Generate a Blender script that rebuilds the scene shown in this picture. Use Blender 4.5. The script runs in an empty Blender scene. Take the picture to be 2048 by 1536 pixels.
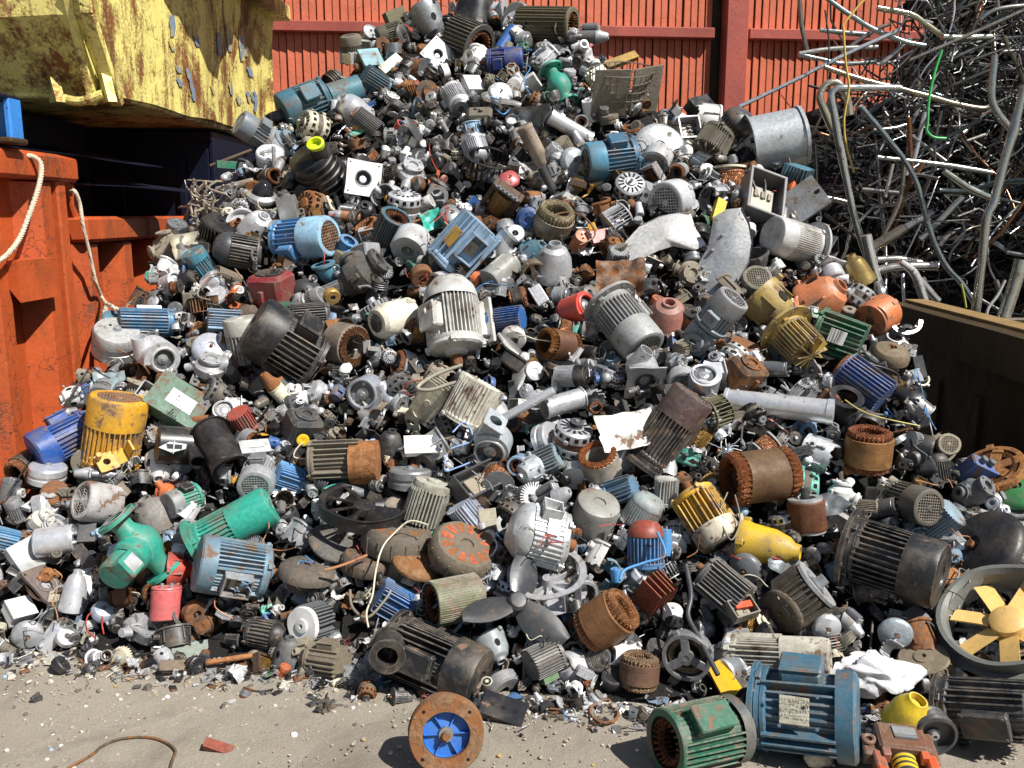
import bpy, math, random
from mathutils import Vector, Matrix, noise
R = math.radians
TAU = math.tau
RND = random.Random(7)
C = bpy.context.scene.collection

# ------------------------------------------------------------------ camera
PITCH = R(10.8); F = 1773.0; EYE = Vector((0, 0, 1.6))
cam_d = bpy.data.cameras.new('camera'); cam = bpy.data.objects.new('camera', cam_d); C.objects.link(cam)
cam.location = EYE; cam.rotation_euler = (R(90) - PITCH, 0, 0)
cam_d.sensor_width = 36; cam_d.lens = 36 * F / 2048; cam_d.clip_end = 400; cam_d.clip_start = 0.05
bpy.context.scene.camera = cam
# ------------------------------------------------------------------ light
SUN = Vector((0.52, -0.38, 0.78)).normalized()
w = bpy.data.worlds.new('World'); bpy.context.scene.world = w; w.use_nodes = True
nt = w.node_tree; sky = nt.nodes.new('ShaderNodeTexSky'); sky.sky_type = 'NISHITA'; sky.sun_disc = False
sky.sun_elevation = math.asin(SUN.z); sky.sun_rotation = math.atan2(SUN.x, SUN.y)
nt.links.new(sky.outputs[0], nt.nodes['Background'].inputs[0]); nt.nodes['Background'].inputs[1].default_value = 0.05
sl = bpy.data.lights.new('sun', 'SUN'); sl.energy = 5.0; sl.angle = R(0.5); sl.color = (1, 0.965, 0.915)
so = bpy.data.objects.new('sun', sl); C.objects.link(so); so.rotation_euler = SUN.to_track_quat('Z', 'Y').to_euler()
vs = bpy.context.scene.view_settings; vs.view_transform = 'Standard'; vs.look = 'None'; vs.exposure = 0.52; vs.gamma = 1
bpy.context.scene.cycles.max_bounces = 6; bpy.context.scene.cycles.diffuse_bounces = 2

RIGHT = Vector((1, 0, 0)); FWD = Vector((0, math.cos(PITCH), -math.sin(PITCH))); UP = Vector((0, math.sin(PITCH), math.cos(PITCH)))
def ray(px, py):                       # direction with y = 1, pixels of the 2048 x 1536 photograph
    d = FWD + RIGHT * ((px - 1024) / F) + UP * ((768 - py) / F)
    return d / d.y
def at(px, py, Y): return EYE + ray(px, py) * Y
def depth(p): return (p - EYE).dot(FWD)
def lerp_tab(tab, x):
    if x <= tab[0][0]: return tab[0][1]
    for (a, b), (c, d) in zip(tab, tab[1:]):
        if x <= c: return b + (d - b) * (x - a) / (c - a)
    return tab[-1][1]
# ------------------------------------------------------------------ the heap: a front slope, a crest, a back slope
SLOPE = 0.78
FOOT = [(-3, 3.15), (-1.7, 3.05), (-0.6, 2.9), (0, 2.74), (0.5, 2.70), (1.0, 2.62), (1.7, 2.7), (2.4, 2.75)]
CREST = [(-200, 1080), (0, 1000), (40, 940), (90, 860), (150, 770), (180, 705), (205, 645), (262, 610), (320, 500), (350, 450), (400, 410), (450, 345), (500, 270), (560, 205),
         (600, 185), (650, 180), (690, 120), (740, 72), (800, 45), (870, 15), (930, -15), (1000, -10), (1060, 20), (1140, 50), (1190, 95), (1225, 125), (1290, 170), (1330, 200),
         (1400, 222), (1480, 235), (1550, 262), (1600, 265), (1615, 375), (1640, 440), (1660, 500), (1700, 540), (1760, 580), (1810, 620), (1830, 700), (1850, 810), (1900, 895), (2000, 950), (2060, 985), (2300, 1080)]
def skin(px, py):
    r = ray(px, py); d = 4.0
    for _ in range(8):
        yf = lerp_tab(FOOT, r.x * d)
        d = (EYE.z + SLOPE * yf) / (SLOPE - r.z)
    p = EYE + r * d
    if p.z < 0 and r.z < 0: p = EYE + r * (EYE.z / -r.z)
    return p
def at_height(px, py, h):
    r = ray(px, py); return EYE + r * ((EYE.z - h) / -r.z)

# ------------------------------------------------------------------ materials
MATS = {}
class N:
    def __init__(s, name):
        s.m = bpy.data.materials.new(name); s.m.use_nodes = True; s.t = s.m.node_tree; s.b = s.t.nodes['Principled BSDF']
        MATS[name] = s.m
    def n(s, kind, **k):
        x = s.t.nodes.new(kind)
        for a, v in k.items():
            if a[0] == '_': x.inputs[a[1:] if not a[1:].isdigit() else int(a[1:])].default_value = v
            else: setattr(x, a, v)
        return x
    def l(s, a, b): s.t.links.new(a, b)
    def coords(s, rnd=True):
        tc = s.n('ShaderNodeTexCoord').outputs['Object']
        if not rnd: return tc
        oi = s.n('ShaderNodeObjectInfo'); m = s.n('ShaderNodeVectorMath', operation='MULTIPLY_ADD')
        s.l(oi.outputs['Random'], m.inputs[0]); m.inputs[1].default_value = (37, 51, 23); s.l(tc, m.inputs[2])
        return m.outputs[0]
    def noise(s, vec, scale, detail=4, rough=.55, dist=0):
        x = s.n('ShaderNodeTexNoise', _Scale=scale, _Detail=detail, _Roughness=rough, _Distortion=dist); s.l(vec, x.inputs['Vector']); return x.outputs['Fac']
    def ramp(s, fac, lo, hi, a=0., b=1.):
        x = s.n('ShaderNodeMapRange'); x.inputs[1].default_value = lo; x.inputs[2].default_value = hi; x.inputs[3].default_value = a; x.inputs[4].default_value = b
        s.l(fac, x.inputs[0]); return x.outputs[0]
    def mix(s, fac, a, b, mode='MIX'):
        x = s.n('ShaderNodeMix', data_type='RGBA', blend_type=mode)
        for sock, v in ((x.inputs[0], fac), (x.inputs[6], a), (x.inputs[7], b)):
            if isinstance(v, (int, float)): sock.default_value = v
            elif isinstance(v, tuple): sock.default_value = (*v, 1)
            else: s.l(v, sock)
        return x.outputs[2]
    def math(s, op, a, b):
        x = s.n('ShaderNodeMath', operation=op)
        for i, v in enumerate((a, b)):
            if isinstance(v, (int, float)): x.inputs[i].default_value = v
            else: s.l(v, x.inputs[i])
        return x.outputs[0]
    def bump(s, h, strength, dist=.004):
        x = s.n('ShaderNodeBump', _Strength=strength, _Distance=dist); s.l(h, x.inputs['Height']); s.l(x.outputs[0], s.b.inputs['Normal'])
    def out(s, col=None, rough=None, metal=None):
        for nm, v in (('Base Color', col), ('Roughness', rough), ('Metallic', metal)):
            if v is None: continue
            if isinstance(v, (int, float)): s.b.inputs[nm].default_value = v
            elif isinstance(v, tuple): s.b.inputs[nm].default_value = (*v, 1)
            else: s.l(v, s.b.inputs[nm])

def surface(name, edge=0., metal=0., rough=.45, dirt=.5, dirtcol=(.13, .105, .075), rust=.5, chipcol=(.115, .066, .042), vary=.35, bump=.25, k=1., base=None, spec=.5):
    m = N(name); v = m.coords()
    oc = m.n('ShaderNodeObjectInfo').outputs['Color'] if base is None else base
    big = m.noise(v, 9 * k, 5, .6); fine = m.noise(v, 60 * k, 5, .65); mid = m.noise(v, 24 * k, 4, .6, .6)
    val = m.ramp(fine, .25, .75, 1 - vary, 1 + vary * .5)
    col = m.mix(1.0, oc, val, 'MULTIPLY')
    dfac = m.ramp(m.math('ADD', big, m.math('MULTIPLY', fine, .35)), .62, .86, 0., dirt)
    col = m.mix(dfac, col, dirtcol)
    cf = m.ramp(m.math('ADD', mid, m.math('MULTIPLY', big, .5)), .93 - .22 * rust, .99 - .2 * rust, 0., 1.)
    col = m.mix(cf, col, m.mix(fine, chipcol, tuple(min(1, c * 1.8) for c in chipcol)))
    if edge:                                                        # paint rubbed off the corners
        bv = m.n('ShaderNodeBevel', samples=3); bv.inputs['Radius'].default_value = .0045; ge = m.n('ShaderNodeNewGeometry'); dt = m.n('ShaderNodeVectorMath', operation='DOT_PRODUCT'); m.l(bv.outputs[0], dt.inputs[0]); m.l(ge.outputs['Normal'], dt.inputs[1])
        ef = m.math('MULTIPLY', m.ramp(dt.outputs['Value'], .995, .93, 0., edge), m.ramp(mid, .38, .56)); col = m.mix(ef, col, m.mix(fine, (.16, .12, .085), (.42, .38, .33)))
    m.out(col, m.math('ADD', m.ramp(big, .3, .7, rough - .08, rough + .14), m.math('MULTIPLY', cf, .25)), m.math('MULTIPLY', m.math('SUBTRACT', 1, m.math('MAXIMUM', dfac, cf)), metal) if metal else 0.)
    m.b.inputs['Specular IOR Level'].default_value = spec
    m.bump(m.math('ADD', fine, m.math('MULTIPLY', cf, -.7)), bump)
    return m.m
surface('paint', edge=.9, rough=.45, dirt=.65, rust=.22)
surface('paint_worn', edge=1., rough=.5, dirt=.75, rust=.52, bump=.4)
surface('paint_clean', rough=.36, dirt=.3, rust=-.1, vary=.2)
surface('cast', edge=.4, metal=.4, rough=.42, dirt=.5, dirtcol=(.17, .15, .125), rust=.12, chipcol=(.10, .085, .065), vary=.45, bump=.35)
surface('metal', metal=.6, rough=.3, dirt=.35, dirtcol=(.2, .18, .15), rust=.05, chipcol=(.12, .1, .08), vary=.25, bump=.12)
surface('plastic', rough=.36, dirt=.3, rust=0., vary=.2, bump=.1)
surface('rusty', rough=.8, dirt=.4, rust=.9, chipcol=(.15, .062, .022), vary=.6, bump=.6)
surface('dusty', rough=.75, dirt=.85, rust=.2, chipcol=(.13, .09, .06), vary=.5, bump=.5)
surface('dark', rough=.7, dirt=.2, rust=0., vary=.3, base=(.006, .006, .007), spec=.2)  # near-black stands in for the shade inside holes, vents and bores
def m_print():
    m = N('printed_plate'); v = m.coords(); oc = m.n('ShaderNodeObjectInfo').outputs['Color']; mp = m.n('ShaderNodeMapping'); mp.inputs['Scale'].default_value = (1, 150, 260); m.l(v, mp.inputs[0])
    a = m.noise(mp.outputs[0], 1., 2); mp2 = m.n('ShaderNodeMapping'); mp2.inputs['Scale'].default_value = (1, 120, 6); m.l(v, mp2.inputs[0]); b = m.noise(mp2.outputs[0], 1., 1); f = m.math('MULTIPLY', m.ramp(a, .47, .53), m.ramp(b, .48, .54)); g = m.noise(v, 22, 5)
    m.out(m.mix(m.ramp(g, .5, .75, 0, .6), m.mix(m.math('MULTIPLY', f, .8), oc, (.05, .05, .05)), (.2, .16, .11)), .45, .2)
m_print()
def m_copper():
    m = N('winding'); v = m.coords(); oc = m.n('ShaderNodeObjectInfo').outputs['Color']
    f = m.noise(v, 70, 5, .7); g = m.noise(v, 14, 3)
    wv = m.n('ShaderNodeTexWave', _Scale=120, _Distortion=9, _Detail=2); m.l(v, wv.inputs['Vector'])
    col = m.mix(m.ramp(f, .3, .7), m.mix(1, oc, (.45, .35, .3), 'MULTIPLY'), oc); col = m.mix(m.ramp(g, .55, .8, 0, .6), col, (.05, .03, .02))
    m.out(col, .38, .45); m.bump(m.math('ADD', wv.outputs['Fac'], f), .8, .006)
m_copper()
def m_lam():
    m = N('lamination'); v = m.coords(); oc = m.n('ShaderNodeObjectInfo').outputs['Color']
    mp = m.n('ShaderNodeMapping'); mp.inputs['Scale'].default_value = (1, 1, 40); m.l(v, mp.inputs[0])
    st = m.noise(mp.outputs[0], 12, 3, .7); g = m.noise(v, 11, 5, .65); f = m.noise(v, 70, 4)
    col = m.mix(m.ramp(g, .35, .7), oc, m.mix(1, oc, (.38, .3, .25), 'MULTIPLY')); col = m.mix(m.ramp(st, .4, .65, 0, .45), col, (.04, .03, .025))
    m.out(col, m.ramp(g, .3, .7, .45, .75), .15); m.bump(m.math('ADD', st, f), .5)
m_lam()
def m_glass():
    m = N('clear_plastic'); m.out((.9, .92, .93), .12, 0); m.b.inputs['Transmission Weight'].default_value = .85; m.b.inputs['IOR'].default_value = 1.15
m_glass()
def m_smoke():
    m = N('dark_dome'); m.out((.03, .03, .035), .05, 0); m.b.inputs['Transmission Weight'].default_value = .4
m_smoke()

# ------------------------------------------------------------------ mesh builder
class MB:
    def __init__(s): s.v = []; s.f = []
    def add(s, vs, fs, M=None):
        o = len(s.v); s.v += [tuple(M @ Vector(p)) for p in vs] if M is not None else [tuple(p) for p in vs]
        s.f += [tuple(i + o for i in f) for f in fs]; return s
    def lathe(s, prof, n=24, M=None, a0=0., a1=TAU):
        full = a1 - a0 > TAU - 1e-4; m = n if full else n + 1; vs = []; rows = []
        for r, z in prof:
            if r < 1e-6: rows.append([len(vs)] * m); vs.append((0, 0, z))
            else:
                rows.append(list(range(len(vs), len(vs) + m)))
                vs += [(r * math.cos(a0 + (a1 - a0) * i / n), r * math.sin(a0 + (a1 - a0) * i / n), z) for i in range(m)]
        fs = []
        for A, B in zip(rows, rows[1:]):
            for i in range(n):
                j = (i + 1) % m; q = []
                for k in (A[i], A[j], B[j], B[i]):
                    if k not in q: q.append(k)
                if len(q) > 2: fs.append(q)
        return s.add(vs, fs, M)
    def box(s, c, size, bev=None, M=None):
        x, y, z = (a / 2 for a in size); b = min(x, y, z) * .22 if bev is None else min(bev, min(x, y, z) * .9)
        vs = []; idx = {}
        for sx in (-1, 1):
            for sy in (-1, 1):
                for sz in (-1, 1):
                    for ax in range(3):
                        p = [sx * x, sy * y, sz * z]
                        for o in range(3):
                            if o != ax: p[o] -= (sx, sy, sz)[o] * b
                        idx[sx, sy, sz, ax] = len(vs); vs.append((p[0] + c[0], p[1] + c[1], p[2] + c[2]))
        g = lambda *k: idx[k]; fs = []
        for sg in (-1, 1):
            fs.append((g(sg, -1, -1, 0), g(sg, 1, -1, 0), g(sg, 1, 1, 0), g(sg, -1, 1, 0))[::sg])
            fs.append((g(-1, sg, -1, 1), g(-1, sg, 1, 1), g(1, sg, 1, 1), g(1, sg, -1, 1))[::sg])
            fs.append((g(-1, -1, sg, 2), g(1, -1, sg, 2), g(1, 1, sg, 2), g(-1, 1, sg, 2))[::sg])
        for a in (-1, 1):
            for b2 in (-1, 1):
                e = a * b2
                fs.append((g(a, b2, -1, 0), g(a, b2, -1, 1), g(a, b2, 1, 1), g(a, b2, 1, 0))[::e])
                fs.append((g(a, -1, b2, 2), g(a, -1, b2, 0), g(a, 1, b2, 0), g(a, 1, b2, 2))[::e])
                fs.append((g(-1, a, b2, 1), g(-1, a, b2, 2), g(1, a, b2, 2), g(1, a, b2, 1))[::e])
                for c2 in (-1, 1): fs.append((g(a, b2, c2, 0), g(a, b2, c2, 1), g(a, b2, c2, 2))[::a * b2 * c2])
        return s.add(vs, fs, M)
    def bar(s, p0, p1, w_, h, up=(0, 0, 1), bev=None):
        p0 = Vector(p0); p1 = Vector(p1); x = (p1 - p0); L = x.length; x = x / L; u = Vector(up)
        if abs(u.dot(x)) > .95: u = Vector((1, 0, 0)) if abs(x.x) < .9 else Vector((0, 1, 0))
        y = u.cross(x).normalized(); z = x.cross(y)
        M = Matrix((x, y, z)).transposed().to_4x4(); M.translation = (p0 + p1) / 2
        return s.box((0, 0, 0), (L, w_, h), bev, M)
    def cyl(s, p0, p1, r, n=14, r1=None, ch=.12):
        p0 = Vector(p0); p1 = Vector(p1); d = p1 - p0; L = d.length; M = d.to_track_quat('Z', 'Y').to_matrix().to_4x4(); M.translation = p0
        r1 = r if r1 is None else r1; c = min(r, r1, L) * ch
        return s.lathe([(0, 0), (r - c, 0), (r, c), (r1, L - c), (r1 - c, L), (0, L)], n, M)
    def pipe(s, p0, p1, r, ri, n=18, r1=None):            # a hollow cylinder, open at p1
        p0 = Vector(p0); p1 = Vector(p1); d = p1 - p0; L = d.length; M = d.to_track_quat('Z', 'Y').to_matrix().to_4x4(); M.translation = p0
        r1 = r1 or r; k = ri / r
        return s.lathe([(0, 0), (r, 0), (r1, L * .98), (r1 * .98, L), (r1 * k, L), (r1 * k * .98, L * .97), (ri * .95, L * .1), (0, L * .1)], n, M)
    def tube(s, pts, r, n=7, cap=True):
        pts = [Vector(p) for p in pts]; k = len(pts); T = [((pts[min(i + 1, k - 1)] - pts[max(i - 1, 0)]).normalized()) for i in range(k)]
        u = T[0].orthogonal().normalized(); vs = []; fs = []
        for i in range(k):
            u = (u - u.dot(T[i]) * T[i]); u = u.normalized() if u.length > 1e-6 else T[i].orthogonal().normalized(); b = T[i].cross(u)
            ri = r[i] if isinstance(r, (list, tuple)) else r
            vs += [pts[i] + (u * math.cos(TAU * j / n) + b * math.sin(TAU * j / n)) * ri for j in range(n)]
        for i in range(k - 1):
            for j in range(n): fs.append((i * n + j, i * n + (j + 1) % n, (i + 1) * n + (j + 1) % n, (i + 1) * n + j))
        if cap: fs.append(tuple(range(n))[::-1]); fs.append(tuple(range((k - 1) * n, k * n)))
        return s.add(vs, fs)
    def torus(s, Rr, r, n=28, m=8, M=None, a0=0., a1=TAU):
        prof = [(Rr + r * math.cos(TAU * i / m), r * math.sin(TAU * i / m)) for i in range(m + 1)]
        return s.lathe(prof, n, M, a0, a1)
    def prism(s, poly, z0, z1, M=None):
        k = len(poly); vs = [(x, y, z0) for x, y in poly] + [(x, y, z1) for x, y in poly]
        fs = [tuple(range(k))[::-1], tuple(range(k, 2 * k))] + [(i, (i + 1) % k, k + (i + 1) % k, k + i) for i in range(k)]
        return s.add(vs, fs, M)
    def holed(s, fn, rh, z0, z1, n=48, M=None, c=(0, 0)):      # a plate of outline r = fn(angle) with a round hole
        vs = []
        for i in range(n):
            a = TAU * i / n; r = fn(a); ca, sa = math.cos(a), math.sin(a)
            vs += [(r * ca, r * sa, z0), (r * ca, r * sa, z1), (rh * ca + c[0], rh * sa + c[1], z1), (rh * ca + c[0], rh * sa + c[1], z0)]
        fs = []
        for i in range(n):
            j = (i + 1) % n
            for q in range(4): fs.append((4 * i + q, 4 * j + q, 4 * j + (q + 1) % 4, 4 * i + (q + 1) % 4))
        return s.add(vs, fs, M)
    def finned(s, r0, tip, n, z0, z1, duty=.4, skip=None, M=None, bore=None):
        poly = []
        for i in range(n):
            a = TAU * i / n; p = TAU / n; t = tip(a); hsh = math.sin(i * 12.9898 + n * 3.1) * 43758.5453 % 1; t = r0 + (t - r0) * (1 if hsh > .13 else .25 + 4 * hsh)
            if skip and skip(a): t = r0 * 1.02
            for da, r in ((-.5, r0), (-duty * .5 - .06, r0), (-duty * .36, t), (duty * .36, t), (duty * .5 + .06, r0)):
                poly.append((r * math.cos(a + da * p), r * math.sin(a + da * p)))
        if bore:
            k = len(poly); q = [(bore * x / math.hypot(x, y), bore * y / math.hypot(x, y)) for x, y in poly]; vs = [(x, y, z) for z in (z0, z1) for P in (poly, q) for x, y in P]; fs = []
            for i in range(k): j = (i + 1) % k; fs += [(i, j, 2 * k + j, 2 * k + i), (k + i, 3 * k + i, 3 * k + j, k + j), (i, k + i, k + j, j), (2 * k + i, 2 * k + j, 3 * k + j, 3 * k + i)]
            return s.add(vs, fs, M)
        return s.prism(poly, z0, z1, M)
    def grille(s, rg, z, step, w_, th):
        k = int(rg / step)
        for i in range(-k, k + 1):
            c = i * step; h = math.sqrt(max(rg * rg - c * c, 0))
            if h < step * .4: continue
            s.box((c, 0, z), (w_, 2 * h, th), 0); s.box((0, c, z - th * .12), (2 * h, w_, th), 0)
        return s
    def rings(s, rg, z, k, spokes, w_, th):
        for i in range(1, k + 1):
            r = rg * i / (k + .5); s.lathe([(r - w_ / 2, z - th / 2), (r + w_ / 2, z - th / 2), (r + w_ / 2, z + th / 2), (r - w_ / 2, z + th / 2), (r - w_ / 2, z - th / 2)], 28)
        for i in range(spokes):
            a = TAU * i / spokes; s.bar((rg * .1 * math.cos(a), rg * .1 * math.sin(a), z), (rg * math.cos(a), rg * math.sin(a), z), w_, th * .8)
        return s
    def mesh(s, name, dent=None, flat=False, ang=32):
        vs = s.v
        if dent:
            amp, fr, sd = dent; o = Vector((sd, sd * 1.7, -sd))
            vs = [tuple(Vector(p) + noise.noise_vector(Vector(p) * fr + o) * amp) for p in vs]
        me = bpy.data.meshes.new(name); me.from_pydata(vs, [], s.f); me.update()
        import bmesh
        bm = bmesh.new(); bm.from_mesh(me); bmesh.ops.recalc_face_normals(bm, faces=bm.faces); bm.to_mesh(me); bm.free()
        if not flat:
            me.shade_smooth(); me.set_sharp_from_angle(angle=R(ang))
        return me

def setcol(o, c): o.color = (*c, 1)
def obj(name, mb, mat, parent=None, col=(.5, .5, .5), dent=None, flat=False, ang=32):
    me = mb.mesh(name, dent, flat, ang); me.materials.append(MATS[mat])
    o = bpy.data.objects.new(name, me); C.objects.link(o); o.parent = parent; setcol(o, col); return o
def tag(o, label=None, cat=None, group=None, kind=None):
    for k, v in (('label', label), ('category', cat), ('group', group), ('kind', kind)):
        if v: o[k] = v
    return o
class T:
    """one thing: an Empty that parents its parts"""
    def __init__(s, name, col=(.3, .3, .3), dent=None, n=24):
        s.root = bpy.data.objects.new(name, None); C.objects.link(s.root); s.root.empty_display_size = .05
        s.col = col; s.dent = dent; s.n = n; s.parts = []
    def part(s, name, mb, mat='paint', col=None, parent=None, ang=32):
        o = obj(name, mb, mat, parent or s.root, col or s.col, s.dent, ang=ang); s.parts.append(o); return o
KIDS = {}
def copy_tree(o, parent=None):
    c = o.copy(); C.objects.link(c); c.parent = parent
    for ch in KIDS.get(o.name) or [k for k in o.children]: copy_tree(ch, c)
    return c

K = dict(blue=(.03, .115, .36), bblue=(.075, .27, .55), lblue=(.27, .42, .58), teal=(.06, .20, .28), sblue=(.15, .27, .36), navy=(.02, .06, .13), pump=(.03, .33, .24), green=(.025, .15, .085), mint=(.12, .6, .47),
         yellow=(.68, .36, .03), ochre=(.40, .24, .045), byellow=(.8, .52, .02), red=(.5, .05, .035), pink=(.58, .2, .18), orange=(.65, .15, .035), black=(.014, .014, .016), dgrey=(.05, .052, .056), mgrey=(.14, .145, .15),
         grey=(.27, .28, .29), lgrey=(.48, .49, .50), silver=(.72, .73, .75), white=(.8, .79, .76), cream=(.68, .63, .47), rust=(.19, .082, .035), rorange=(.34, .14, .045), brown=(.11, .065, .04), tan=(.30, .255, .19), olive=(.16, .15, .08),
         copper=(.52, .235, .11), gold=(.5, .3, .08), dpink=(.42, .18, .14), galv=(.52, .56, .58), taupe=(.2, .18, .14), redbrown=(.28, .06, .035))
# ------------------------------------------------------------------ builders: +Z is the axis (fan or face end), +X the top
def copy_thing(t, M, cols=None):
    r = t.root.copy(); C.objects.link(r); r.matrix_world = M; mp = {t.root: r}; out = []
    for p in t.parts:
        c = p.copy(); C.objects.link(c); c.parent = mp[p.parent]; mp[p] = c; out.append(c)
        if cols and p.get('recol'): setcol(c, cols)
    return r, out
def rot_x(a): return Matrix.Rotation(a, 4, 'X')
def rot_y(a): return Matrix.Rotation(a, 4, 'Y')
def rot_z(a): return Matrix.Rotation(a, 4, 'Z')
def mv(x, y, z): return Matrix.Translation((x, y, z))
def sqtip(Rr, flat=.9):
    return lambda a: min(Rr * flat / max(abs(math.cos(a)), abs(math.sin(a))), Rr * 1.12)
def rrect(hx, hy):
    return lambda a: min(hx / max(abs(math.cos(a)), 1e-6), hy / max(abs(math.sin(a)), 1e-6))

def bolt_ring(mb, Rr, z, k, rb, h=None, a0=.4):
    for i in range(k):
        a = a0 + TAU * i / k; mb.lathe([(0, z + (h or rb)), (rb, z + (h or rb)), (rb, z - rb), (0, z - rb)], 6, mv(Rr * math.cos(a), Rr * math.sin(a), 0))
    return mb

def cowl_part(t, Rc, z0, z1, style, col=None, mat='paint', n=28, barcol=None, parent=None):
    rg = Rc * .74; mb = MB(); e = (z1 - z0)
    if style == 'closed':
        mb.lathe([(Rc, z0), (Rc, z1 - e * .15), (Rc * .94, z1 - e * .03), (Rc * .86, z1), (Rc * .3, z1), (Rc * .27, z1 - e * .06), (0, z1 - e * .06)], n)
        return t.part('fan_cowl', mb, mat, col, parent)
    if style == 'slots':
        mb.lathe([(Rc, z0), (Rc, z1 - e * .3), (Rc * .9, z1 - e * .08), (Rc * .72, z1), (0, z1)], n)
        c = t.part('fan_cowl', mb, mat, col, parent); g = MB()
        for i in range(-4, 5):
            h = math.sqrt(max((Rc * .5) ** 2 - (i * Rc * .11) ** 2, 0)); g.box((i * Rc * .11, 0, z1 + e * .002), (Rc * .05, 2 * h, e * .02), 0)
        t.part('vent', g, 'dark', (.02, .02, .02), c); return c
    mb.lathe([(Rc * .97, z0), (Rc, z0 + e * .02), (Rc, z1 - e * .14), (Rc * .95, z1 - e * .03), (Rc * .88, z1), (rg, z1), (rg, z1 - e * .07), (rg * 1.12, z1 - e * .1), (rg * 1.12, z0 + e * .3), (0, z0 + e * .3)], n)
    c = t.part('fan_cowl', mb, mat, col, parent); g = MB()
    if style == 'grid': g.grille(rg * 1.02, z1 - e * .04, rg * .19, rg * .055, e * .03)
    else: g.rings(rg * 1.02, z1 - e * .04, 5, 8, rg * .045, e * .03)
    g.lathe([(0, z1 - e * .005), (rg * .17, z1 - e * .01), (rg * .2, z1 - e * .06), (0, z1 - e * .06)], 12)
    t.part('grille', g, mat, barcol or col or t.col, c)
    f = MB()
    for i in range(7): f.box((rg * .58, 0, z1 - e * .35), (rg * .8, rg * .04, e * .3), 0, rot_z(TAU * i / 7))
    f.lathe([(0, z1 - e * .2), (rg * .22, z1 - e * .22), (rg * .24, z1 - e * .5), (0, z1 - e * .5)], 12)
    t.part('fan', f, 'plastic', K['black'], c)
    return c

def junction_box(t, c, size, parent=None, col=None, M=None, opened=False, mat='paint', name='terminal_box'):
    x, y, z = size; b = MB()                                       # lid towards +X
    if not opened:
        b.box((c[0] - x * .12, c[1], c[2]), (x * .76, y, z), min(size) * .12, M)
        o = t.part(name, b, mat, col, parent); l = MB()
        l.box((c[0] + x * .37, c[1], c[2]), (x * .2, y * 1.06, z * 1.06), min(size) * .1, M)
        for sy in (-1, 1):
            for sz in (-1, 1): l.cyl((c[0] + x * .44, c[1] + sy * y * .43, c[2] + sz * z * .43), (c[0] + x * .51, c[1] + sy * y * .43, c[2] + sz * z * .43), y * .05, 7)
        t.part('lid', l, mat, col, o)
    else:
        th = y * .08
        b.box((c[0] - x * .42, c[1], c[2]), (x * .16, y, z), None, M)
        for s in (-1, 1):
            b.box((c[0], c[1] + s * (y - th) / 2, c[2]), (x, th, z), th * .2, M); b.box((c[0], c[1], c[2] + s * (z - th) / 2), (x * .985, y * .985, th), th * .2, M)
        o = t.part(name, b, mat, col, parent); l = MB()
        l.box((c[0] - x * .18, c[1], c[2]), (x * .3, y * .6, z * .5), None, M)
        for i in range(3): l.cyl((c[0] - x * .05, c[1] + (i - 1) * y * .18, c[2]), (c[0] + x * .3, c[1] + (i - 1) * y * .18, c[2]), y * .05, 7)
        t.part('terminal_block', l, 'plastic', K['tan'], o); l = MB()
        r = random.Random(int(abs(c[2]) * 1e5) + len(t.parts))
        for i in range(4):
            p = Vector((c[0], c[1] + r.uniform(-.2, .2) * y, c[2])); q = p + Vector((x * r.uniform(.6, 1.1), y * r.uniform(-.5, .5), z * r.uniform(-.5, .5))); e = q + Vector((r.uniform(-.2, .5) * x, r.uniform(-.6, .6) * y, r.uniform(-.6, .6) * z))
            l.tube([p, p.lerp(q, .5) + Vector((x * .2, 0, 0)), q, e], y * .025, 5)
        t.part('lead_wire', l, 'plastic', r.choice([K['black'], K['red'], K['lblue']]), o)
    return o

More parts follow.
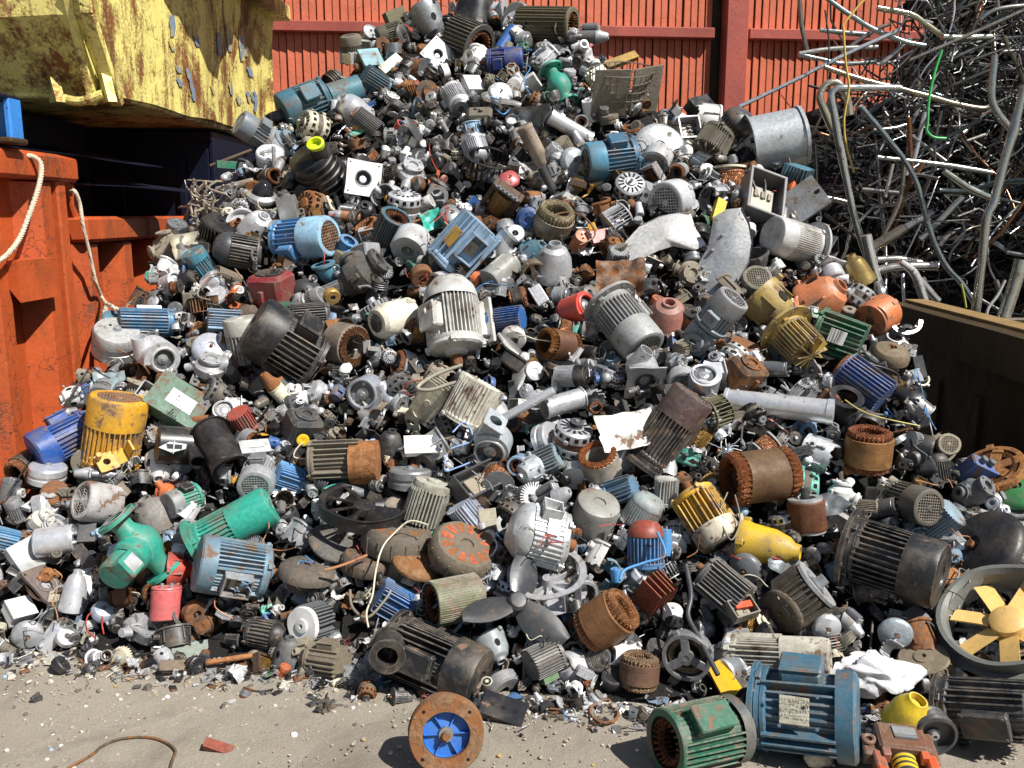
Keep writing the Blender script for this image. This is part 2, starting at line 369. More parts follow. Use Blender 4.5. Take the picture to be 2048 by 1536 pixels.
def b_motor(t, L, D, cowl='grid', end='shield', tb=0, nf=28, sq=False, plate=None, shaft=True, cowlcol=None, cf=.3, tbopen=False, feet=False, fin=.16, mat='paint', shaftcol=None, platecol=None, barcol=None, tbcol=None, flange=0, bodycol=None, n=28, endcol=None, lug=False):
    Rr = D / 2; zc = L * (.5 - cf) if cowl != 'none' else L * (.5 if cowl == 'none' else .4)
    zb = -L * .36 if end in ('shield', 'flange') else -L * .5
    tip = sqtip(Rr, .9) if sq else (lambda a: Rr)
    tba = R(tb) if tb is not None else None
    def skip(a):
        if tba is None: return False
        d = (a - tba + math.pi) % TAU - math.pi
        return abs(d) < .42
    r0 = Rr * (1 - fin) * (.93 if sq else 1)
    nf = int(nf * 1.35) if nf < 36 else nf; b = MB().finned(r0, tip, nf, zb + L * .02, zc - L * .015, .34, skip, None, r0 * .88 if end == 'open' else None)
    body = t.part('finned_body', b, mat, bodycol)
    c = MB()                                                        # the plain rims at either end of the fins
    c.lathe([(r0 * .9, zb), (Rr * .97, zb), (Rr * .99, zb + L * .012), (Rr * .99, zb + L * .045), (Rr * .93, zb + L * .06), (r0 * .9, zb + L * .06)], n)
    t.part('rim', c, mat, bodycol)
    if cowl == 'open':
        f = MB()
        for i in range(11): f.box((Rr * .55, 0, zc + L * .05), (Rr * .75, Rr * .05, L * .12), 0, rot_z(TAU * i / 11))
        f.lathe([(0, zc + L * .11), (Rr * .2, zc + L * .1), (Rr * .22, zc), (0, zc)], 12)
        t.part('fan', f, mat, cowlcol)
    elif cowl == 'dome':
        c = MB().lathe([(Rr * .98, zc), (Rr * .98, zc + L * .05), (Rr * .9, zc + L * cf * .5), (Rr * .6, L * .47), (Rr * .28, L * .5), (0, L * .5)], n)
        t.part('end_shield', c, mat, cowlcol)
    elif cowl != 'none':
        cowl_part(t, Rr * (1.0 if not sq else 1.03), zc - L * .02, L * .5, cowl, cowlcol, mat, n, barcol)
    if end in ('shield', 'flange'):
        e = MB().lathe([(Rr * .97, zb), (Rr * .98, zb - L * .04), (Rr * .9, zb - L * .065), (Rr * .45, zb - L * .085), (Rr * .38, zb - L * .125), (Rr * .2, zb - L * .135), (Rr * .18, zb - L * .11), (0, zb - L * .11)], n)
        for i in range(4): e.box((Rr * .98, 0, zb - L * .025), (Rr * .2, Rr * .22, L * .06), None, rot_z(TAU * i / 4 + .78))
        bolt_ring(e, Rr * .98, zb - L * .055, 4, Rr * .07, L * .005, .785)
        t.part('end_shield', e, mat, endcol)
        if end == 'flange' or flange:
            fr = flange or 1.3
            g = MB().holed(lambda a: Rr * fr, Rr * .4, zb - L * .1, zb - L * .05, 36)
            bolt_ring(g, Rr * fr * .86, zb - L * .05, 8, Rr * .07, L * .012)
            t.part('flange', g, mat, endcol)
        if shaft:
            s = MB().cyl((0, 0, zb - L * .08), (0, 0, zb - L * .26), Rr * .19, 14); s.box((0, Rr * .17, zb - L * .19), (Rr * .09, Rr * .09, L * .1))
            t.part('shaft', s, 'rusty', shaftcol or K['rust'])
    elif end == 'open':
        s = MB().lathe([(r0 * .98, zb + L * .03), (r0 * .94, zb - L * .0), (r0 * .86, zb + L * .01), (r0 * .84, zb + L * .2), (r0 * .62, zb + L * .2), (r0 * .62, L * .2), (0, L * .2)], n)
        t.part('bore', s, 'dark', (.02, .02, .02))
        s = MB().torus(r0 * .71, r0 * .12, 28, 8, mv(0, 0, zb + L * .1) @ Matrix.Diagonal((1, 1, 1.4, 1)))
        for i in range(22):
            a = TAU * i / 22; s.tube([Vector((math.cos(a + d) * r0 * q, math.sin(a + d) * r0 * q, zb + L * z)) for q, z, d in ((.62, .2, 0), (.62, .06, .05), (.72, .0, .12), (.83, .06, .18), (.83, .14, .2))], r0 * .045, 5, False)
        t.part('winding', s, 'winding', (.4, .17, .08))
    elif end == 'coil':
        s = MB().torus(Rr * .6, Rr * .25, 28, 8, mv(0, 0, zb - L * .02) @ Matrix.Diagonal((1, 1, .8, 1)))
        s.lathe([(Rr * .9, zb), (Rr * .4, zb), (Rr * .4, 0), (0, 0)], n)
        t.part('winding', s, 'winding', K['copper'])
    if tb is not None:
        M = rot_z(tba); junction_box(t, (Rr * 1.02, 0, (zb + zc) / 2 + L * .02), (Rr * .5, Rr * .8, (zc - zb) * .55), body, tbcol, M, tbopen, mat)
    if plate is not None:
        p = MB().box((Rr * 1.0, 0, (zb + zc) / 2 - L * .03), (Rr * .05, Rr * .6, (zc - zb) * .38), Rr * .01, rot_z(R(plate))); t.part('nameplate', p, 'printed_plate', platecol or K['silver'], body)
    if feet:
        for s_ in (-1, 1):
            f = MB(); f.box((-Rr * 1.02, s_ * Rr * .72, (zb + zc) / 2), (Rr * .13, Rr * .45, (zc - zb) * 1.02)); f.box((-Rr * .8, s_ * Rr * .62, (zb + zc) / 2), (Rr * .5, Rr * .12, (zc - zb) * .9)); t.part('foot', f, mat)
    if lug:
        f = MB().torus(Rr * .14, Rr * .05, 16, 7, mv(Rr * 1.12, 0, 0) @ rot_x(R(90))); t.part('lifting_eye', f, mat)
b_motor.info = ('electric_motor', 'motor')

def b_stator(t, L, D, col=None, wind=None, bore=.55, bell=.22):
    Rr = D / 2; h = L * (.5 - bell)
    s = MB().lathe([(Rr * bore, h), (Rr * .97, h), (Rr, h * .97), (Rr, -h * .97), (Rr * .97, -h), (Rr * bore, -h), (Rr * bore, h)], 32)
    t.part('lamination_stack', s, 'lamination', col)
    for sg in (-1, 1):
        wd = MB().torus(Rr * (bore + .19), Rr * .17, 32, 9, mv(0, 0, sg * (h + L * bell * .42)) @ Matrix.Diagonal((1, 1, L * bell * .5 / (Rr * .17), 1)))
        r = random.Random(3)
        for i in range(30):
            a = TAU * i / 30; z1 = sg * (h + L * bell * r.uniform(.85, 1.0))
            wd.tube([Vector((math.cos(a + d) * Rr * q, math.sin(a + d) * Rr * q, z)) for q, z, d in ((bore + .02, sg * h * .95, 0), (bore + .03, sg * (h + L * bell * .6), .04), (bore + .18, z1, .14), (bore + .34, sg * (h + L * bell * .6), .24), (bore + .36, sg * h, .28))], Rr * .035, 5, False)
        t.part('winding', wd, 'winding', wind or K['copper'])
b_stator.info = ('stator', 'stator')

def b_rotor(t, L, D, col=None, fins=0, shaftcol=None):
    Rr = D / 2
    s = MB()
    if fins: s.finned(Rr * .8, lambda a: Rr, fins, -L * .28, L * .22, .5)
    else: s.lathe([(0, -L * .27), (Rr * .96, -L * .27), (Rr, -L * .25), (Rr, L * .25), (Rr * .96, L * .27), (0, L * .27)], 28)
    t.part('core', s, 'lamination', col)
    for sg in (-1, 1): s = MB().lathe([(Rr * .55, sg * L * .26), (Rr * .9, sg * L * .26), (Rr * .9, sg * L * .32), (Rr * .55, sg * L * .32), (Rr * .5, sg * L * .27)], 28); t.part('end_ring', s, 'cast', K['lgrey'])
    s = MB().lathe([(0, -L * .5), (Rr * .2, -L * .49), (Rr * .22, -L * .36), (Rr * .3, -L * .36), (Rr * .3, L * .34), (Rr * .22, L * .34), (Rr * .2, L * .49), (0, L * .5)], 16)
    t.part('shaft', s, 'metal', shaftcol or K['lgrey'])
b_rotor.info = ('rotor', 'rotor')

def b_blower(t, L, D, mat='cast', out=0, neck=True, square=False, motorcol=None, wheelcol=None, round_out=False, hole=.52):
    Rr = D / 2; Rm = Rr * .78; hole *= Rr; W = L / 2
    def spiral(a): return Rm * (.82 + .36 * ((a - R(out)) % TAU) / TAU)
    n = 48; poly = [(spiral(TAU * i / n) * math.cos(TAU * i / n), spiral(TAU * i / n) * math.sin(TAU * i / n)) for i in range(n)]
    b = MB().holed(spiral, hole, W * .75, W, n); b.prism(poly, -W * .9, W * .76)
    b.torus(hole * 1.06, W * .12, 32, 8, mv(0, 0, W))
    a = R(out); M = rot_z(a)
    body = t.part('scroll_casing', b, mat)
    o = MB()
    if round_out: o.pipe((Rm * .78, 0, -W * .1), (Rm * .78, -Rr * 1.15, -W * .1), Rr * .36, Rr * .3, 18); o2 = None
    else:
        th = W * .08
        for s in (-1, 1):
            o.box((Rm * .68, -Rr * .6, -W * .07 + s * W * .83), (Rr * .66, Rr * 1.0, th), 0); o.box((Rm * .68 + s * Rr * .33, -Rr * .6, -W * .07), (th, Rr * 1.0, W * 1.7), 0)
        o.holed(rrect(Rr * .48, W * 1.15), Rr * .3, 0, th * 1.2, 40, mv(Rm * .68, -Rr * 1.08, -W * .07) @ rot_x(R(90)))
    o.v = [tuple(M @ Vector(p)) for p in o.v]
    t.part('outlet', o, mat, None, body)
    if square:
        q = MB().holed(rrect(Rr * .86, Rr * .86), hole * 1.08, W * 1.02, W * 1.14, 48); bolt_ring(q, Rr * 1.08, W * 1.1, 4, Rr * .05, W * .06, .785)
        t.part('flange', q, mat)
    wl = MB()
    for i in range(22): wl.box((hole * .9, 0, W * .42), (hole * .22, hole * .05, W * .8), 0, rot_z(TAU * i / 22))
    wl.lathe([(hole * 1.0, W * .765), (0, W * .765)], 24)
    t.part('impeller', wl, 'cast', wheelcol or K['mgrey'])
    hb = MB().lathe([(hole * .5, W * .77), (hole * .46, W * .86), (hole * .2, W * .92), (hole * .16, W * 1.0), (0, W * 1.0)], 20)
    t.part('hub', hb, 'metal', K['lgrey'])
    mo = MB().lathe([(Rr * .55, -W * .88), (Rr * .55, -W * 1.5), (Rr * .5, -W * 1.62), (Rr * .15, -W * 1.66), (0, -W * 1.66)], 22); t.part('motor_can', mo, 'metal', motorcol or K['grey'])
b_blower.info = ('blower', 'blower')

def b_pump(t, L, D, mat='paint', motor=True, motorlen=1., boxy=True, boltcol=None):
    # flange to flange along Z (L), bowl in the middle, motor stub along +X
    q = L
    b = MB().lathe([(q * .13, -q * .46), (q * .13, -q * .32), (q * .17, -q * .24), (q * .235, -q * .15), (q * .265, -q * .02), (q * .25, q * .1), (q * .18, q * .21), (q * .13, q * .3), (q * .13, q * .46)], 24)
    b.lathe([(0, q * .0), (q * .22, 0), (q * .24, q * .03), (q * .24, q * .3), (q * .2, q * .34), (0, q * .34)], 24, rot_y(R(90)))
    body = t.part('pump_body', b, mat)
    for sg in (-1, 1):
        f = MB().holed(lambda a: q * .27, q * .1, sg * q * .445, sg * q * .5, 36); t_ = t.part('flange', f, mat)
        h = MB(); bolt_ring(h, q * .21, sg * q * .47, 4, q * .028, q * .032, .78); h.lathe([(q * .1, sg * q * .49), (q * .095, sg * q * .40), (0, sg * q * .40)], 20)
        t.part('bolt_hole', h, 'dark', (.02, .02, .02), t_)
        g = MB().lathe([(q * .11, sg * q * .5), (q * .17, sg * q * .502), (q * .17, sg * q * .512), (q * .11, sg * q * .512)], 28); t.part('sealing_face', g, 'cast', K['lgrey'], t_)
    if motor:
        m = MB().lathe([(q * .17, q * .3), (q * .17, q * .36), (q * .21, q * .38), (q * .21, q * (.38 + .36 * motorlen)), (q * .18, q * (.42 + .36 * motorlen)), (q * .05, q * (.43 + .36 * motorlen)), (0, q * (.43 + .36 * motorlen))], 24, rot_y(R(90)))
        mm = t.part('motor_can', m, mat)
        if boxy:
            m = MB().box((q * .55, q * .2, 0), (q * .26, q * .2, q * .3)); t.part('terminal_box', m, mat, None, mm)
            m = MB().box((q * .55, q * .305, 0), (q * .2, q * .012, q * .2), 0); t.part('nameplate', m, 'printed_plate', K['lgrey'], mm)
b_pump.info = ('pipe_pump', 'pump')

def b_alternator(t, L, D, mat='cast', pulley=True, band=None, n=26):
    Rr = D / 2
    for sg in (-1, 1):
        z0 = sg * L * .08; z1 = sg * L * .36
        s = MB().lathe([(Rr * .97, z0), (Rr, z0 + sg * L * .02), (Rr, z0 + sg * L * .08), (Rr * .95, z1 - sg * L * .05), (Rr * .8, z1), (Rr * .35, z1), (Rr * .3, z1 + sg * L * .04), (0, z1 + sg * L * .04)], n)
        for i in range(3): s.box((Rr * 1.02, 0, z0 + sg * L * .05), (Rr * .28, Rr * .22, L * .1), None, rot_z(TAU * i / 3 + sg * .3))
        e = t.part('end_housing', s, mat)
        v = MB()
        for i in range(14): v.box((Rr * .62, 0, z1 + sg * L * .002), (Rr * .34, Rr * .12, L * .015), 0, rot_z(TAU * i / 14))
        for i in range(14): v.box((Rr * .985, 0, (z0 + z1) / 2), (Rr * .06, Rr * .2, L * .1), 0, rot_z(TAU * i / 14 + .2))
        t.part('vent', v, 'dark', (.02, .02, .02), e)
    s = MB().lathe([(Rr * .9, -L * .085), (Rr * .98, -L * .08), (Rr * .98, L * .08), (Rr * .9, L * .085)], n); t.part('lamination_band', s, 'lamination', band or K['taupe'])
    s = MB()
    if pulley:
        s.lathe([(0, L * .52), (Rr * .3, L * .52)] + [p for i in range(4) for p in ((Rr * .36, L * (.515 - i * .025)), (Rr * .29, L * (.5025 - i * .025)))] + [(Rr * .36, L * .41), (Rr * .2, L * .4), (0, L * .4)], 22)
        t.part('pulley', s, 'metal', K['mgrey'])
    s = MB().cyl((0, 0, L * .38), (0, 0, L * .56), Rr * .1, 8); t.part('shaft', s, 'metal', K['lgrey'])
b_alternator.info = ('alternator', 'alternator')

def b_starter(t, L, D, mat='cast', nosecol=None, solcol=None):
    Rr = D / 2
    s = MB().lathe([(0, -L * .5), (Rr * .85, -L * .5), (Rr, -L * .47), (Rr, L * .08), (Rr * .93, L * .1)], 22); s.lathe([(Rr * .93, L * .1), (Rr * 1.05, L * .1), (Rr * 1.05, L * .12), (Rr, L * .13)], 22)
    t.part('body', s, 'paint')
    s = MB().lathe([(Rr * 1.0, L * .12), (Rr * .95, L * .22), (Rr * .7, L * .32), (Rr * .55, L * .46), (Rr * .4, L * .5), (Rr * .18, L * .5), (Rr * .16, L * .4), (0, L * .4)], 22); s.box((Rr * .3, 0, L * .17), (Rr * 2.3, Rr * 1.1, L * .07))
    t.part('nose_casting', s, mat, nosecol or K['lgrey'])
    s = MB().cyl((Rr * 1.35, 0, -L * .28), (Rr * 1.35, 0, L * .16), Rr * .5, 16); s.cyl((Rr * 1.35, 0, -L * .36), (Rr * 1.35, 0, -L * .27), Rr * .38, 12)
    for i in (-1, 1): s.cyl((Rr * 1.35, i * Rr * .2, -L * .42), (Rr * 1.35, i * Rr * .2, -L * .3), Rr * .07, 7)
    t.part('solenoid', s, 'metal', solcol or K['grey'])
b_starter.info = ('starter_motor', 'starter motor')

def b_gearmotor(t, L, D, cowl='grid', mat='paint', boxcol=None, outcol=None, cowlcol=None):
    Rr = D / 2
    sub = T.__new__(T); sub.__dict__ = t.__dict__
    m = MB().finned(Rr * .72, lambda a: Rr * .86, 24, L * .02, L * .26); t.part('finned_body', m, mat)
    cowl_part(t, Rr * .88, L * .24, L * .5, cowl, cowlcol, mat)
    junction_box(t, (Rr * .95, 0, L * .14), (Rr * .45, Rr * .75, L * .17), None, None, None, False, mat)
    g = MB().lathe([(Rr * .8, L * .03), (Rr * .95, L * .0), (Rr * .95, -L * .04), (Rr * .8, -L * .06)], 22); g.box((0, Rr * .05, -L * .25), (Rr * 1.25, Rr * 1.7, L * .4), Rr * .16)
    gb = t.part('gearbox', g, mat, boxcol)
    o = MB().lathe([(Rr * .75, Rr * .5), (Rr * .75, Rr * .72), (Rr * .5, Rr * .78), (Rr * .5, Rr * 1.15), (Rr * .22, Rr * 1.17), (Rr * .22, Rr * .9), (0, Rr * .9)], 22, mv(0, Rr * .1, -L * .28) @ rot_y(R(90)))
    bolt_ring(o, 0, 0, 1, .0001); t.part('output_hub', o, mat, outcol, gb)
    s = MB()
    for i in range(5): s.cyl((Rr * .6, Rr * (.75 * math.cos(i * 1.2)) * .9, -L * .28 + Rr * .75 * math.sin(i * 1.2) * .6), (Rr * .72, Rr * (.75 * math.cos(i * 1.2)) * .9, -L * .28 + Rr * .75 * math.sin(i * 1.2) * .6), Rr * .08, 6)
    t.part('bolts', s, 'metal', K['grey'], gb)
b_gearmotor.info = ('gear_motor', 'gear motor')

def b_fanring(t, L, D, blades=7, bladecol=None, ringcol=None, square=False, chord=.34, hubr=.26, hubcol=None, mat='plastic', bladew=None, flat=False):
    Rr = D / 2; W = L / 2
    r = MB().lathe([(Rr * .97, -W), (Rr, -W), (Rr, W * .8), (Rr * 1.03, W), (Rr * .96, W), (Rr * .9, W * .7), (Rr * .88, -W * .9), (Rr * .97, -W)], 40)
    t.part('ring', r, mat, ringcol)
    for i in range(blades):
        b = MB(); a = TAU * i / blades; pts = []
        for k in range(6):
            u = k / 5; rr = Rr * (hubr + (.86 - hubr) * u); tw = R(38 - 14 * u) if not flat else R(16); cw = (bladew or chord) * Rr * ((.75 + .5 * u) if not flat else 1)
            for s in range(5):
                v = s / 4 - .5; x = v * cw; z = math.sin(tw) * x + .05 * Rr * (1 - 4 * v * v) * (0 if flat else 1)
                pts.append((rr, math.cos(tw) * x, z))
        k = len(pts); th = Rr * .018; vs = [(x, y, z + th) for x, y, z in pts] + [(x, y, z - th) for x, y, z in pts]; fs = []
        for q in range(5):
            for s in range(4):
                i0 = q * 5 + s; fs += [(i0, i0 + 1, i0 + 6, i0 + 5), (k + i0, k + i0 + 5, k + i0 + 6, k + i0 + 1)]
        for q in range(5): fs += [(q * 5, q * 5 + 5, k + q * 5 + 5, k + q * 5), (q * 5 + 4, k + q * 5 + 4, k + q * 5 + 9, q * 5 + 9)]
        for s in range(4): fs += [(s, k + s, k + s + 1, s + 1), (25 + s, 26 + s, k + 26 + s, k + 25 + s)]
        b.add(vs, fs, rot_z(a)); t.part('blade', b, mat, bladecol)
    h = MB().lathe([(0, W * .75), (Rr * hubr * .6, W * .7), (Rr * hubr, W * .45), (Rr * hubr * 1.05, -W * .6), (0, -W * .6)], 24); t.part('hub', h, mat, hubcol or bladecol)
    s = MB()
    for i in range(4): a = TAU * i / 4 + .4; s.bar((0, 0, -W * .8), (Rr * .93 * math.cos(a), Rr * .93 * math.sin(a), -W * .8), Rr * .06, Rr * .05)
    t.part('strut', s, mat, ringcol)
    if square:
        q = MB().holed(lambda a: min(Rr * 1.07 / max(abs(math.cos(a)), abs(math.sin(a))), Rr * 1.3), Rr * .99, -W * .2, W * .1, 48); t.part('mounting_plate', q, mat, ringcol)
b_fanring.info = ('axial_fan', 'fan')

def b_blades(t, L, D, k=3, mat='plastic', chord=.8, hubcol=None, sweep=.5, tw=30):
    Rr = D / 2
    for i in range(k):
        b = MB(); pts = []; nu = 7; nv = 6
        for q in range(nu):
            u = q / (nu - 1); rr = Rr * (.14 + .86 * u); cw = Rr * chord * math.sin(math.pi * (.22 + .66 * u)) * .75; off = Rr * sweep * .25 * u * u
            for s in range(nv):
                v = s / (nv - 1) - .5; x = v * cw + off; z = math.sin(R(tw * (1 - .4 * u))) * x + Rr * .1 * (.25 - v * v) * 2
                pts.append((rr, x * math.cos(R(tw)), z))
        kk = len(pts); th = Rr * .012; vs = [(x, y, z + th) for x, y, z in pts] + [(x, y, z - th) for x, y, z in pts]; fs = []
        for q in range(nu - 1):
            for s in range(nv - 1): i0 = q * nv + s; fs += [(i0, i0 + 1, i0 + nv + 1, i0 + nv), (kk + i0, kk + i0 + nv, kk + i0 + nv + 1, kk + i0 + 1)]
            a0 = q * nv; fs += [(a0, a0 + nv, kk + a0 + nv, kk + a0), (a0 + nv - 1, kk + a0 + nv - 1, kk + a0 + 2 * nv - 1, a0 + 2 * nv - 1)]
        for s in range(nv - 1): e = (nu - 1) * nv + s; fs += [(s, kk + s, kk + s + 1, s + 1), (e, e + 1, kk + e + 1, kk + e)]
        b.add(vs, fs, rot_z(TAU * i / k)); t.part('blade', b, mat)
    h = MB().lathe([(0, Rr * .14), (Rr * .13, Rr * .13), (Rr * .17, Rr * .08), (Rr * .18, -Rr * .12), (0, -Rr * .12)], 18); t.part('hub', h, 'cast' if hubcol else mat, hubcol)
b_blades.info = ('propeller_fan', 'fan')

def b_disc(t, L, D, style='cap', mat='cast', col2=None, hubcol=None):
    Rr = D / 2; h = L / 2
    if style == 'pulley':
        s = MB().lathe([(0, h * .6), (Rr * .3, h * .6), (Rr * .34, h * .3), (Rr * .8, h * .3), (Rr * .86, h), (Rr, h)] + [p for i in range(3) for p in ((Rr, h * (.85 - .6 * i)), (Rr * .88, h * (.6 - .6 * i)), (Rr, h * (.35 - .6 * i)))] + [(Rr, -h), (0, -h)], 36); t.part('disc', s, mat)
        s = MB().lathe([(Rr * .2, h * .5), (Rr * .2, h * .9), (Rr * .1, h * .95), (Rr * .09, h * .5), (0, h * .5)], 16); t.part('hub', s, 'metal', hubcol or K['lgrey'])
    elif style == 'cap':
        s = MB().lathe([(0, h), (Rr * .3, h), (Rr * .93, h * .94), (Rr, h * .75), (Rr, h * .1), (Rr * .94, 0), (Rr * .94, -h * .3), (Rr, -h * .36), (Rr, -h), (0, -h)], 36); t.part('disc', s, mat)
        s = MB().lathe([(Rr * .16, h * .98), (Rr * .15, h * 1.22), (Rr * .08, h * 1.25), (0, h * 1.25)], 6); s.lathe([(Rr * .2, h * .99), (Rr * .2, h * 1.04), (0, h * 1.04)], 20); t.part('nut', s, 'metal', hubcol or K['lgrey'])
        s = MB().lathe([(Rr * .07, h * 1.0), (0, h * 1.0)], 12, mv(Rr * .3, Rr * .25, h * .012)); t.part('hole', s, 'dark', (.01, .01, .01))
    elif style == 'flange':
        s = MB().lathe([(Rr * .62, h), (Rr * .97, h), (Rr, h * .8), (Rr, -h), (Rr * .6, -h), (Rr * .62, h)], 44); t.part('ring', s, 'rusty')
        for i in range(4): a = TAU * i / 4 + .5; b = MB().lathe([(0, h * 1.02), (Rr * .045, h * 1.02), (Rr * .045, h * .9)], 12, mv(Rr * .85 * math.cos(a), Rr * .85 * math.sin(a), 0)); t.part('bolt_hole', b, 'dark', (.01, .01, .01))
        s = MB().lathe([(Rr * .63, h * .1), (Rr * .6, h * .3), (Rr * .58, -h * .1), (Rr * .22, h * .1), (Rr * .17, h * .5), (Rr * .15, h * .55)], 40); c = t.part('centre', s, 'paint_clean', col2)
        s = MB()
        for i in range(6): s.box((Rr * .38, 0, h * .18), (Rr * .42, Rr * .03, h * .5), None, rot_z(TAU * i / 6 + .3))
        t.part('rib', s, 'paint_clean', col2, c)
        s = MB().lathe([(Rr * .2, 0), (Rr * .19, h * .7), (Rr * .12, h * .75), (Rr * .1, h * 1.3), (Rr * .05, h * 1.35), (0, h * 1.3)], 18); t.part('hub', s, 'rusty', K['taupe'], c)
    elif style == 'ring':
        s = MB().lathe([(Rr * .34, h), (Rr * .9, h), (Rr, h * .7), (Rr, -h * .7), (Rr * .9, -h), (Rr * .34, -h), (Rr * .34, h)], 32); t.part('ring', s, mat)
        s = MB().lathe([(Rr * .35, h * .2), (Rr * .14, h * .3), (Rr * .1, h * .8), (0, h * .8)], 20); t.part('hub', s, 'cast', hubcol or K['mgrey'])
    elif style == 'window':
        s = MB().lathe([(Rr * .97, -h), (Rr, -h * .8), (Rr, h * .3), (Rr * .93, h * .75), (Rr * .86, h), (Rr * .2, h), (Rr * .18, h * .8), (0, h * .8)], 44)
        for i in range(16): s.box((Rr * 1.0, 0, -h * .2), (Rr * .05, Rr * .035, h * 1.3), None, rot_z(TAU * i / 16))
        c = t.part('cover', s, 'dusty'); wv = MB()
        for i in range(12):
            a = TAU * i / 12; d = .19; vs = [(r * math.cos(a + q), r * math.sin(a + q), h * 1.012) for r, q in ((.42 * Rr, -d * .75), (.78 * Rr, -d), (.78 * Rr, 0), (.78 * Rr, d), (.42 * Rr, d * .75))]; wv.add(vs, [(0, 1, 2, 3, 4)])
        t.part('window', wv, 'rusty', col2, c)
    elif style == 'lid':
        s = MB().lathe([(0, h * .8), (Rr * .2, h * .85), (Rr * .22, h), (Rr * .8, h * .8), (Rr * .95, h * .55), (Rr, h * .3), (Rr, h * .0), (Rr * .92, -h * .1), (Rr * .6, -h * .3), (Rr * .55, -h), (0, -h)], 36); t.part('disc', s, mat)
        s = MB().cyl((0, 0, h * .7), (0, 0, h * 1.15), Rr * .09, 8); t.part('spindle', s, 'rusty', K['rust'])
    elif style == 'finned':
        s = MB().finned(Rr * .75, lambda a: Rr, 34, -h, h * .7, .5); t.part('fins', s, mat)
        s = MB().lathe([(Rr * .93, h * .65), (Rr * .95, h * .8), (Rr * .9, h), (Rr * .36, h), (Rr * .34, h * 1.12), (Rr * .12, h * 1.15), (Rr * .1, h * .9), (0, h * .9)], 34); t.part('disc', s, mat, col2)
b_disc.info = ('pulley_disc', 'pulley')

def b_window_shield(t, L, D, mat='cast', arms=3, wind=None):
    Rr = D / 2; h = L / 2
    s = MB().lathe([(Rr * .84, h), (Rr * .97, h), (Rr, h * .8), (Rr, -h), (Rr * .84, -h), (Rr * .84, h)], 36)
    for i in range(arms): s.box((Rr * .45, 0, h * .7), (Rr * .95, Rr * .34, h * .5), None, rot_z(TAU * i / arms + .4))
    s.lathe([(Rr * .34, h * .4), (Rr * .32, h * .98), (Rr * .12, h), (Rr * .1, h * .6), (0, h * .6)], 20)
    for i in range(4): s.box((Rr * 1.03, 0, h * .5), (Rr * .22, Rr * .24, h * .8), None, rot_z(TAU * i / 4 + .7))
    t.part('spider', s, mat)
    s = MB().torus(Rr * .66, Rr * .15, 28, 8, mv(0, 0, -h * .1)); t.part('winding', s, 'winding', wind or K['copper'])
    s = MB().lathe([(Rr * .83, -h * .5), (0, -h * .5)], 24); t.part('core', s, 'dark', (.02, .02, .02))
b_window_shield.info = ('end_shield', 'end shield')

def b_squareplate(t, L, D, mat='paint_clean', can=None, hole=.45, aspect=1., canlen=1., cancol=None):
    s = D / 2; h = s * .07
    q = MB().holed(rrect(s, s * aspect), s * hole * min(1, aspect), -h, h, 48); p = t.part('plate', q, mat)
    b = MB(); 
    for a in (-1, 1):
        for c in (-1, 1): b.lathe([(0, h * 1.25), (s * .05, h * 1.25), (s * .05, 0)], 10, mv(a * s * .82, c * s * aspect * .82, 0))
    t.part('bolt_hole', b, 'dark', (.02, .02, .02), p)
    b = MB().lathe([(s * hole * 1.02, h * .9), (s * hole * 1.1, h * 1.5), (s * hole * .96, h * 1.4), (s * hole * .95, -L * .5), (0, -L * .5)], 28); t.part('throat', b, 'cast', K['grey'])
    b = MB().lathe([(0, -L * .1), (s * .2, -L * .12), (s * .24, -L * .5), (0, -L * .5)], 18); t.part('hub', b, 'metal', K['silver'])
    b = MB().lathe([(s * .78, -h), (s * .78, -L * .8), (s * .7, -L * .9), (0, -L * .9)], 24); t.part('casing', b, 'cast', cancol)
    if can: b = MB().cyl((-s * 1.0, s * .3, -L * .4), (-s * (1.0 + canlen), s * .3, -L * .4), s * .33, 18); t.part('capacitor', b, 'metal', K['silver'])
b_squareplate.info = ('flange_plate', 'flange')

def b_tube(t, L, D, mat='metal', wall=.9, bend=0, ends='open', dent_=0, neck=0, col2=None):
    Rr = D / 2
    if bend:
        pts = [Vector((0, 0, -L * .5))] + [Vector((bend * L * .3 * (1 - math.cos(u * 1.4)), 0, -L * .1 + L * .6 * u * (1 - .2 * u))) for u in (0, .25, .5, .75, 1)]
        s = MB().tube(pts, Rr, 18, False); s.tube(pts, Rr * wall, 18, False); b = t.part('tube', s, mat)
    elif ends == 'closed':
        s = MB().lathe([(0, -L * .5), (Rr * .8, -L * .5), (Rr, -L * .47), (Rr, L * .47), (Rr * .8, L * .5), (0, L * .5)], 24); b = t.part('tube', s, mat)
    else:
        s = MB().lathe([(Rr, -L * .5), (Rr, L * .5), (Rr * wall, L * .5), (Rr * wall, -L * .5), (Rr, -L * .5)], 26); b = t.part('tube', s, mat)
    if neck:
        c = MB().lathe([(Rr * 1.03, L * .44), (Rr * 1.06, L * .44), (Rr * 1.06, L * .5), (Rr * 1.03, L * .5)], 24); t.part('collar', c, mat, col2); c = MB().lathe([(Rr * 1.06, -L * .5), (Rr * 1.12, -L * .5), (Rr * 1.12, -L * .47), (Rr * 1.0, -L * .47)], 24); t.part('collar', c, mat, col2)
b_tube.info = ('metal_tube', 'tube')

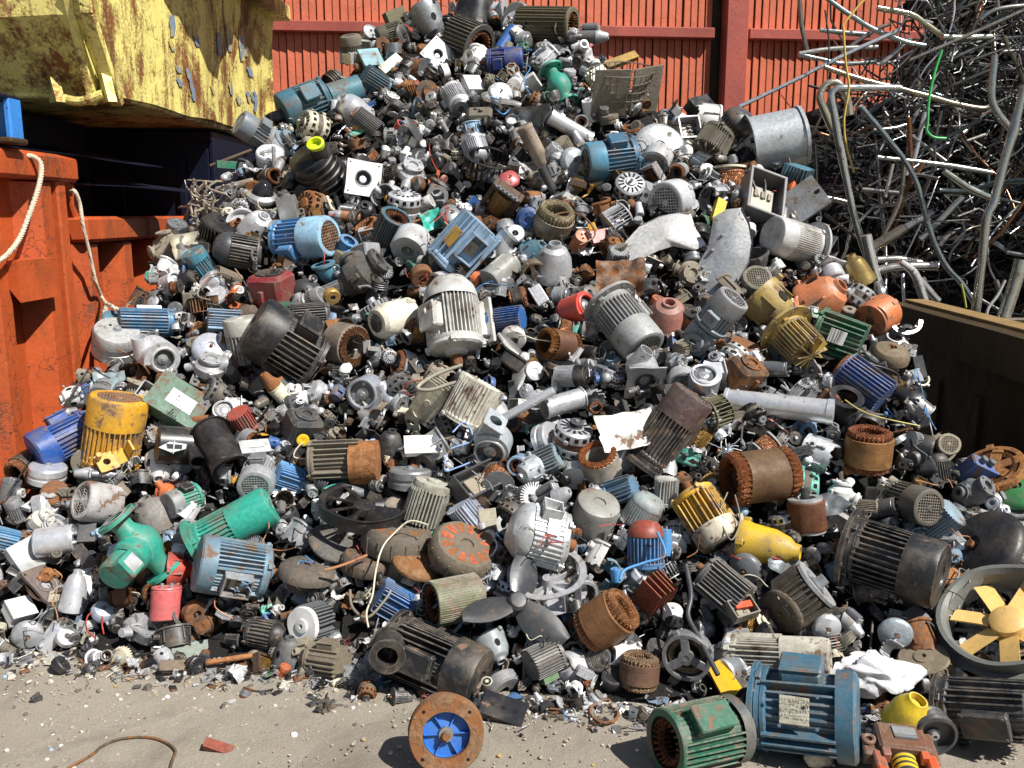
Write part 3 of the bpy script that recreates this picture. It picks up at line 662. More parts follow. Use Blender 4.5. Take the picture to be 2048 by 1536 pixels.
def b_box(t, L, D, W=None, mat='paint', lid=True, plate=None, holes=0, knobs=0, lidcol=None, opened=False):
    W = W or D * .7                                               # X = L, Y = D, Z = W (lid towards +Z)
    M = rot_y(R(-90)); 
    if opened: junction_box(t, (0, 0, 0), (W, D, L), None, None, M, True, mat, 'box')
    else:
        b = MB().box((0, 0, -W * .08), (L, D, W * .84)); bx = t.part('box', b, mat)
        l = MB().box((0, 0, W * .42), (L * 1.05, D * 1.05, W * .16))
        li = t.part('lid', l, mat, lidcol, bx)
        if plate: p = MB().box((L * .05, 0, W * .505), (L * .5, D * .4, W * .02), 0); t.part('label', p, 'printed_plate', plate, li)
        if holes:
            h = MB()
            for i in range(holes): h.lathe([(0, W * .512), (D * .09, W * .512), (D * .09, W * .4)], 14, mv((i - (holes - 1) / 2) * L * .28, 0, 0))
            t.part('hole', h, 'dark', (.02, .02, .02), li)
        if knobs:
            h = MB()
            for i in range(knobs): h.cyl((L * .5, (i - (knobs - 1) / 2) * D * .35, 0), (L * .68, (i - (knobs - 1) / 2) * D * .35, 0), D * .13, 12)
            t.part('cable_gland', h, 'plastic', K['mgrey'], bx)
b_box.info = ('junction_box', 'box')

def b_bell(t, L, D, mat='cast', holes=4, col2=None, ribs=0, lugs=3, neck=.3):
    Rr = D / 2                                                    # a bell housing, narrow end +Z
    s = MB().lathe([(Rr * .9, -L * .5), (Rr, -L * .5), (Rr, -L * .38), (Rr * .93, -L * .3), (Rr * .82, L * .08), (Rr * .6, L * .32), (Rr * neck * 1.15, L * .4), (Rr * neck, L * .5), (Rr * neck * .8, L * .5), (Rr * neck * .75, L * .3), (0, L * .3)], 30)
    for i in range(lugs): s.box((Rr * 1.02, 0, -L * .43), (Rr * .3, Rr * .26, L * .13), None, rot_z(TAU * i / lugs))
    for i in range(ribs): s.box((Rr * .82, 0, -L * .1), (Rr * .28, Rr * .05, L * .5), None, rot_z(TAU * i / ribs + .2))
    b = t.part('bell_casting', s, mat)
    if holes:
        for i in range(holes):
            a = TAU * i / holes + .5; h = MB().lathe([(0, Rr * .1), (Rr * .2, Rr * .1), (Rr * .2, 0)], 14, Matrix.Translation((Rr * .83 * math.cos(a), Rr * .83 * math.sin(a), L * .0)) @ rot_z(a) @ rot_y(R(80)) @ mv(0, 0, -Rr * .07) @ Matrix.Diagonal((1.2, .8, 1, 1)))
            t.part('opening', h, 'dark', (.02, .02, .02), b)
    s = MB(); bolt_ring(s, Rr * 1.04, -L * .36, max(lugs, 1), Rr * .06, L * .02, 0); t.part('bolt', s, 'metal', K['mgrey'], b)
b_bell.info = ('bell_housing', 'housing')

def b_cowl(t, L, D, style='grid', mat='paint', barcol=None): 
    cowl_part(t, D / 2, -L / 2, L / 2, style, None, mat, 32, barcol)
    s = MB()
    for i in range(4): s.box((D * .5, 0, -L * .4), (D * .04, D * .12, L * .25), None, rot_z(TAU * i / 4 + .6))
    t.part('clip', s, mat)
b_cowl.info = ('fan_cowl', 'fan cowl')

def b_transformer(t, L, D, corecol=None, coilcol=None):
    s = MB()
    for i in (-1, 1): s.box((i * L * .43, 0, 0), (L * .14, D * .5, L)); s.box((0, 0, i * L * .43), (L * .72, D * .498, L * .138))
    t.part('core', s, 'lamination', corecol or K['brown'])
    s = MB().lathe([(L * .12, -L * .34), (L * .33, -L * .34), (L * .35, -L * .3), (L * .35, L * .3), (L * .33, L * .34), (L * .12, L * .34)], 22, Matrix.Diagonal((.95, D / L * 1.25, 1, 1))); t.part('coil', s, 'winding', coilcol or K['gold'])
    s = MB()
    for i in range(5): s.cyl(((i - 2) * L * .15, D * .3, L * .5), ((i - 2) * L * .15, D * .3, L * .58), L * .04, 7); 
    s.box((0, D * .28, L * .5), (L * .8, D * .12, L * .04)); t.part('terminal', s, 'metal', K['grey'])
b_transformer.info = ('transformer', 'transformer')

def b_sheet(t, L, D, mat='cast', curl=.6, seed=1, th=.012, crumple=.1, jag=.12, holes=0, shape='rect', name='sheet'):
    nx, ny = 16, 14; r = random.Random(seed); o = Vector((seed * 3.1, seed, 0)); vs = []; S = max(L, D)
    for sgn in (1, -1):
        for i in range(nx + 1):
            for j in range(ny + 1):
                u, v = i / nx - .5, j / ny - .5; e = 1 + jag * noise.noise(Vector((math.atan2(v, u) * 1.6, seed * 1.3, 0)))
                if shape == 'round': m = max(abs(u), abs(v), 1e-6); k = m / max(math.hypot(u, v), 1e-6); u, v = u * k, v * k
                if shape == 'tri': v = v * (.12 + .88 * (u + .5))
                if shape == 'leaf': v = v * math.sin(math.pi * min(1, max(0, .08 + .86 * (u + .5)))) * 1.1
                x, y = u * L * e, v * D * e
                z = curl * S * (u * u * 1.2 + .3 * u) + noise.noise(Vector((x, y, 0)) * (4 / S) + o) * crumple * S
                vs.append((x, y, z + sgn * th * S / 2))
    k = (nx + 1) * (ny + 1); fs = []; g = lambda i, j: i * (ny + 1) + j
    for i in range(nx):
        for j in range(ny): a, b, c, d = g(i, j), g(i + 1, j), g(i + 1, j + 1), g(i, j + 1); fs += [(a, b, c, d), (k + a, k + d, k + c, k + b)]
    for i in range(nx):
        for j in (0, ny): a, b = g(i, j), g(i + 1, j); fs.append((a, b, k + b, k + a))
    for j in range(ny):
        for i in (0, nx): a, b = g(i, j), g(i, j + 1); fs.append((a, b, k + b, k + a))
    s = MB().add(vs, fs); t.part(name, s, mat, None, None, 50)
    return t
b_sheet.info = ('metal_sheet', 'sheet')

def b_cast(t, L, D, mat='cast', seed=1, ports=2, col2=None, boxy=False):
    r = random.Random(seed); Rr = D / 2; h = L / 2
    s = MB()
    if boxy: s.box((0, 0, 0), (D * .8, D * .9, L * .75), D * .1)
    else: s.lathe([(0, -h * .8), (Rr * .55, -h * .8), (Rr * .62, -h * .5), (Rr * .8, -h * .35), (Rr * .82, h * .2), (Rr * .6, h * .45), (Rr * .45, h * .7), (0, h * .7)], 22)
    for i in range(r.randint(2, 4)): s.box((Rr * .78, 0, r.uniform(-.4, .4) * h), (Rr * .35, Rr * .24, h * r.uniform(.2, .5)), None, rot_z(r.uniform(0, TAU)))
    b = t.part('casting', s, mat)
    for i in range(ports):
        a = r.uniform(0, TAU); e = r.uniform(-.5, .9); d = Vector((math.cos(a) * math.cos(e), math.sin(a) * math.cos(e), math.sin(e)))
        p = MB().pipe(d * Rr * .4, d * Rr * r.uniform(1.05, 1.4), Rr * r.uniform(.26, .4), Rr * .2, 16)
        q = d.to_track_quat('Z', 'Y').to_matrix().to_4x4()
        if r.random() < .6: p.holed(lambda a_: Rr * .5, Rr * .28, Rr * .98, Rr * 1.08, 24, q)
        t.part('port', p, mat, col2, b)
    f = MB().lathe([(Rr * .3, h * .65), (Rr * .62, h * .68), (Rr * .62, h * .85), (Rr * .3, h * .88), (Rr * .26, h * .7), (0, h * .7)], 20); bolt_ring(f, Rr * .5, h * .86, 4, Rr * .07); t.part('flange', f, mat, col2, b)
b_cast.info = ('casting', 'casting')

def b_wheel(t, L, D, mat='plastic', nb=26, back=True):
    Rr = D / 2; h = L / 2; s = MB()
    for i in range(nb): s.box((Rr * .9, 0, 0), (Rr * .17, Rr * .03, L * .96), 0, rot_z(TAU * i / nb) @ mv(0, 0, 0))
    t.part('vanes', s, mat)
    s = MB(); s.lathe([(Rr * .84, h), (Rr, h), (Rr, h * .9), (Rr * .84, h * .9), (Rr * .84, h)], 32); s.lathe([(0, -h * .7), (Rr * .2, -h * .7), (Rr * .5, -h * .95), (Rr, -h * .95), (Rr, -h), (0, -h)], 32)
    for i in range(8): s.box((Rr * .5, 0, -h * .6), (Rr * .8, Rr * .05, h * .5), 0, rot_z(TAU * i / 8))
    s.lathe([(0, h * .3), (Rr * .14, h * .3), (Rr * .2, -h * .7)], 16); t.part('hub', s, mat)
b_wheel.info = ('squirrel_cage_fan', 'fan')

def b_mesh_basket(t, L, D, H_=None, panelcol=None):
    H_ = H_ or D * .5; a, b = L / 2, D / 2; s = MB()
    for k in range(6):
        u = k / 5; q = .75 + .25 * u; s.tube([Vector((a * q * math.cos(TAU * i / 26), b * q * math.sin(TAU * i / 26), -H_ / 2 + H_ * u)) for i in range(27)], L * .009, 5, False)
    for i in range(34):
        c, d = math.cos(TAU * i / 34), math.sin(TAU * i / 34); s.tube([(0, 0, -H_ * .5), (a * .75 * c, b * .75 * d, -H_ * .5), (a * c, b * d, H_ * .5)], L * .007, 5, False)
    t.part('wire_mesh', s, 'metal', K['tan'])
    for i, (x, y, sx, sy) in enumerate(((-.22, -.40, .5, .42), (.24, -.42, .52, .5))):
        p = MB().box((x * L, y * D, H_ * .1), (sx * L, D * .04, H_ * 1.1), None, rot_z(R(-10 + 24 * i))); t.part('panel', p, 'dusty', panelcol)
b_mesh_basket.info = ('wire_basket', 'basket')

def b_dome(t, L, D):
    Rr = D / 2
    s = MB().lathe([(Rr * .66, L * .06), (Rr * .64, L * .2), (Rr * .5, L * .36), (Rr * .25, L * .47), (0, L * .5)], 26); t.part('dome', s, 'dark_dome', (.02, .02, .02))
    s = MB().lathe([(Rr * .6, L * .03), (Rr * .72, L * .1), (Rr * .98, L * .02), (Rr, -L * .06), (Rr * .95, -L * .12), (Rr * .5, -L * .12)], 30); t.part('collar', s, 'metal', K['lgrey'])
    s = MB().lathe([(Rr * .85, -L * .1), (Rr * .8, -L * .5), (0, -L * .5)], 24); t.part('base', s, 'plastic', K['dgrey'])
    s = MB().box((0, 0, L * .15), (Rr * .3, Rr * .25, L * .2)); t.part('lens_block', s, 'paint_clean', K['cream'])
b_dome.info = ('dome_camera', 'camera')

def b_intake(t, L, D, capcol=None):
    Rr = D / 2; s = MB().lathe([(0, -L * .5), (Rr * .85, -L * .5), (Rr * .95, -L * .45)] + [p for i in range(6) for z in (-.38 + .13 * i,) for p in ((Rr * .97, L * z), (Rr * 1.0, L * (z + .02)), (Rr * 1.0, L * (z + .035)), (Rr * .95, L * (z + .055)))] + [(Rr * .93, L * .42), (Rr * .6, L * .5), (0, L * .5)], 28)
    s.box((Rr * .5, 0, L * .3), (Rr * 1.5, Rr * .25, L * .06)); b = t.part('filter_drum', s, 'plastic')
    for i in range(8): p = None
    p = MB().pipe((Rr * .5, -Rr * .2, L * .3), (Rr * .7, -Rr * .35, L * .66), Rr * .34, Rr * .27, 20); t.part('inlet', p, 'plastic', None, b)
    p = MB().lathe([(Rr * .33, 0), (Rr * .35, L * .08), (Rr * .25, L * .09), (Rr * .22, 0), (0, 0)], 22, Matrix.Translation((Rr * .69, -Rr * .34, L * .63)) @ (Vector((Rr * .2, -Rr * .15, L * .36)).to_track_quat('Z', 'Y').to_matrix().to_4x4())); t.part('cap', p, 'paint_clean', capcol or (.62, .75, .02), b)
b_intake.info = ('filter_housing', 'filter')

def b_plates(t, L, D, k=5, mat='rusty'):
    for i in range(k): s = MB().box((0, (i - (k - 1) / 2) * D / k, 0), (L * .5, D * .045, L * (1 - .06 * abs(i - 2)))); t.part('plate', s, mat)
    s = MB().cyl((0, -D * .5, 0), (0, D * .5, 0), L * .07, 10); t.part('rod', s, mat)
b_plates.info = ('fin_stack', 'fins')

def b_float(t, L, D, col2=None):
    pts = [(-.5, -.25), (-.42, -.42), (.3, -.5), (.5, -.3), (.5, .3), (.3, .5), (-.42, .42), (-.5, .25)]
    s = MB().prism([(x * L, y * D) for x, y in pts], -D * .22, D * .22); t.part('float', s, 'paint_clean', col2)
    s = MB().prism([(x * L * .99, y * D * 1.02) for x, y in pts], -D * .27, -D * .2); t.part('half_shell', s, 'plastic', K['dgrey'])
b_float.info = ('float_switch', 'float')

def b_blob(t, L, D, mat='paint_clean', seed=1, H_=None, fr=3., amp=.5, name='cloth', rnd=2.5):
    H_ = H_ or D * .5; s = MB(); n, m = 40, 22; prof = []
    vs = []; fs = []
    for i in range(m + 1):
        ph = math.pi * i / m
        for j in range(n):
            th = TAU * j / n; p = Vector((math.sin(ph) * math.cos(th), math.sin(ph) * math.sin(th), math.cos(ph)))
            q = 1 + amp * noise.noise(p * fr * .5 + Vector((seed, 0, 0))) + amp * .45 * noise.noise(p * fr + Vector((0, seed * 2, 0))) + .3 * amp * (.3 - abs(noise.noise(p * fr * 1.3 + Vector((0, 0, seed)))) - .5 * abs(noise.noise(p * fr * 2.6 + Vector((seed, 0, seed)))))
            vs.append((p.x * q * L / 2, p.y * q * D / 2, p.z * q * H_ / 2))
    for i in range(m):
        for j in range(n): fs.append((i * n + j, i * n + (j + 1) % n, (i + 1) * n + (j + 1) % n, (i + 1) * n + j))
    s.add(vs, fs); t.part(name, s, mat, None, None, 25 if name == 'stone' else 70)
b_blob.info = ('rag', 'cloth')

def b_bracket(t, L, D, mat='cast', seed=1):
    r = random.Random(seed); th = D * .12; s = MB()
    s.holed(rrect(L * .3, D * .5), D * .18, -th / 2, th / 2, 24, mv(-L * .2, 0, 0)); s.bar((L * .08, 0, 0), (L * .45, 0, D * r.uniform(.1, .7)), D * .8, th); s.bar((L * .44, 0, D * .3), (L * .5, 0, D * 1.0), D * .6, th)
    s.cyl((-L * .4, D * .3, 0), (-L * .4, D * .3, D * .5), D * .14, 10); t.part('bracket', s, mat)
b_bracket.info = ('bracket', 'bracket')

def b_can(t, L, D, mat='metal', col2=None):
    Rr = D / 2; s = MB().lathe([(0, -L * .5), (Rr * .9, -L * .5), (Rr, -L * .46), (Rr, L * .4), (Rr * .93, L * .42), (Rr, L * .45), (Rr * .96, L * .5), (Rr * .9, L * .5), (Rr * .88, L * .46), (0, L * .46)], 22); t.part('can', s, mat)
    s = MB(); s.cyl((Rr * .3, 0, L * .44), (Rr * .3, 0, L * .6), Rr * .12, 8); s.cyl((-Rr * .3, 0, L * .44), (-Rr * .3, 0, L * .6), Rr * .12, 8); t.part('terminal', s, 'metal', col2 or K['lgrey'])
b_can.info = ('metal_can', 'can')

def b_coil(t, L, D, col2=None):
    s = MB(); pts = [Vector((D * .5 * math.cos(TAU * i / 14), D * .5 * math.sin(TAU * i / 14), -L * .3 + L * .6 * i / 98)) for i in range(99)]; s.tube(pts, L * .075, 6); t.part('coil', s, 'winding', col2 or K['copper'])
    s = MB().lathe([(0, -L * .45), (D * .62, -L * .45), (D * .62, -L * .38), (D * .4, -L * .36), (D * .4, L * .36), (D * .62, L * .38), (D * .62, L * .45), (D * .2, L * .46), (D * .18, L * .3), (0, L * .3)], 20); t.part('bobbin', s, 'plastic')
b_coil.info = ('copper_coil', 'coil')

def b_gear(t, L, D, mat='metal', nt_=22):
    Rr = D / 2; s = MB().finned(Rr * .84, lambda a: Rr, nt_, -L * .25, L * .25, .5); t.part('gear', s, mat)
    s = MB().lathe([(0, -L * .5), (Rr * .3, -L * .5), (Rr * .3, L * .3), (Rr * .22, L * .5), (0, L * .5)], 16); t.part('shaft', s, 'metal', K['lgrey'])
b_gear.info = ('spur_gear', 'gear')

def b_elbow(t, L, D, mat='plastic', flange=True):
    pts = [Vector((L * .5 * math.sin(a) - L * .2, 0, L * .5 * (1 - math.cos(a)) - L * .3)) for a in [R(90 * i / 7) for i in range(8)]]
    s = MB().tube(pts, D * .38, 18, False); s.tube(pts, D * .3, 18, False); b = t.part('elbow', s, mat)
    f = MB().lathe([(D * .3, 0), (D * .5, 0), (D * .5, L * .08), (D * .3, L * .08)], 22, mv(pts[0].x, 0, pts[0].z) @ rot_y(R(90))); t.part('collar', f, mat, None, b); f = MB().lathe([(D * .3, 0), (D * .48, 0), (D * .48, L * .08), (D * .3, L * .08)], 22, mv(pts[-1].x, 0, pts[-1].z)); t.part('collar', f, mat, None, b)
b_elbow.info = ('pipe_elbow', 'elbow')

def b_bundle(t, L, D, col2=None, k=26, seed=1, thick=.022):
    r = random.Random(seed); s = MB()
    for i in range(k):
        p = Vector((r.uniform(-.5, .5) * L, r.uniform(-.5, .5) * D, r.uniform(-.2, .2) * D)); d = Vector((r.uniform(-1, 1), r.uniform(-.7, .7), r.uniform(-.5, .5))).normalized(); pts = []
        for q in range(9): pts.append(p.copy()); d = (d + Vector((r.uniform(-1, 1), r.uniform(-1, 1), r.uniform(-.8, .8))) * .55).normalized(); p = p + d * L * .1; p.x = max(-L * .55, min(L * .55, p.x)); p.y = max(-D * .6, min(D * .6, p.y))
        s.tube(pts, L * thick * r.uniform(.5, 1.2), 5)
    t.part('wires', s, 'plastic', col2)
b_bundle.info = ('wire_tangle', 'wires')

def b_scroll(t, L, D, poly=None, rim=(), mat='cast', depth_=16, bosses=()):
    k = L / 100.; P = [(x * k, y * k) for x, y in poly]; n = len(P); th = 1.4 * k; b = MB(); q = []
    for i in range(n):                                             # dense outline, dished a little
        (x0, y0), (x1, y1) = P[i], P[(i + 1) % n]; q += [(x0 + (x1 - x0) * j / 4, y0 + (y1 - y0) * j / 4) for j in range(4)]
    cx = sum(x for x, y in q) / len(q); cy = sum(y for x, y in q) / len(q); m = len(q); vs = []; fs = []; rows = 6
    for s in (0, 1):
        for r_ in range(rows + 1):
            u = r_ / rows
            vs += [(cx + (x - cx) * u, cy + (y - cy) * u, (1 - u * u) * 7 * k + (0 if s else -th) + 2.5 * k * noise.noise(Vector((cx + (x - cx) * u, cy + (y - cy) * u, 0)) * (2.4 / (100 * k)))) for x, y in q]
    for s in (0, 1):
        for r_ in range(rows):
            for i in range(m): a = s * (rows + 1) * m + r_ * m + i; c = s * (rows + 1) * m + r_ * m + (i + 1) % m; fs.append((a, c, c + m, a + m))
    o = (rows + 1) * m
    for i in range(m): fs.append((rows * m + i, rows * m + (i + 1) % m, o + rows * m + (i + 1) % m, o + rows * m + i))
    b.add(vs, fs); p = t.part('plate', b, mat, ang=50); w = MB()
    for i0, i1 in rim:
        pts = [q[i % m] for i in range(i0 * 4, i1 * 4 + 1)]
        w.add([(x, y, z) for x, y in pts for z in (th, -depth_ * k)] + [(cx + (x - cx) * .97, cy + (y - cy) * .97, z) for x, y in pts for z in (th, -depth_ * k)], [f for i in range(len(pts) - 1) for f in ((2 * i, 2 * i + 1, 2 * i + 3, 2 * i + 2), (2 * len(pts) + 2 * i, 2 * len(pts) + 2 * i + 2, 2 * len(pts) + 2 * i + 3, 2 * len(pts) + 2 * i + 1))])
    t.part('side_wall', w, mat, None, p, ang=50)
    for x, y in bosses: w = MB().lathe([(0, 10 * k), (2.2 * k, 9.5 * k), (3 * k, 5 * k), (3 * k, 0)], 10, mv(x * k, y * k, 0)); t.part('rivet', w, mat, None, p)
b_scroll.info = ('scroll_cowl', 'cowl')

def b_head(t, L, D, mat='paint'):
    # a cast head seen from above: sloping crown with a plate, forked feet, a striped drum between them
    b = MB().box((0, D * .12, 0), (L * .62, D * .62, D * .5), D * .05); b.box((L * .36, D * .02, -D * .06), (L * .16, D * .7, D * .34), D * .03); b.box((-L * .4, D * .0, -D * .05), (L * .2, D * .5, D * .3), D * .03); body = t.part('body', b, mat)
    p = MB().box((L * .04, D * .16, D * .258), (L * .3, D * .3, D * .02), 0); t.part('nameplate', p, 'printed_plate', K['grey'], body)
    for sx in (-1, 1):
        f = MB().box((sx * L * .33, -D * .42, -D * .02), (L * .14, D * .5, D * .3), D * .03); f.box((sx * L * .24, -D * .24, D * .1), (L * .1, D * .2, D * .2)); t.part('foot', f, mat, (.55, .09, .025))
    e = MB().torus(L * .07, L * .028, 16, 7, mv(-L * .42, D * .05, D * .14)); t.part('lifting_eye', e, mat)
    d = MB().lathe([(0, -D * .2), (L * .15, -D * .2), (L * .15, D * .2), (0, D * .2)], 20, mv(0, -D * .36, -D * .05) @ rot_x(R(90))); dr = t.part('drum', d, 'plastic', K['dgrey'])
    for i in range(3): q = MB().lathe([(L * .151, -D * .03), (L * .158, -D * .025), (L * .158, D * .025), (L * .151, D * .03)], 20, mv(0, -D * .36 + (i - 1) * D * .11, -D * .05) @ rot_x(R(90))); t.part('stripe', q, 'paint_clean', K['byellow'], dr)
b_head.info = ('machine_head', 'machine part')

def b_broken(t, L, D, mat='cast', seed=1, span=200, ribs=4):
    # part of a smashed cast shell: an arc of wall with a jagged edge, ribs and a lug
    r = random.Random(seed); Rr = D / 2; n = 22; a1 = R(span); th = Rr * .09; b = MB(); top = [L * (.5 - .45 * abs(noise.noise(Vector((i * .35, seed * 2.7, 0))))- (.25 * L if r.random() < .12 else 0) / max(L, 1e-6) * L * .0) for i in range(n + 1)]
    vs = []
    for i in range(n + 1):
        a = a1 * i / n; c, s_ = math.cos(a), math.sin(a); fl = 1.12
        for rr, z in ((Rr * fl, -L * .5), (Rr * fl, -L * .42), (Rr, -L * .4), (Rr * .97, top[i] * .3), (Rr * .9, top[i]), (Rr * .9 - th, top[i] * .98), (Rr * .97 - th, top[i] * .3), (Rr - th, -L * .5)): vs.append((rr * c, rr * s_, z))
    fs = [(i * 8 + q, (i + 1) * 8 + q, (i + 1) * 8 + (q + 1) % 8, i * 8 + (q + 1) % 8) for i in range(n) for q in range(8)] + [tuple(range(8)), tuple(range(n * 8, n * 8 + 8))[::-1]]
    b.add(vs, fs); w = t.part('shell', b, mat)
    for i in range(ribs): b = MB().box((Rr * .93, 0, -L * .1), (Rr * .34, Rr * .07, L * .6), None, rot_z(a1 * (i + .5) / ribs)); t.part('rib', b, mat, None, w)
    b = MB().pipe((Rr * .98, 0, -L * .2), (Rr * 1.35, 0, -L * .2), Rr * .2, Rr * .12, 12); b.v = [tuple(rot_z(a1 * .4) @ Vector(v)) for v in b.v]; t.part('boss', b, mat, None, w)
b_broken.info = ('broken_casting', 'casting')
# ------------------------------------------------------------------ setting materials
def m_ground():
    m = N('yard_ground'); v = m.coords(False); big = m.noise(v, .9, 5, .6); mid = m.noise(v, 7, 6, .65); fine = m.noise(v, 160, 4, .7); sp = m.noise(v, 420, 2)
    col = m.mix(m.ramp(big, .3, .7), (.27, .235, .185), (.36, .32, .255)); col = m.mix(m.ramp(mid, .5, .75, 0, .55), col, (.22, .185, .14))
    stn = m.noise(v, 1.7, 6, .7, .8); col = m.mix(m.ramp(stn, .50, .66, 0, .7), col, (.12, .10, .078)); col = m.mix(m.ramp(fine, .35, .7, 0, .6), col, (.20, .17, .13)); col = m.mix(m.ramp(sp, .66, .72), col, (.62, .58, .5))
    vo = m.n('ShaderNodeTexVoronoi', _Scale=26); m.l(v, vo.inputs['Vector']); gate = m.noise(v, 13, 2)
    col = m.mix(m.math('MULTIPLY', m.ramp(vo.outputs['Distance'], .1, .16, 1, 0), m.ramp(gate, .52, .6)), col, m.mix(m.ramp(mid, .4, .6), (.12, .10, .09), (.5, .46, .38)))
    m.out(col, .85); m.bump(m.math('ADD', m.math('MULTIPLY', fine, .6), m.math('MULTIPLY', mid, 1.5)), .7, .012)
m_ground()
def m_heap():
    m = N('shade_dark_scrap'); v = m.coords(False); a = m.noise(v, 14, 5, .7); b = m.noise(v, 70, 4, .7)
    m.out(m.mix(a, (.006, .0055, .005), m.mix(b, (.008, .007, .006), (.03, .025, .02))), .9); m.bump(b, 1, .03)  # near-black colour stands in for the shade between the scrap pieces
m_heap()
def m_rustpaint(name, base, rust, k=1., streak=True, amount=.5, scratch=.5, stain=0.):
    m = N(name); v = m.coords(False)
    mp = m.n('ShaderNodeMapping'); mp.inputs['Scale'].default_value = (1, 1, .22); m.l(v, mp.inputs[0])
    big = m.noise(v, 2.6 * k, 6, .62, .5); st = m.noise(mp.outputs[0], 9 * k, 5, .65, .3); fine = m.noise(v, 48 * k, 5, .7)
    col = m.mix(m.ramp(big, .35, .75), base, tuple(c * .62 for c in base)); col = m.mix(m.ramp(fine, .4, .75, 0, .35), col, tuple(c * .4 for c in base))
    f = m.ramp(m.math('ADD', m.math('MULTIPLY', big, .55), m.math('ADD', m.math('MULTIPLY', st, .5), m.math('MULTIPLY', fine, .3))), .98 - .42 * amount, 1.08 - .42 * amount)
    col = m.mix(f, col, m.mix(fine, rust, tuple(min(1, c * 2.4) for c in rust)))
    if stain: sn = m.ramp(m.math('ADD', m.noise(mp.outputs[0], 2.2, 6, .7, .8), m.math('MULTIPLY', fine, .12)), .58, .72, 0, stain); col = m.mix(sn, col, m.mix(fine, (.05, .022, .01), (.20, .085, .03)))
    vo = m.n('ShaderNodeTexVoronoi', _Scale=5.2 * k, feature='DISTANCE_TO_EDGE'); ds = m.n('ShaderNodeVectorMath', operation='MULTIPLY_ADD'); nz = m.n('ShaderNodeTexNoise', _Scale=6. * k, _Detail=4.); m.l(v, nz.inputs['Vector'])
    m.l(nz.outputs['Color'], ds.inputs[0]); ds.inputs[1].default_value = (.34, .34, .34); m.l(v, ds.inputs[2]); m.l(ds.outputs[0], vo.inputs['Vector'])
    crack = m.math('MULTIPLY', m.ramp(vo.outputs['Distance'], .004, .016, 1, 0), m.ramp(m.noise(v, 3.1 * k, 3), .44, .56))
    col = m.mix(m.math('MULTIPLY', crack, scratch), col, (.05, .022, .012))
    vo2 = m.n('ShaderNodeTexVoronoi', _Scale=30 * k); m.l(v, vo2.inputs['Vector']); col = m.mix(m.math('MULTIPLY', m.ramp(vo2.outputs['Distance'], .1, .2, 1, 0), m.ramp(fine, .5, .56)), col, (.06, .03, .018))
    m.out(col, m.ramp(big, .3, .7, .42, .62)); m.b.inputs['Specular IOR Level'].default_value = .35
    m.bump(m.math('SUBTRACT', m.math('MULTIPLY', big, 1.2), m.math('MULTIPLY', f, fine)), .45, .02)
m_rustpaint('orange_paint', (.54, .10, .026), (.085, .035, .018), 1., amount=.56, scratch=.8, stain=.45)
m_rustpaint('yellow_paint', (.95, .83, .26), (.14, .05, .018), 1.0, amount=.74, scratch=1., stain=.95)
m_rustpaint('blue_paint', (.02, .09, .36), (.05, .03, .03), 1., amount=.3, scratch=.2)
m_rustpaint('bright_blue_paint', (.05, .27, .75), (.05, .03, .03), 1., amount=.1, scratch=.1)
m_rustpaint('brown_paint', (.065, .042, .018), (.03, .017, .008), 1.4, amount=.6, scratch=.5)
m_rustpaint('red_fence', (.66, .17, .085), (.16, .05, .03), .8, amount=.46, scratch=.03)
m_rustpaint('red_post', (.46, .11, .08), (.14, .045, .03), .8, amount=.2, scratch=.0)
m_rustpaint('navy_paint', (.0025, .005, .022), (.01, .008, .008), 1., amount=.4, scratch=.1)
def m_rope():
    m = N('rope'); v = m.coords(False); f = m.noise(v, 90, 3); m.out(m.mix(f, (.42, .36, .25), (.66, .6, .47)), .85); m.bump(f, .4)
m_rope()
def m_plain(name, col, rough=.8):
    m = N(name); v = m.coords(False); f = m.noise(v, 6, 5); m.out(m.mix(f, tuple(c * .75 for c in col), col), rough); m.bump(m.noise(v, 50, 4), .3)
m_plain('pale_wall', (.62, .6, .54))

def struct(name, mb, mat, kind='structure', flat=False):
    o = obj(name, mb, mat, None, flat=flat); o['kind'] = kind; return o
# ground: one sheet to the horizon
g = MB(); n = 90; xs = [-120, -40, -12] + [-6 + .16 * i for i in range(76)] + [12, 40, 120]; ys = [-60, -10, .5] + [1.5 + .12 * i for i in range(40)] + [8, 11, 16, 40, 200]
g.add([(x, y, .012 * noise.noise(Vector((x * 1.3, y * 1.3, 0))) + .006 * noise.noise(Vector((x * 6, y * 6, 3)))) for x in xs for y in ys], [(i * len(ys) + j, (i + 1) * len(ys) + j, (i + 1) * len(ys) + j + 1, i * len(ys) + j + 1) for i in range(len(xs) - 1) for j in range(len(ys) - 1)])
struct('ground', g, 'yard_ground')
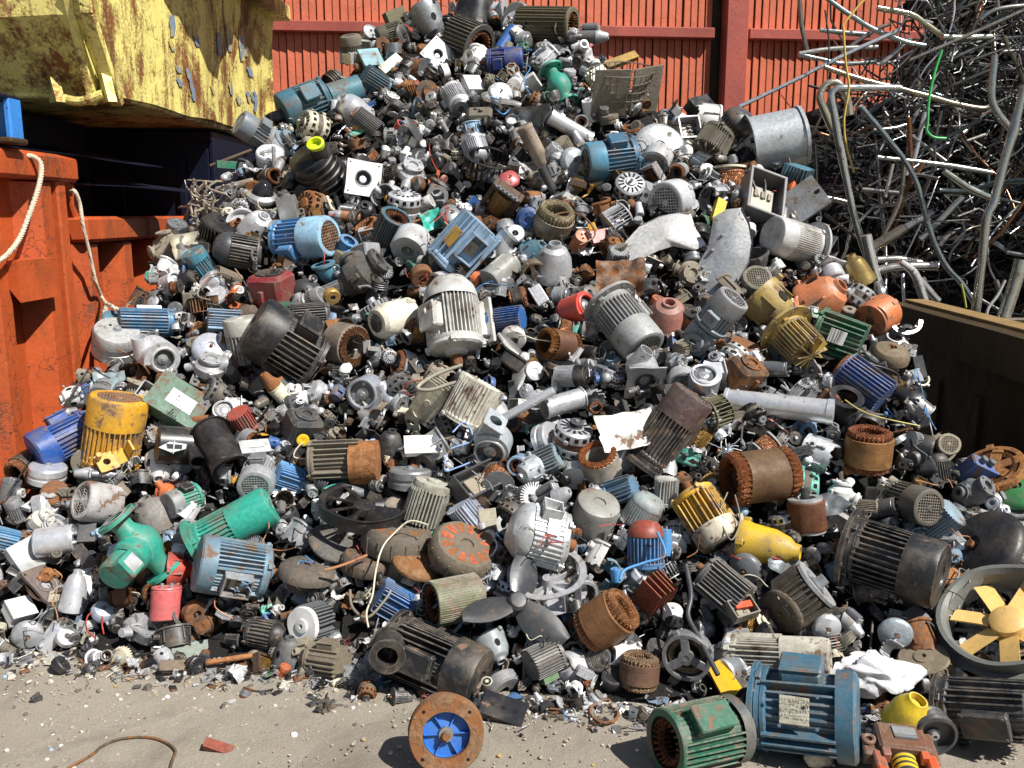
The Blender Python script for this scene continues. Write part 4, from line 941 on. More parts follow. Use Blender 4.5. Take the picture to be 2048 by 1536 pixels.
# the heap's packed core: small scrap nobody could count, coloured as gap shade, 0.12 m under the skin
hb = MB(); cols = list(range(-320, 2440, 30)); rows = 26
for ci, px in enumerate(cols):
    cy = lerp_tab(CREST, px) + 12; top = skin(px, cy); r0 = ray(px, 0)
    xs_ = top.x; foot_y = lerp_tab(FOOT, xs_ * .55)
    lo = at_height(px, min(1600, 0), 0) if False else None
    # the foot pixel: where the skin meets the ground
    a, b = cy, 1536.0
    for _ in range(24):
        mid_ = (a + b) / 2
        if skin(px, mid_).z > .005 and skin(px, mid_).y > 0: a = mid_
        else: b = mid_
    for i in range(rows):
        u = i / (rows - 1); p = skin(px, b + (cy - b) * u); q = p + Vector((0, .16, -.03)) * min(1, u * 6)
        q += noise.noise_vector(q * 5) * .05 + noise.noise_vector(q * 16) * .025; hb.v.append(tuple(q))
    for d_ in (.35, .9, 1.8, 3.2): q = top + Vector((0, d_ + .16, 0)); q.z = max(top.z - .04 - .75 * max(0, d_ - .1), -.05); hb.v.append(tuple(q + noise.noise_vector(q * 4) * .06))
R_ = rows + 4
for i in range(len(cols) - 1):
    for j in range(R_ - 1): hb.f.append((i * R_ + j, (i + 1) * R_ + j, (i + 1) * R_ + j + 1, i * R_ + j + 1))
o = struct('packed_scrap', hb, 'shade_dark_scrap', 'stuff'); o['label'] = 'packed small scrap coloured as shade in the gaps of the heap'

# fence of red slats behind the heap
FY = 10.45; FYAW = .087
def fpt(x, z, off=0): return Vector((x, FY + FYAW * x - off, z))
fe = bpy.data.objects.new('slat_fence', None); C.objects.link(fe); tag(fe, 'tall red slatted steel fence with beams behind the scrap heap', 'fence')
FM = Matrix.Translation((0, FY, 0)) @ Matrix.Rotation(math.atan(FYAW), 4, 'Z')
def fobj(name, mb, mat): mb.v = [tuple(FM @ Vector(p)) for p in mb.v]; return obj(name, mb, mat, fe)
zb_, zt_ = 2.72, 5.4
for x0, x1 in ((-5.6, -1.55), (-1.55, 2.28), (2.68, 7.2)):
    s = MB(); k = int((x1 - x0) / .084); r = random.Random(int(x0 * 10)); dx = (x1 - x0) / k
    for i in range(k):
        j = r.uniform(-.006, .006); s.box((x0 + dx * (i + .5), j, (zb_ + zt_) / 2), (dx * .93, .016, zt_ - zb_), .004, mv(0, 0, 0) @ Matrix.Translation((x0 + dx * (i + .5), 0, 0)) @ rot_z(R(12 + r.uniform(-3, 3))) @ Matrix.Translation((-(x0 + dx * (i + .5)), 0, 0)))
    fobj('slat_panel', s, 'red_fence')
    s = MB().box(((x0 + x1) / 2, .09, (zb_ + zt_) / 2), (x1 - x0, .02, zt_ - zb_), 0); fobj('gap_shade_sheet', s, 'brown_paint')  # dark sheet added so the gaps between slats read as shade
for x0, x1, z in ((-5.6, 2.28, 3.61), (2.68, 7.2, 3.61), (-5.6, 2.28, 5.1), (2.68, 7.2, 5.1)):
    s = MB().box(((x0 + x1) / 2, -.07, z), (x1 - x0, .1, .115), .01); fobj('beam', s, 'red_post')
s = MB().box((2.47, .12, 4), (.5, .02, 2.6), 0); fobj('gap_shade_sheet', s, 'brown_paint')  # dark sheet painting in the shadow gap beside the post
for x in (-5.75, 2.52): s = MB().box((x, -.07, 2.7), (.25, .22, 5.6), .01); fobj('post', s, 'red_post')
wl = MB().box((0, 11.2, 1.3), (14, .3, 2.6), .02); o = obj('back_wall', wl, 'pale_wall'); tag(o, 'low pale wall glimpsed behind the dark gap under the fence', 'wall')

# orange skip on the left: a ribbed side running away from the viewer
XW = -2.75
sk = bpy.data.objects.new('skip_container', None); C.objects.link(sk); tag(sk, 'scratched orange skip with ribbed steel side left of the heap', 'skip')
def skp(name, mb, mat='orange_paint', dent=(.012, 2.2, 4)): return obj(name, mb, mat, sk, dent=dent)
skp('side_wall', MB().box((XW - .04, 4.55, .95), (.08, 2.0, 1.9), .01)); skp('side_wall', MB().box((XW - .04, 6.36, .77), (.08, 1.58, 1.5), .01))
skp('top_rail', MB().box((XW + .03, 4.52, 1.87), (.24, 1.9, .15), .02)); skp('top_rail', MB().box((XW + .03, 6.36, 1.51), (.24, 1.72, .16), .02))
for Y, h in ((3.95, 1.5), (4.62, 1.5), (5.13, 1.78), (5.64, 1.42), (6.15, 1.42), (6.66, 1.42), (7.08, 1.42)):
    w0, w1, dp = .17, .055, .115; b = MB(); top = h
    vs = []
    for z, k in ((-.02, 1), (top - .02, 1), (top, .0)):
        vs += [(XW - .004, Y - w0, z if k else top + .02), (XW + dp * k - .004 * (1 - k), Y - w1 * (k or 2.6), z - (0 if k else 0) + (0 if k else .02)), (XW + dp * k - .004 * (1 - k), Y + w1 * (k or 2.6), z + (0 if k else .02)), (XW - .004, Y + w0, z if k else top + .02)]
    fs = [(0, 1, 5, 4), (1, 2, 6, 5), (2, 3, 7, 6), (4, 5, 9, 8), (5, 6, 10, 9), (6, 7, 11, 10), (8, 9, 10, 11), (3, 2, 1, 0), (0, 4, 8, 11, 7, 3)]
    vs2 = [(XW - .004, Y - w0, -.02), (XW + dp, Y - w1, -.02), (XW + dp, Y + w1, -.02), (XW - .004, Y + w0, -.02), (XW - .004, Y - w0, top), (XW + dp, Y - w1, top), (XW + dp, Y + w1, top), (XW - .004, Y + w0, top)]
    b.add(vs2, [(0, 1, 5, 4), (1, 2, 6, 5), (2, 3, 7, 6), (4, 5, 6, 7), (3, 2, 1, 0), (0, 4, 7, 3)]); skp('rib', b)
b = MB().prism([(-.16, 0), (.0, .0), (.0, -.22)], -.2, .2, mv(XW + .17, 4.86, 1.36) @ rot_x(R(90)) @ mv(0, 0, 0)); skp('gusset', b)
skp('strut', MB().bar((XW + .03, 5.44, 1.86), (XW + .03, 5.62, 1.5), .1, .12)); skp('post', MB().box((XW + .05, 5.3, .9), (.14, .1, 1.86), .012))
skp('floor', MB().box((-3.95, 5.4, .12), (2.3, 3.6, .1), .01)); skp('far_wall', MB().box((-5.1, 5.4, .8), (.08, 3.6, 1.6), .01)); skp('end_wall', MB().box((-3.95, 7.13, .78), (2.3, .06, 1.5), .01)); skp('end_wall', MB().box((-3.95, 3.56, .95), (2.3, .06, 1.85), .01))
# rope
def smooth_path(pts, k=6):
    pts = [Vector(p) for p in pts]; out = []
    for i in range(len(pts) - 1):
        p0, p1, p2, p3 = pts[max(i - 1, 0)], pts[i], pts[i + 1], pts[min(i + 2, len(pts) - 1)]
        for q in range(k):
            t = q / k; out.append(.5 * ((2 * p1) + (p2 - p0) * t + (2 * p0 - 5 * p1 + 4 * p2 - p3) * t * t + (3 * p1 - p0 - 3 * p2 + p3) * t ** 3))
    return out + [pts[-1]]
def rope_mesh(path, r, pitch, strands=3):
    path = smooth_path(path, 14); b = MB(); L = 0; prev = path[0]; ctr = []; u = (path[1] - path[0]).orthogonal().normalized()
    fr = []
    for i, p in enumerate(path):
        t_ = (path[min(i + 1, len(path) - 1)] - path[max(i - 1, 0)]).normalized(); u = (u - u.dot(t_) * t_).normalized(); L += (p - prev).length; prev = p; fr.append((p, u.copy(), t_.cross(u), L))
    for s in range(strands):
        b.tube([p + (u * math.cos(TAU * (l / pitch + s / strands)) + v * math.sin(TAU * (l / pitch + s / strands))) * r * .52 for p, u, v, l in fr], r * .56, 6)
    return b
def wall_pt(px, py, X): r = ray(px, py); return EYE + r * (X / r.x)
rp = [wall_pt(40, 314, XW + .12), wall_pt(62, 312, XW + .16), wall_pt(80, 325, XW + .19), wall_pt(82, 350, XW + .2), wall_pt(74, 385, XW + .2), wall_pt(58, 430, XW + .19), wall_pt(40, 475, XW + .18), wall_pt(18, 505, XW + .18), wall_pt(-30, 545, XW + .18)]
o = obj('rope', rope_mesh(rp, .0135, .05), 'rope'); tag(o, 'thick white rope looped over the taller orange skip wall', 'rope', 'white ropes on the orange skip')
rp = [wall_pt(142, 384, XW + .1), wall_pt(150, 383, XW + .16), wall_pt(160, 410, XW + .17), wall_pt(166, 450, XW + .18), wall_pt(180, 510, XW + .17), wall_pt(192, 565, XW + .17), wall_pt(207, 600, XW + .18), skin(222, 612), skin(250, 624), skin(285, 616)]
o = obj('rope', rope_mesh(rp, .0115, .045), 'rope'); tag(o, 'thinner white rope hanging down beside the ribs to the scrap', 'rope', 'white ropes on the orange skip')
rp = [wall_pt(212, 606, XW + .2), wall_pt(208, 635, XW + .19), wall_pt(204, 655, XW + .2), wall_pt(200, 690, XW + .18)]
o = obj('rope', rope_mesh(rp, .016, .04, 4), 'rope'); tag(o, 'short frayed rope end dangling above the big silver pulley discs', 'rope', 'white ropes on the orange skip')

# yellow skip, stacked above the dark blue bins
ys_ = bpy.data.objects.new('skip_container', None); C.objects.link(ys_); tag(ys_, 'rusty yellow skip with faded blue lettering stacked above dark bins', 'skip')
def yk(name, mb, mat='yellow_paint', par=None, dent=(.02, 1.8, 9)): return obj(name, mb, mat, par or ys_, dent=dent)
def grid_panel(P00, P10, P11, P01, th, nx=14, ny=8):
    P00, P10, P11, P01 = map(Vector, (P00, P10, P11, P01)); nrm = (P10 - P00).cross(P01 - P00).normalized() * th; b = MB(); vs = []
    for s in (0, 1):
        for i in range(nx + 1):
            for j in range(ny + 1): u, v = i / nx, j / ny; vs.append(P00.lerp(P10, u).lerp(P01.lerp(P11, u), v) - nrm * s)
    k = (nx + 1) * (ny + 1); g = lambda i, j: i * (ny + 1) + j; fs = []
    for i in range(nx):
        for j in range(ny): a, b2, c, d = g(i, j), g(i + 1, j), g(i + 1, j + 1), g(i, j + 1); fs += [(a, b2, c, d), (k + a, k + d, k + c, k + b2)]
    for i in range(nx):
        for j in (0, ny): a, b2 = g(i, j), g(i + 1, j); fs.append((a, b2, k + b2, k + a))
    for j in range(ny):
        for i in (0, nx): a, b2 = g(i, j), g(i, j + 1); fs.append((a, b2, k + b2, k + a))
    return b.add(vs, fs)
YN, YFAR, XB, XT, ZB, ZT = 5.45, 8.75, -2.33, -2.22, 2.29, 3.5
XTN = -2.37
side = yk('side_panel', grid_panel((XB, YN, ZB), (XB, YFAR, ZB + .05), (XT, YFAR, ZT), (XTN, YN - .37, ZT), .02, 40, 16))
ZK = 2.68; YK = YN - .28; YE = YN - .37; XK = XB - .015
yk('end_panel', grid_panel((-4.4, YN + .03, ZB), (XB - .02, YN + .03, ZB), (XK - .02, YK + .02, ZK), (-4.45, YK + .02, ZK), .02, 20, 8)); yk('end_panel', grid_panel((-4.45, YK + .018, ZK), (XK - .02, YK + .018, ZK), (XTN - .02, YE + .03, ZT), (-4.5, YE + .03, ZT), .02, 20, 10))
yk('floor', MB().box((-3.36, 7.1, ZB + .02), (2.02, 3.26, .05), .01)); yk('far_end', MB().box((-3.3, YFAR - .03, 2.9), (2.1, .04, 1.15), .01)); yk('far_side', MB().box((-4.42, 7.0, 2.9), (.05, 3.3, 1.2), .01))
yk('rim', MB().bar((XTN + .045, YN - .4, ZT - .05), (XT + .045, YFAR + .1, ZT - .05), .18, .14)); yk('rim', MB().box((-3.3, YFAR + .05, ZT), (2.3, .13, .13), .02)); yk('rim', MB().box((-3.4, YN - .4, ZT - .01), (2.3, .12, .12), .02))
def endp(px, py):                                                    # a point on the sloping end panel
    r = ray(px, py); k = -.28 / .39; d = (YN + .04 - k * ZB * 1 + k * EYE.z) / (1 - k * r.z); return EYE + r * d
cp = MB().bar((XB - .10, YN - .02, ZB - .03), (XB - .12, YN - .22, ZB + .56), .2, .05, (1, 0, 0)); yk('corner_plate', cp)
for e0, e1 in (((XB + .005, YN - .03, ZB - .05), (XK + .012, YK - .012, ZK)), ((XK + .012, YK - .014, ZK - .004), (XTN + .015, YE - .01, ZT))): yk('corner_edge', MB().bar(e0, e1, .045, .07, (1, 0, 0)))
lugs = MB()
for px, py0, py1 in ((113, 143, 206), (208, 123, 206)):
    a = endp(px, py1) + Vector((0, -.02, 0)); b_ = endp(px, py0) + Vector((0, -.02, 0)); c_ = a + Vector((.16, -.26, -.02)); k = Vector((.02, .012, 0))
    e = MB().add([a - k, b_ - k, c_ - k, a + k, b_ + k, c_ + k], [(0, 1, 2), (5, 4, 3), (0, 3, 4, 1), (1, 4, 5, 2), (2, 5, 3, 0)]); yk('lug_plate', e)
a = endp(113, 200) + Vector((.1, -.2, 0)); b_ = endp(206, 196) + Vector((.08, -.2, 0)); yk('lug_bar', MB().tube(smooth_path([a, (a + b_) / 2 + Vector((0, 0, -.03)), b_]), .026, 10), 'yellow_paint')
def sidept(px, py):
    r = ray(px, py); d = 7.
    for _ in range(12):
        z = EYE.z + r.z * d; v = (z - ZB) / (ZT - ZB); yn = YN - .37 * v; u = (d - yn) / (YFAR - yn); x = (XB + (XTN - XB) * v) * (1 - u) + (XB + (XT - XB) * v) * u; d = (x + .008) / r.x
    return EYE + r * d
LET = [((345, 30), (347, 72), 10), ((388, 66), (395, 92), 9), ((434, 62), (438, 112), 10), ((453, 50), (459, 105), 10), ((482, 72), (485, 122), 11), ((490, 98), (494, 112), 9), ((497, 132), (504, 152), 9), ((358, 128), (362, 142), 9), ((358, 152), (366, 170), 8), ((375, 132), (384, 165), 6), ((383, 160), (390, 200), 6),
       ((460, 165), (464, 190), 7), ((475, 193), (479, 210), 7), ((493, 183), (497, 205), 7), ((500, 183), (506, 203), 6), ((506, 181), (512, 196), 6), ((511, 190), (509, 224), 6), ((420, 168), (428, 190), 4), ((342, 78), (350, 100), 8)]
r = random.Random(4)
m_rustpaint('faded_blue', (.20, .31, .46), (.45, .33, .08), 2.5, amount=.78, scratch=.6)
for (x0, y0), (x1, y1), w_ in LET:
    k = 5; L_, R2 = [], []
    for i in range(k + 1):
        u = i / k; x = x0 + (x1 - x0) * u; y = y0 + (y1 - y0) * u; h = w_ / 2 * (.55 + .5 * math.sin(math.pi * (.12 + .76 * u))) ; L_.append(sidept(x - h + r.uniform(-1, 1), y)); R2.append(sidept(x + h + r.uniform(-1, 1), y))
    b = MB().add(L_ + R2, [(i, i + 1, k + 2 + i, k + 1 + i) for i in range(k)]); obj('painted_stroke', b, 'faded_blue', side, dent=(.02, 1.8, 9))
t = T('unseen_shade_sheet', (.05, .05, .05)); vs = []; r = random.Random(8); k = 26  # unseen sheet added to cast ragged shade on the skip side
for i in range(k + 1):
    Y = 6.0 + 2.6 * i / k; ov = .20 + .16 * abs(noise.noise(Vector((Y * 2.3, 1, 0)))) + .22 * max(0, 1 - abs(Y - 6.75) / .7) + r.uniform(-.02, .02)
    vs += [(XT - .3, Y, ZT + .30), (XT + .08, Y, ZT + .16), (XT + .12 + ov, Y, ZT + .14)]
b = MB().add(vs + [(x, y, z - .012) for x, y, z in vs], [f for i in range(k) for j in (0, 1) for f in ((i * 3 + j, i * 3 + 3 + j, i * 3 + 4 + j, i * 3 + 1 + j), (3 * k + 3 + i * 3 + j, 3 * k + 3 + i * 3 + 1 + j, 3 * k + 3 + i * 3 + 4 + j, 3 * k + 3 + i * 3 + 3 + j))])
t.part('cover', b, 'dusty'); tag(t.root, 'unseen sheet added over the yellow skip rim to shade its side', 'cover')
# dark bins under it, sheets, the blue hopper lip
def bin_(name, c, s, mat, label, cat='bin'):
    t = bpy.data.objects.new(name, None); C.objects.link(t); tag(t, label, cat); x, y, z = c; a, b_, h = s
    for dx in (-1, 1): obj('side', MB().box((x + dx * (a / 2 - .02), y, z), (.04, b_, h), .008), mat, t)
    for dy in (-1, 1): obj('end', MB().box((x, y + dy * (b_ / 2 - .02), z - .003), (a - .086, .04, h), .008), mat, t)
    obj('floor', MB().box((x, y, z - h / 2 + .03), (a - .09, b_ - .09, .05), .008), mat, t); obj('rim', MB().box((x, y - b_ / 2 - .01, z + h / 2 - .04), (a, .05, .07), .008), mat, t)
    for i in range(5): obj('rib', MB().box((x - a / 2 + a * (i + .5) / 5, y - b_ / 2 - .025, z - .05), (.06, .05, h * .85), .008), mat, t)
    return t
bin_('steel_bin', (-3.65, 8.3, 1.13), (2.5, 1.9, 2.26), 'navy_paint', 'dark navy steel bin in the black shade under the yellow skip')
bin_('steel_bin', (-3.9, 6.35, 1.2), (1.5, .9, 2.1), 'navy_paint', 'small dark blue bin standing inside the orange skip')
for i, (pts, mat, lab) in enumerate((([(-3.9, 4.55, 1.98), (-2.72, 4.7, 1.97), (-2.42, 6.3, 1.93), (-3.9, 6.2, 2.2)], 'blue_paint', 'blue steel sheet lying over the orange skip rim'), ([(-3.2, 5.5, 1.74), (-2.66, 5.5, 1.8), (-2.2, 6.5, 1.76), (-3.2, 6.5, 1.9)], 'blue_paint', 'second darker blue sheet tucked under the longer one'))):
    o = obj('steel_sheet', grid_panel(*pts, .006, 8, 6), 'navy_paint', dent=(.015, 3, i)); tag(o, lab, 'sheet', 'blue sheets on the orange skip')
hl = bpy.data.objects.new('hopper_lip', None); C.objects.link(hl); tag(hl, 'bright blue steel hopper lip resting on the orange skip end', 'hopper')
r0 = at(34, 276, 4.75); r1 = at(33, 200, 4.75); b = MB().box(((r0.x - 3.6) / 2, 4.8, (r0.z + r1.z) / 2), (r0.x + 3.6, .05, r1.z - r0.z), .01); obj('panel', b, 'bright_blue_paint', hl)
obj('edge', MB().box((r0.x - .015, 4.76, (r0.z + r1.z) / 2), (.035, .12, r1.z - r0.z + .02), .008), 'bright_blue_paint', hl); obj('edge', MB().box(((r0.x - 3.6) / 2, 4.72, r1.z + .01), (r0.x + 3.6, .2, .025), .008), 'navy_paint', hl); obj('edge', MB().box(((r0.x - 3.6) / 2, 4.74, r0.z - .016), (r0.x + 3.64, .17, .03), .008), 'brown_paint', hl)

# brown skip on the right
bs = bpy.data.objects.new('skip_container', None); C.objects.link(bs); tag(bs, 'rusty brown skip side standing right of the heap in shade', 'skip')
XR = 2.33
def bk(name, mb): return obj(name, mb, 'brown_paint', bs, dent=(.012, 2, 7))
pa, pb = wall_pt(1812, 604, XR), wall_pt(2120, 684, XR)             # the rail's inner upper edge, straight
def bk(name, mb): return obj(name, mb, 'brown_paint', bs, dent=(.004, 2, 7))
bk('top_rail', grid_panel(pa - Vector((0, 0, .19)), pb - Vector((0, 0, .19)), pb, pa, -.11, 20, 4))
m_rustpaint('sunlit_rim_rust', (.34, .22, .09), (.12, .06, .025), 3., amount=.5, scratch=.5); obj('rim_edge', MB().bar(pa + Vector((.05, 0, .008)), pb + Vector((.05, 0, .008)), .125, .02), 'sunlit_rim_rust', bs, dent=(.004, 2, 7))  # bare rust, coloured lighter to carry the sun on the rail top
bk('side_wall', grid_panel((XR + .05, pa.y, -.02), (XR + .05, pb.y, -.02), pb + Vector((.05, 0, -.18)), pa + Vector((.05, 0, -.18)), -.05, 16, 6))
for i in range(5): bk('rib', MB().box((XR + .02, 3.5 + i * .42, .36), (.06, .08, .72), .01))
bk('end_wall', MB().box((XR + 1.1, pa.y + .02, .5), (2.1, .06, 1.0), .01)); bk('far_wall', MB().box((XR + 2.2, 4.0, .45), (.06, 2.4, .9), .01)); bk('floor', MB().box((XR + 1.1, 4.0, .06), (2.1, 2.4, .06), .01))

# ------------------------------------------------------------------ the tangle of scrap pipe on the right
surface('pipe_metal', metal=.8, rough=.2, dirt=.55, dirtcol=(.10, .09, .07), rust=.2, vary=.3, bump=.12, k=1.5)
def px_path(pts, Y): return [at(x, y, Y + (d[0] if d else 0)) for x, y, *d in pts]
PIPES = [
 ([(1640, -14), (1700, 30), (1750, 60), (1812, 84), (1850, 92)], 5, 6.6, (.42, .5, .5), 'long green grey pipe slanting across the top of the tangle'),
 ([(1479, 214), (1580, 165), (1700, 105), (1800, 60)], 4, 6.5, (.72, .76, .8), 'straight thin silver rod reaching out left over the heap'),
 ([(1599, -20), (1602, 45), (1608, 75), (1616, 112)], 4.5, 6.9, (.32, .27, .22), 'stubby brown pipe hanging upright by the fence post'),
 ([(1598, 108), (1660, 98), (1755, 94)], 4.5, 6.8, (.66, .66, .6), 'level pale pipe pointing left above its forked partner'),
 ([(1598, 109), (1640, 118), (1685, 127), (1752, 124)], 4, 6.8, (.4, .46, .46), 'grey pipe forking down from the level pale pipe'),
 ([(1648, 133), (1720, 158), (1820, 183), (1900, 205), (1962, 217), (1985, 210)], 5.5, 6.4, (.42, .36, .26), 'long brownish pipe sagging right through the tangle'),
 ([(1700, 230), (1692, 190), (1676, 166), (1655, 167), (1642, 183), (1640, 200), (1648, 222), (1668, 265)], 7, 6.3, (.62, .57, .44), 'beige pipe bent into a walking stick hook'),
 ([(1800, 176), (1690, 176), (1670, 180), (1663, 195), (1670, 240), (1690, 345), (1705, 420), (1722, 480), (1745, 545)], 7, 6.1, (.62, .64, .62), 'tall silver pipe bent square at its upper end'),
 ([(1731, 470), (1745, 530), (1766, 592)], 11, 5.6, (.8, .82, .82), 'thick bright dented pipe stub by the brass can'),
 ([(1850, 224), (1840, 270), (1827, 320), (1812, 350)], 4.5, 6.3, (.85, .87, .9), 'short bright silver rod in the dark middle'),
 ([(1755, 314), (1830, 322), (1905, 332), (1985, 346)], 4.5, 6.0, (.7, .74, .74), 'level silver conduit crossing the dark middle'),
 ([(1721, 212), (1780, 283), (1812, 325), (1838, 380), (1860, 460), (1890, 530), (1923, 566), (1950, 612)], 5.5, 5.9, (.3, .36, .38), 'long dark conduit sloping down to the brown skip'),
 ([(2048, 170), (2030, 250), (2014, 300), (1990, 400), (1973, 440), (1960, 560), (1950, 628)], 9, 5.6, (.5, .49, .44), 'thick grey pipe standing almost upright at the right'),
 ([(1989, 110), (1984, 195), (1998, 230), (2020, 257)], 7, 5.9, (.46, .48, .46), 'curved grey pipe below the upper right corner'),
 ([(1744, 496), (1808, 457)], 11, 5.9, (.26, .22, .17), 'fat brown pipe stub with an open sawn end'),
 ([(1811, 456), (1866, 424)], 7, 6.0, (.36, .36, .36), 'grey sleeve poking out of the fat brown stub'),
 ([(1754, 541), (1800, 533), (1875, 533)], 9, 5.8, (.5, .48, .44), 'level grey pipe low down behind the heap'),
 ([(1754, 520), (1800, 518), (1842, 526)], 7, 5.9, (.5, .5, .47), 'shorter level pipe just above its lower twin'),
 ([(1800, 522), (1830, 550), (1852, 610)], 8, 5.5, (.88, .89, .9), 'bright white pipe kinked above the brown skip corner'),
 ([(1838, 558), (1876, 602)], 7, 5.6, (.6, .6, .58), 'stub of ribbed pipe beside the bright kinked one'),
 ([(2044, 520), (2022, 590), (2004, 645)], 14, 5.3, (.62, .6, .5), 'fattest pale pipe standing at the skip rim'),
 ([(1884, 74), (1930, 75), (1982, 74)], 6, 6.5, (.5, .55, .48), 'level pale green pipe near the top'),
 ([(1754, 16), (1820, 28), (1850, 48), (1886, 74)], 5.5, 6.6, (.52, .5, .36), 'yellowish pipe bending down to the level green one'),
 ([(1763, 128), (1790, 105), (1822, 77)], 4.5, 6.7, (.6, .58, .54), 'short slanting grey pipe in front of the fence'),
 ([(1630, 290), (1632, 330), (1634, 390), (1641, 437)], 4, 6.2, (.2, .19, .18), 'dark upright rod behind the galvanised drum'),
 ([(1641, 392), (1700, 406)], 5, 6.2, (.3, .29, .28), 'short dark cross pipe left of the tall silver pipe'),
 ([(1786, 328), (1770, 394)], 4.5, 6.1, (.66, .66, .6), 'short pale upright pipe under the level conduit'),
 ([(1809, 330), (1800, 400), (1766, 474)], 5, 6.1, (.34, .32, .26), 'brown pipe bent outward under the level conduit'),
 ([(1888, 342), (1930, 372), (1980, 396)], 6.5, 5.9, (.44, .48, .42), 'olive pipe sloping right below the conduit'),
 ([(1702, 92), (1750, 60), (1780, 48)], 4, 6.9, (.3, .28, .26), 'thin dark pipe close to the fence beam'),
 ([(1960, 40), (1990, 20), (2060, 10)], 5, 6.2, (.3, .3, .28), 'dark pipe running out at the upper right'),
 ([(1820, 120), (1880, 95), (1960, 60), (2060, 15)], 4, 6.1, (.28, .26, .22), 'long dark rod rising to the right'),
 ([(1840, 480), (1900, 420), (1925, 395)], 6, 6.2, (.4, .42, .4), 'grey corrugated sleeve in the dark hollow'),
 ([(1640, 60), (1700, 66), (1740, 70)], 4.5, 7.0, (.42, .46, .46), 'level grey pipe against the red slats')]
def pipe_obj(path, r, col, label, group, mat='pipe_metal', name='scrap_pipe', cat='pipe', k=5):
    path = smooth_path(path, k); rad = [r * (1 if mat == 'plastic' else 1 + .16 * noise.noise(q * 5) - .25 * max(0, noise.noise(q * 3 + Vector((9, 1, 4))))) for q in path]; o = obj(name, MB().tube(path, rad, 9), mat, None, col, dent=(r * .18, 1.2 / max(r, .01) * .12, 3), ang=50); tag(o, label, cat, group); return o
for pts, rr, Y, col, lab in PIPES:
    pipe_obj(px_path(pts, Y), rr * Y / F, col, lab, 'scrap pipes in the tangle')
for pts, rr, Y, col, lab in (([(1884, 100), (1868, 150), (1858, 200), (1855, 245), (1854, 262), (1868, 275), (1892, 277)], 2.6, 5.85, (.06, .5, .12), 'bright green cable hanging down through the tangle'),
    ([(1735, -8), (1690, 45), (1687, 60), (1692, 130), (1698, 175), (1688, 240), (1692, 290), (1708, 345)], 2.2, 6.0, (.7, .48, .1), 'yellow cable hanging in front of the red slats'),
    ([(1925, 440), (1928, 470), (1905, 500), (1898, 520)], 2, 5.7, (.3, .3, .3), 'thin grey cable curling in the dark hollow'),
    ([(2010, 560), (1995, 590), (1975, 620), (1972, 650)], 3, 5.2, (.5, .5, .46), 'pale cable hooked over the brown skip rim'),
    ([(1650, 20), (1658, 90), (1655, 150), (1660, 220)], 1.6, 6.4, (.05, .04, .04), 'thin black wire hanging by the slats'),
    ([(1923, 568), (1928, 590), (1932, 615)], 2, 5.6, (.45, .5, .1), 'short yellow green wire above the skip rim')):
    pipe_obj(px_path(pts, Y), rr * Y / F, col, lab, 'cables in the tangle', 'plastic', 'loose_cable', 'cable', 7)
r = random.Random(21)
def dens(px, py):                                                     # how thick the tangle is there
    edge = lerp_tab([(-60, 1800), (60, 1790), (120, 1720), (220, 1700), (260, 1625), (420, 1640), (520, 1700), (640, 1790)], py)
    return max(0., min(1., (px - edge) / (150 if py < 230 else 50) + .12))
made = 0; tries = 0
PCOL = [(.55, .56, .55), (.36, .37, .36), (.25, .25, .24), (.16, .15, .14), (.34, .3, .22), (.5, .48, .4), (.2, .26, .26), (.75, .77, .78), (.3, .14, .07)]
PNAME = ['pale', 'mid grey', 'dark grey', 'black', 'brownish', 'beige', 'green grey', 'bright silver', 'rusty']
while made < 285 and tries < 6000:
    tries += 1; px, py = r.uniform(1600, 2150), r.uniform(-80, 640)
    if r.random() > dens(px, py): continue
    Y = r.uniform(6.1, 8.4); p = at(px, py, Y)
    if p.z < .25: continue
    a = r.choice([r.gauss(0, .4), r.gauss(1.3, .5), r.uniform(-1.6, 1.6)]); d = Vector((math.cos(a), r.uniform(-.7, .7), math.sin(a))).normalized(); L_ = r.uniform(.35, 1.3); pts = [p]
    for q in range(r.randint(1, 4)):
        pts.append(pts[-1] + d * L_ / 3); d = (d + Vector((r.gauss(0, .35), r.gauss(0, .3), r.gauss(0, .45)))).normalized()
    if any(q.z < .1 for q in pts): continue
    # keep the opening in front of the fence airy
    pe = pts[-1]; v = pe - EYE; ppx = 1024 + F * v.x / v.dot(FWD)
    if ppx < 1605: continue
    ci = r.randrange(9); kind = 'thin' if (rr := r.choice([.006, .008, .01, .012, .014, .02])) < .009 else ('fat' if rr > .015 else 'middling')
    pipe_obj(pts, rr, tuple(v * (.75 if ci < 7 else 1.) for v in PCOL[ci]), f'{kind} {PNAME[ci]} scrap pipe lost among others in the dark tangle', f'{kind} {PNAME[ci]} pipes deep in the tangle', k=r.choice([1, 1, 2, 4])); made += 1
b = MB()                                                              # the mass of thin wire and conduit behind
for _ in range(1300):
    px, py = r.uniform(1600, 2200), r.uniform(-120, 660)
    if r.random() > dens(px - 30, py): continue
    Y = r.uniform(7.6, 9.3); p = at(px, py, Y)
    if p.z < .1: continue
    d = Vector((r.gauss(0, 1), r.gauss(0, .5), r.gauss(0, 1))).normalized(); pts = [p]
    for q in range(4): pts.append(pts[-1] + d * .14); d = (d + Vector((r.gauss(0, .4), r.gauss(0, .3), r.gauss(0, .4)))).normalized()
    b.tube(pts, r.choice([.005, .007, .009, .013]), 5, False)
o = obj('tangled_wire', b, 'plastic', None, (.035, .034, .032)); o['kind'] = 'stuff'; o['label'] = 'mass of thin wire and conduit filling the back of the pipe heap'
b = MB()
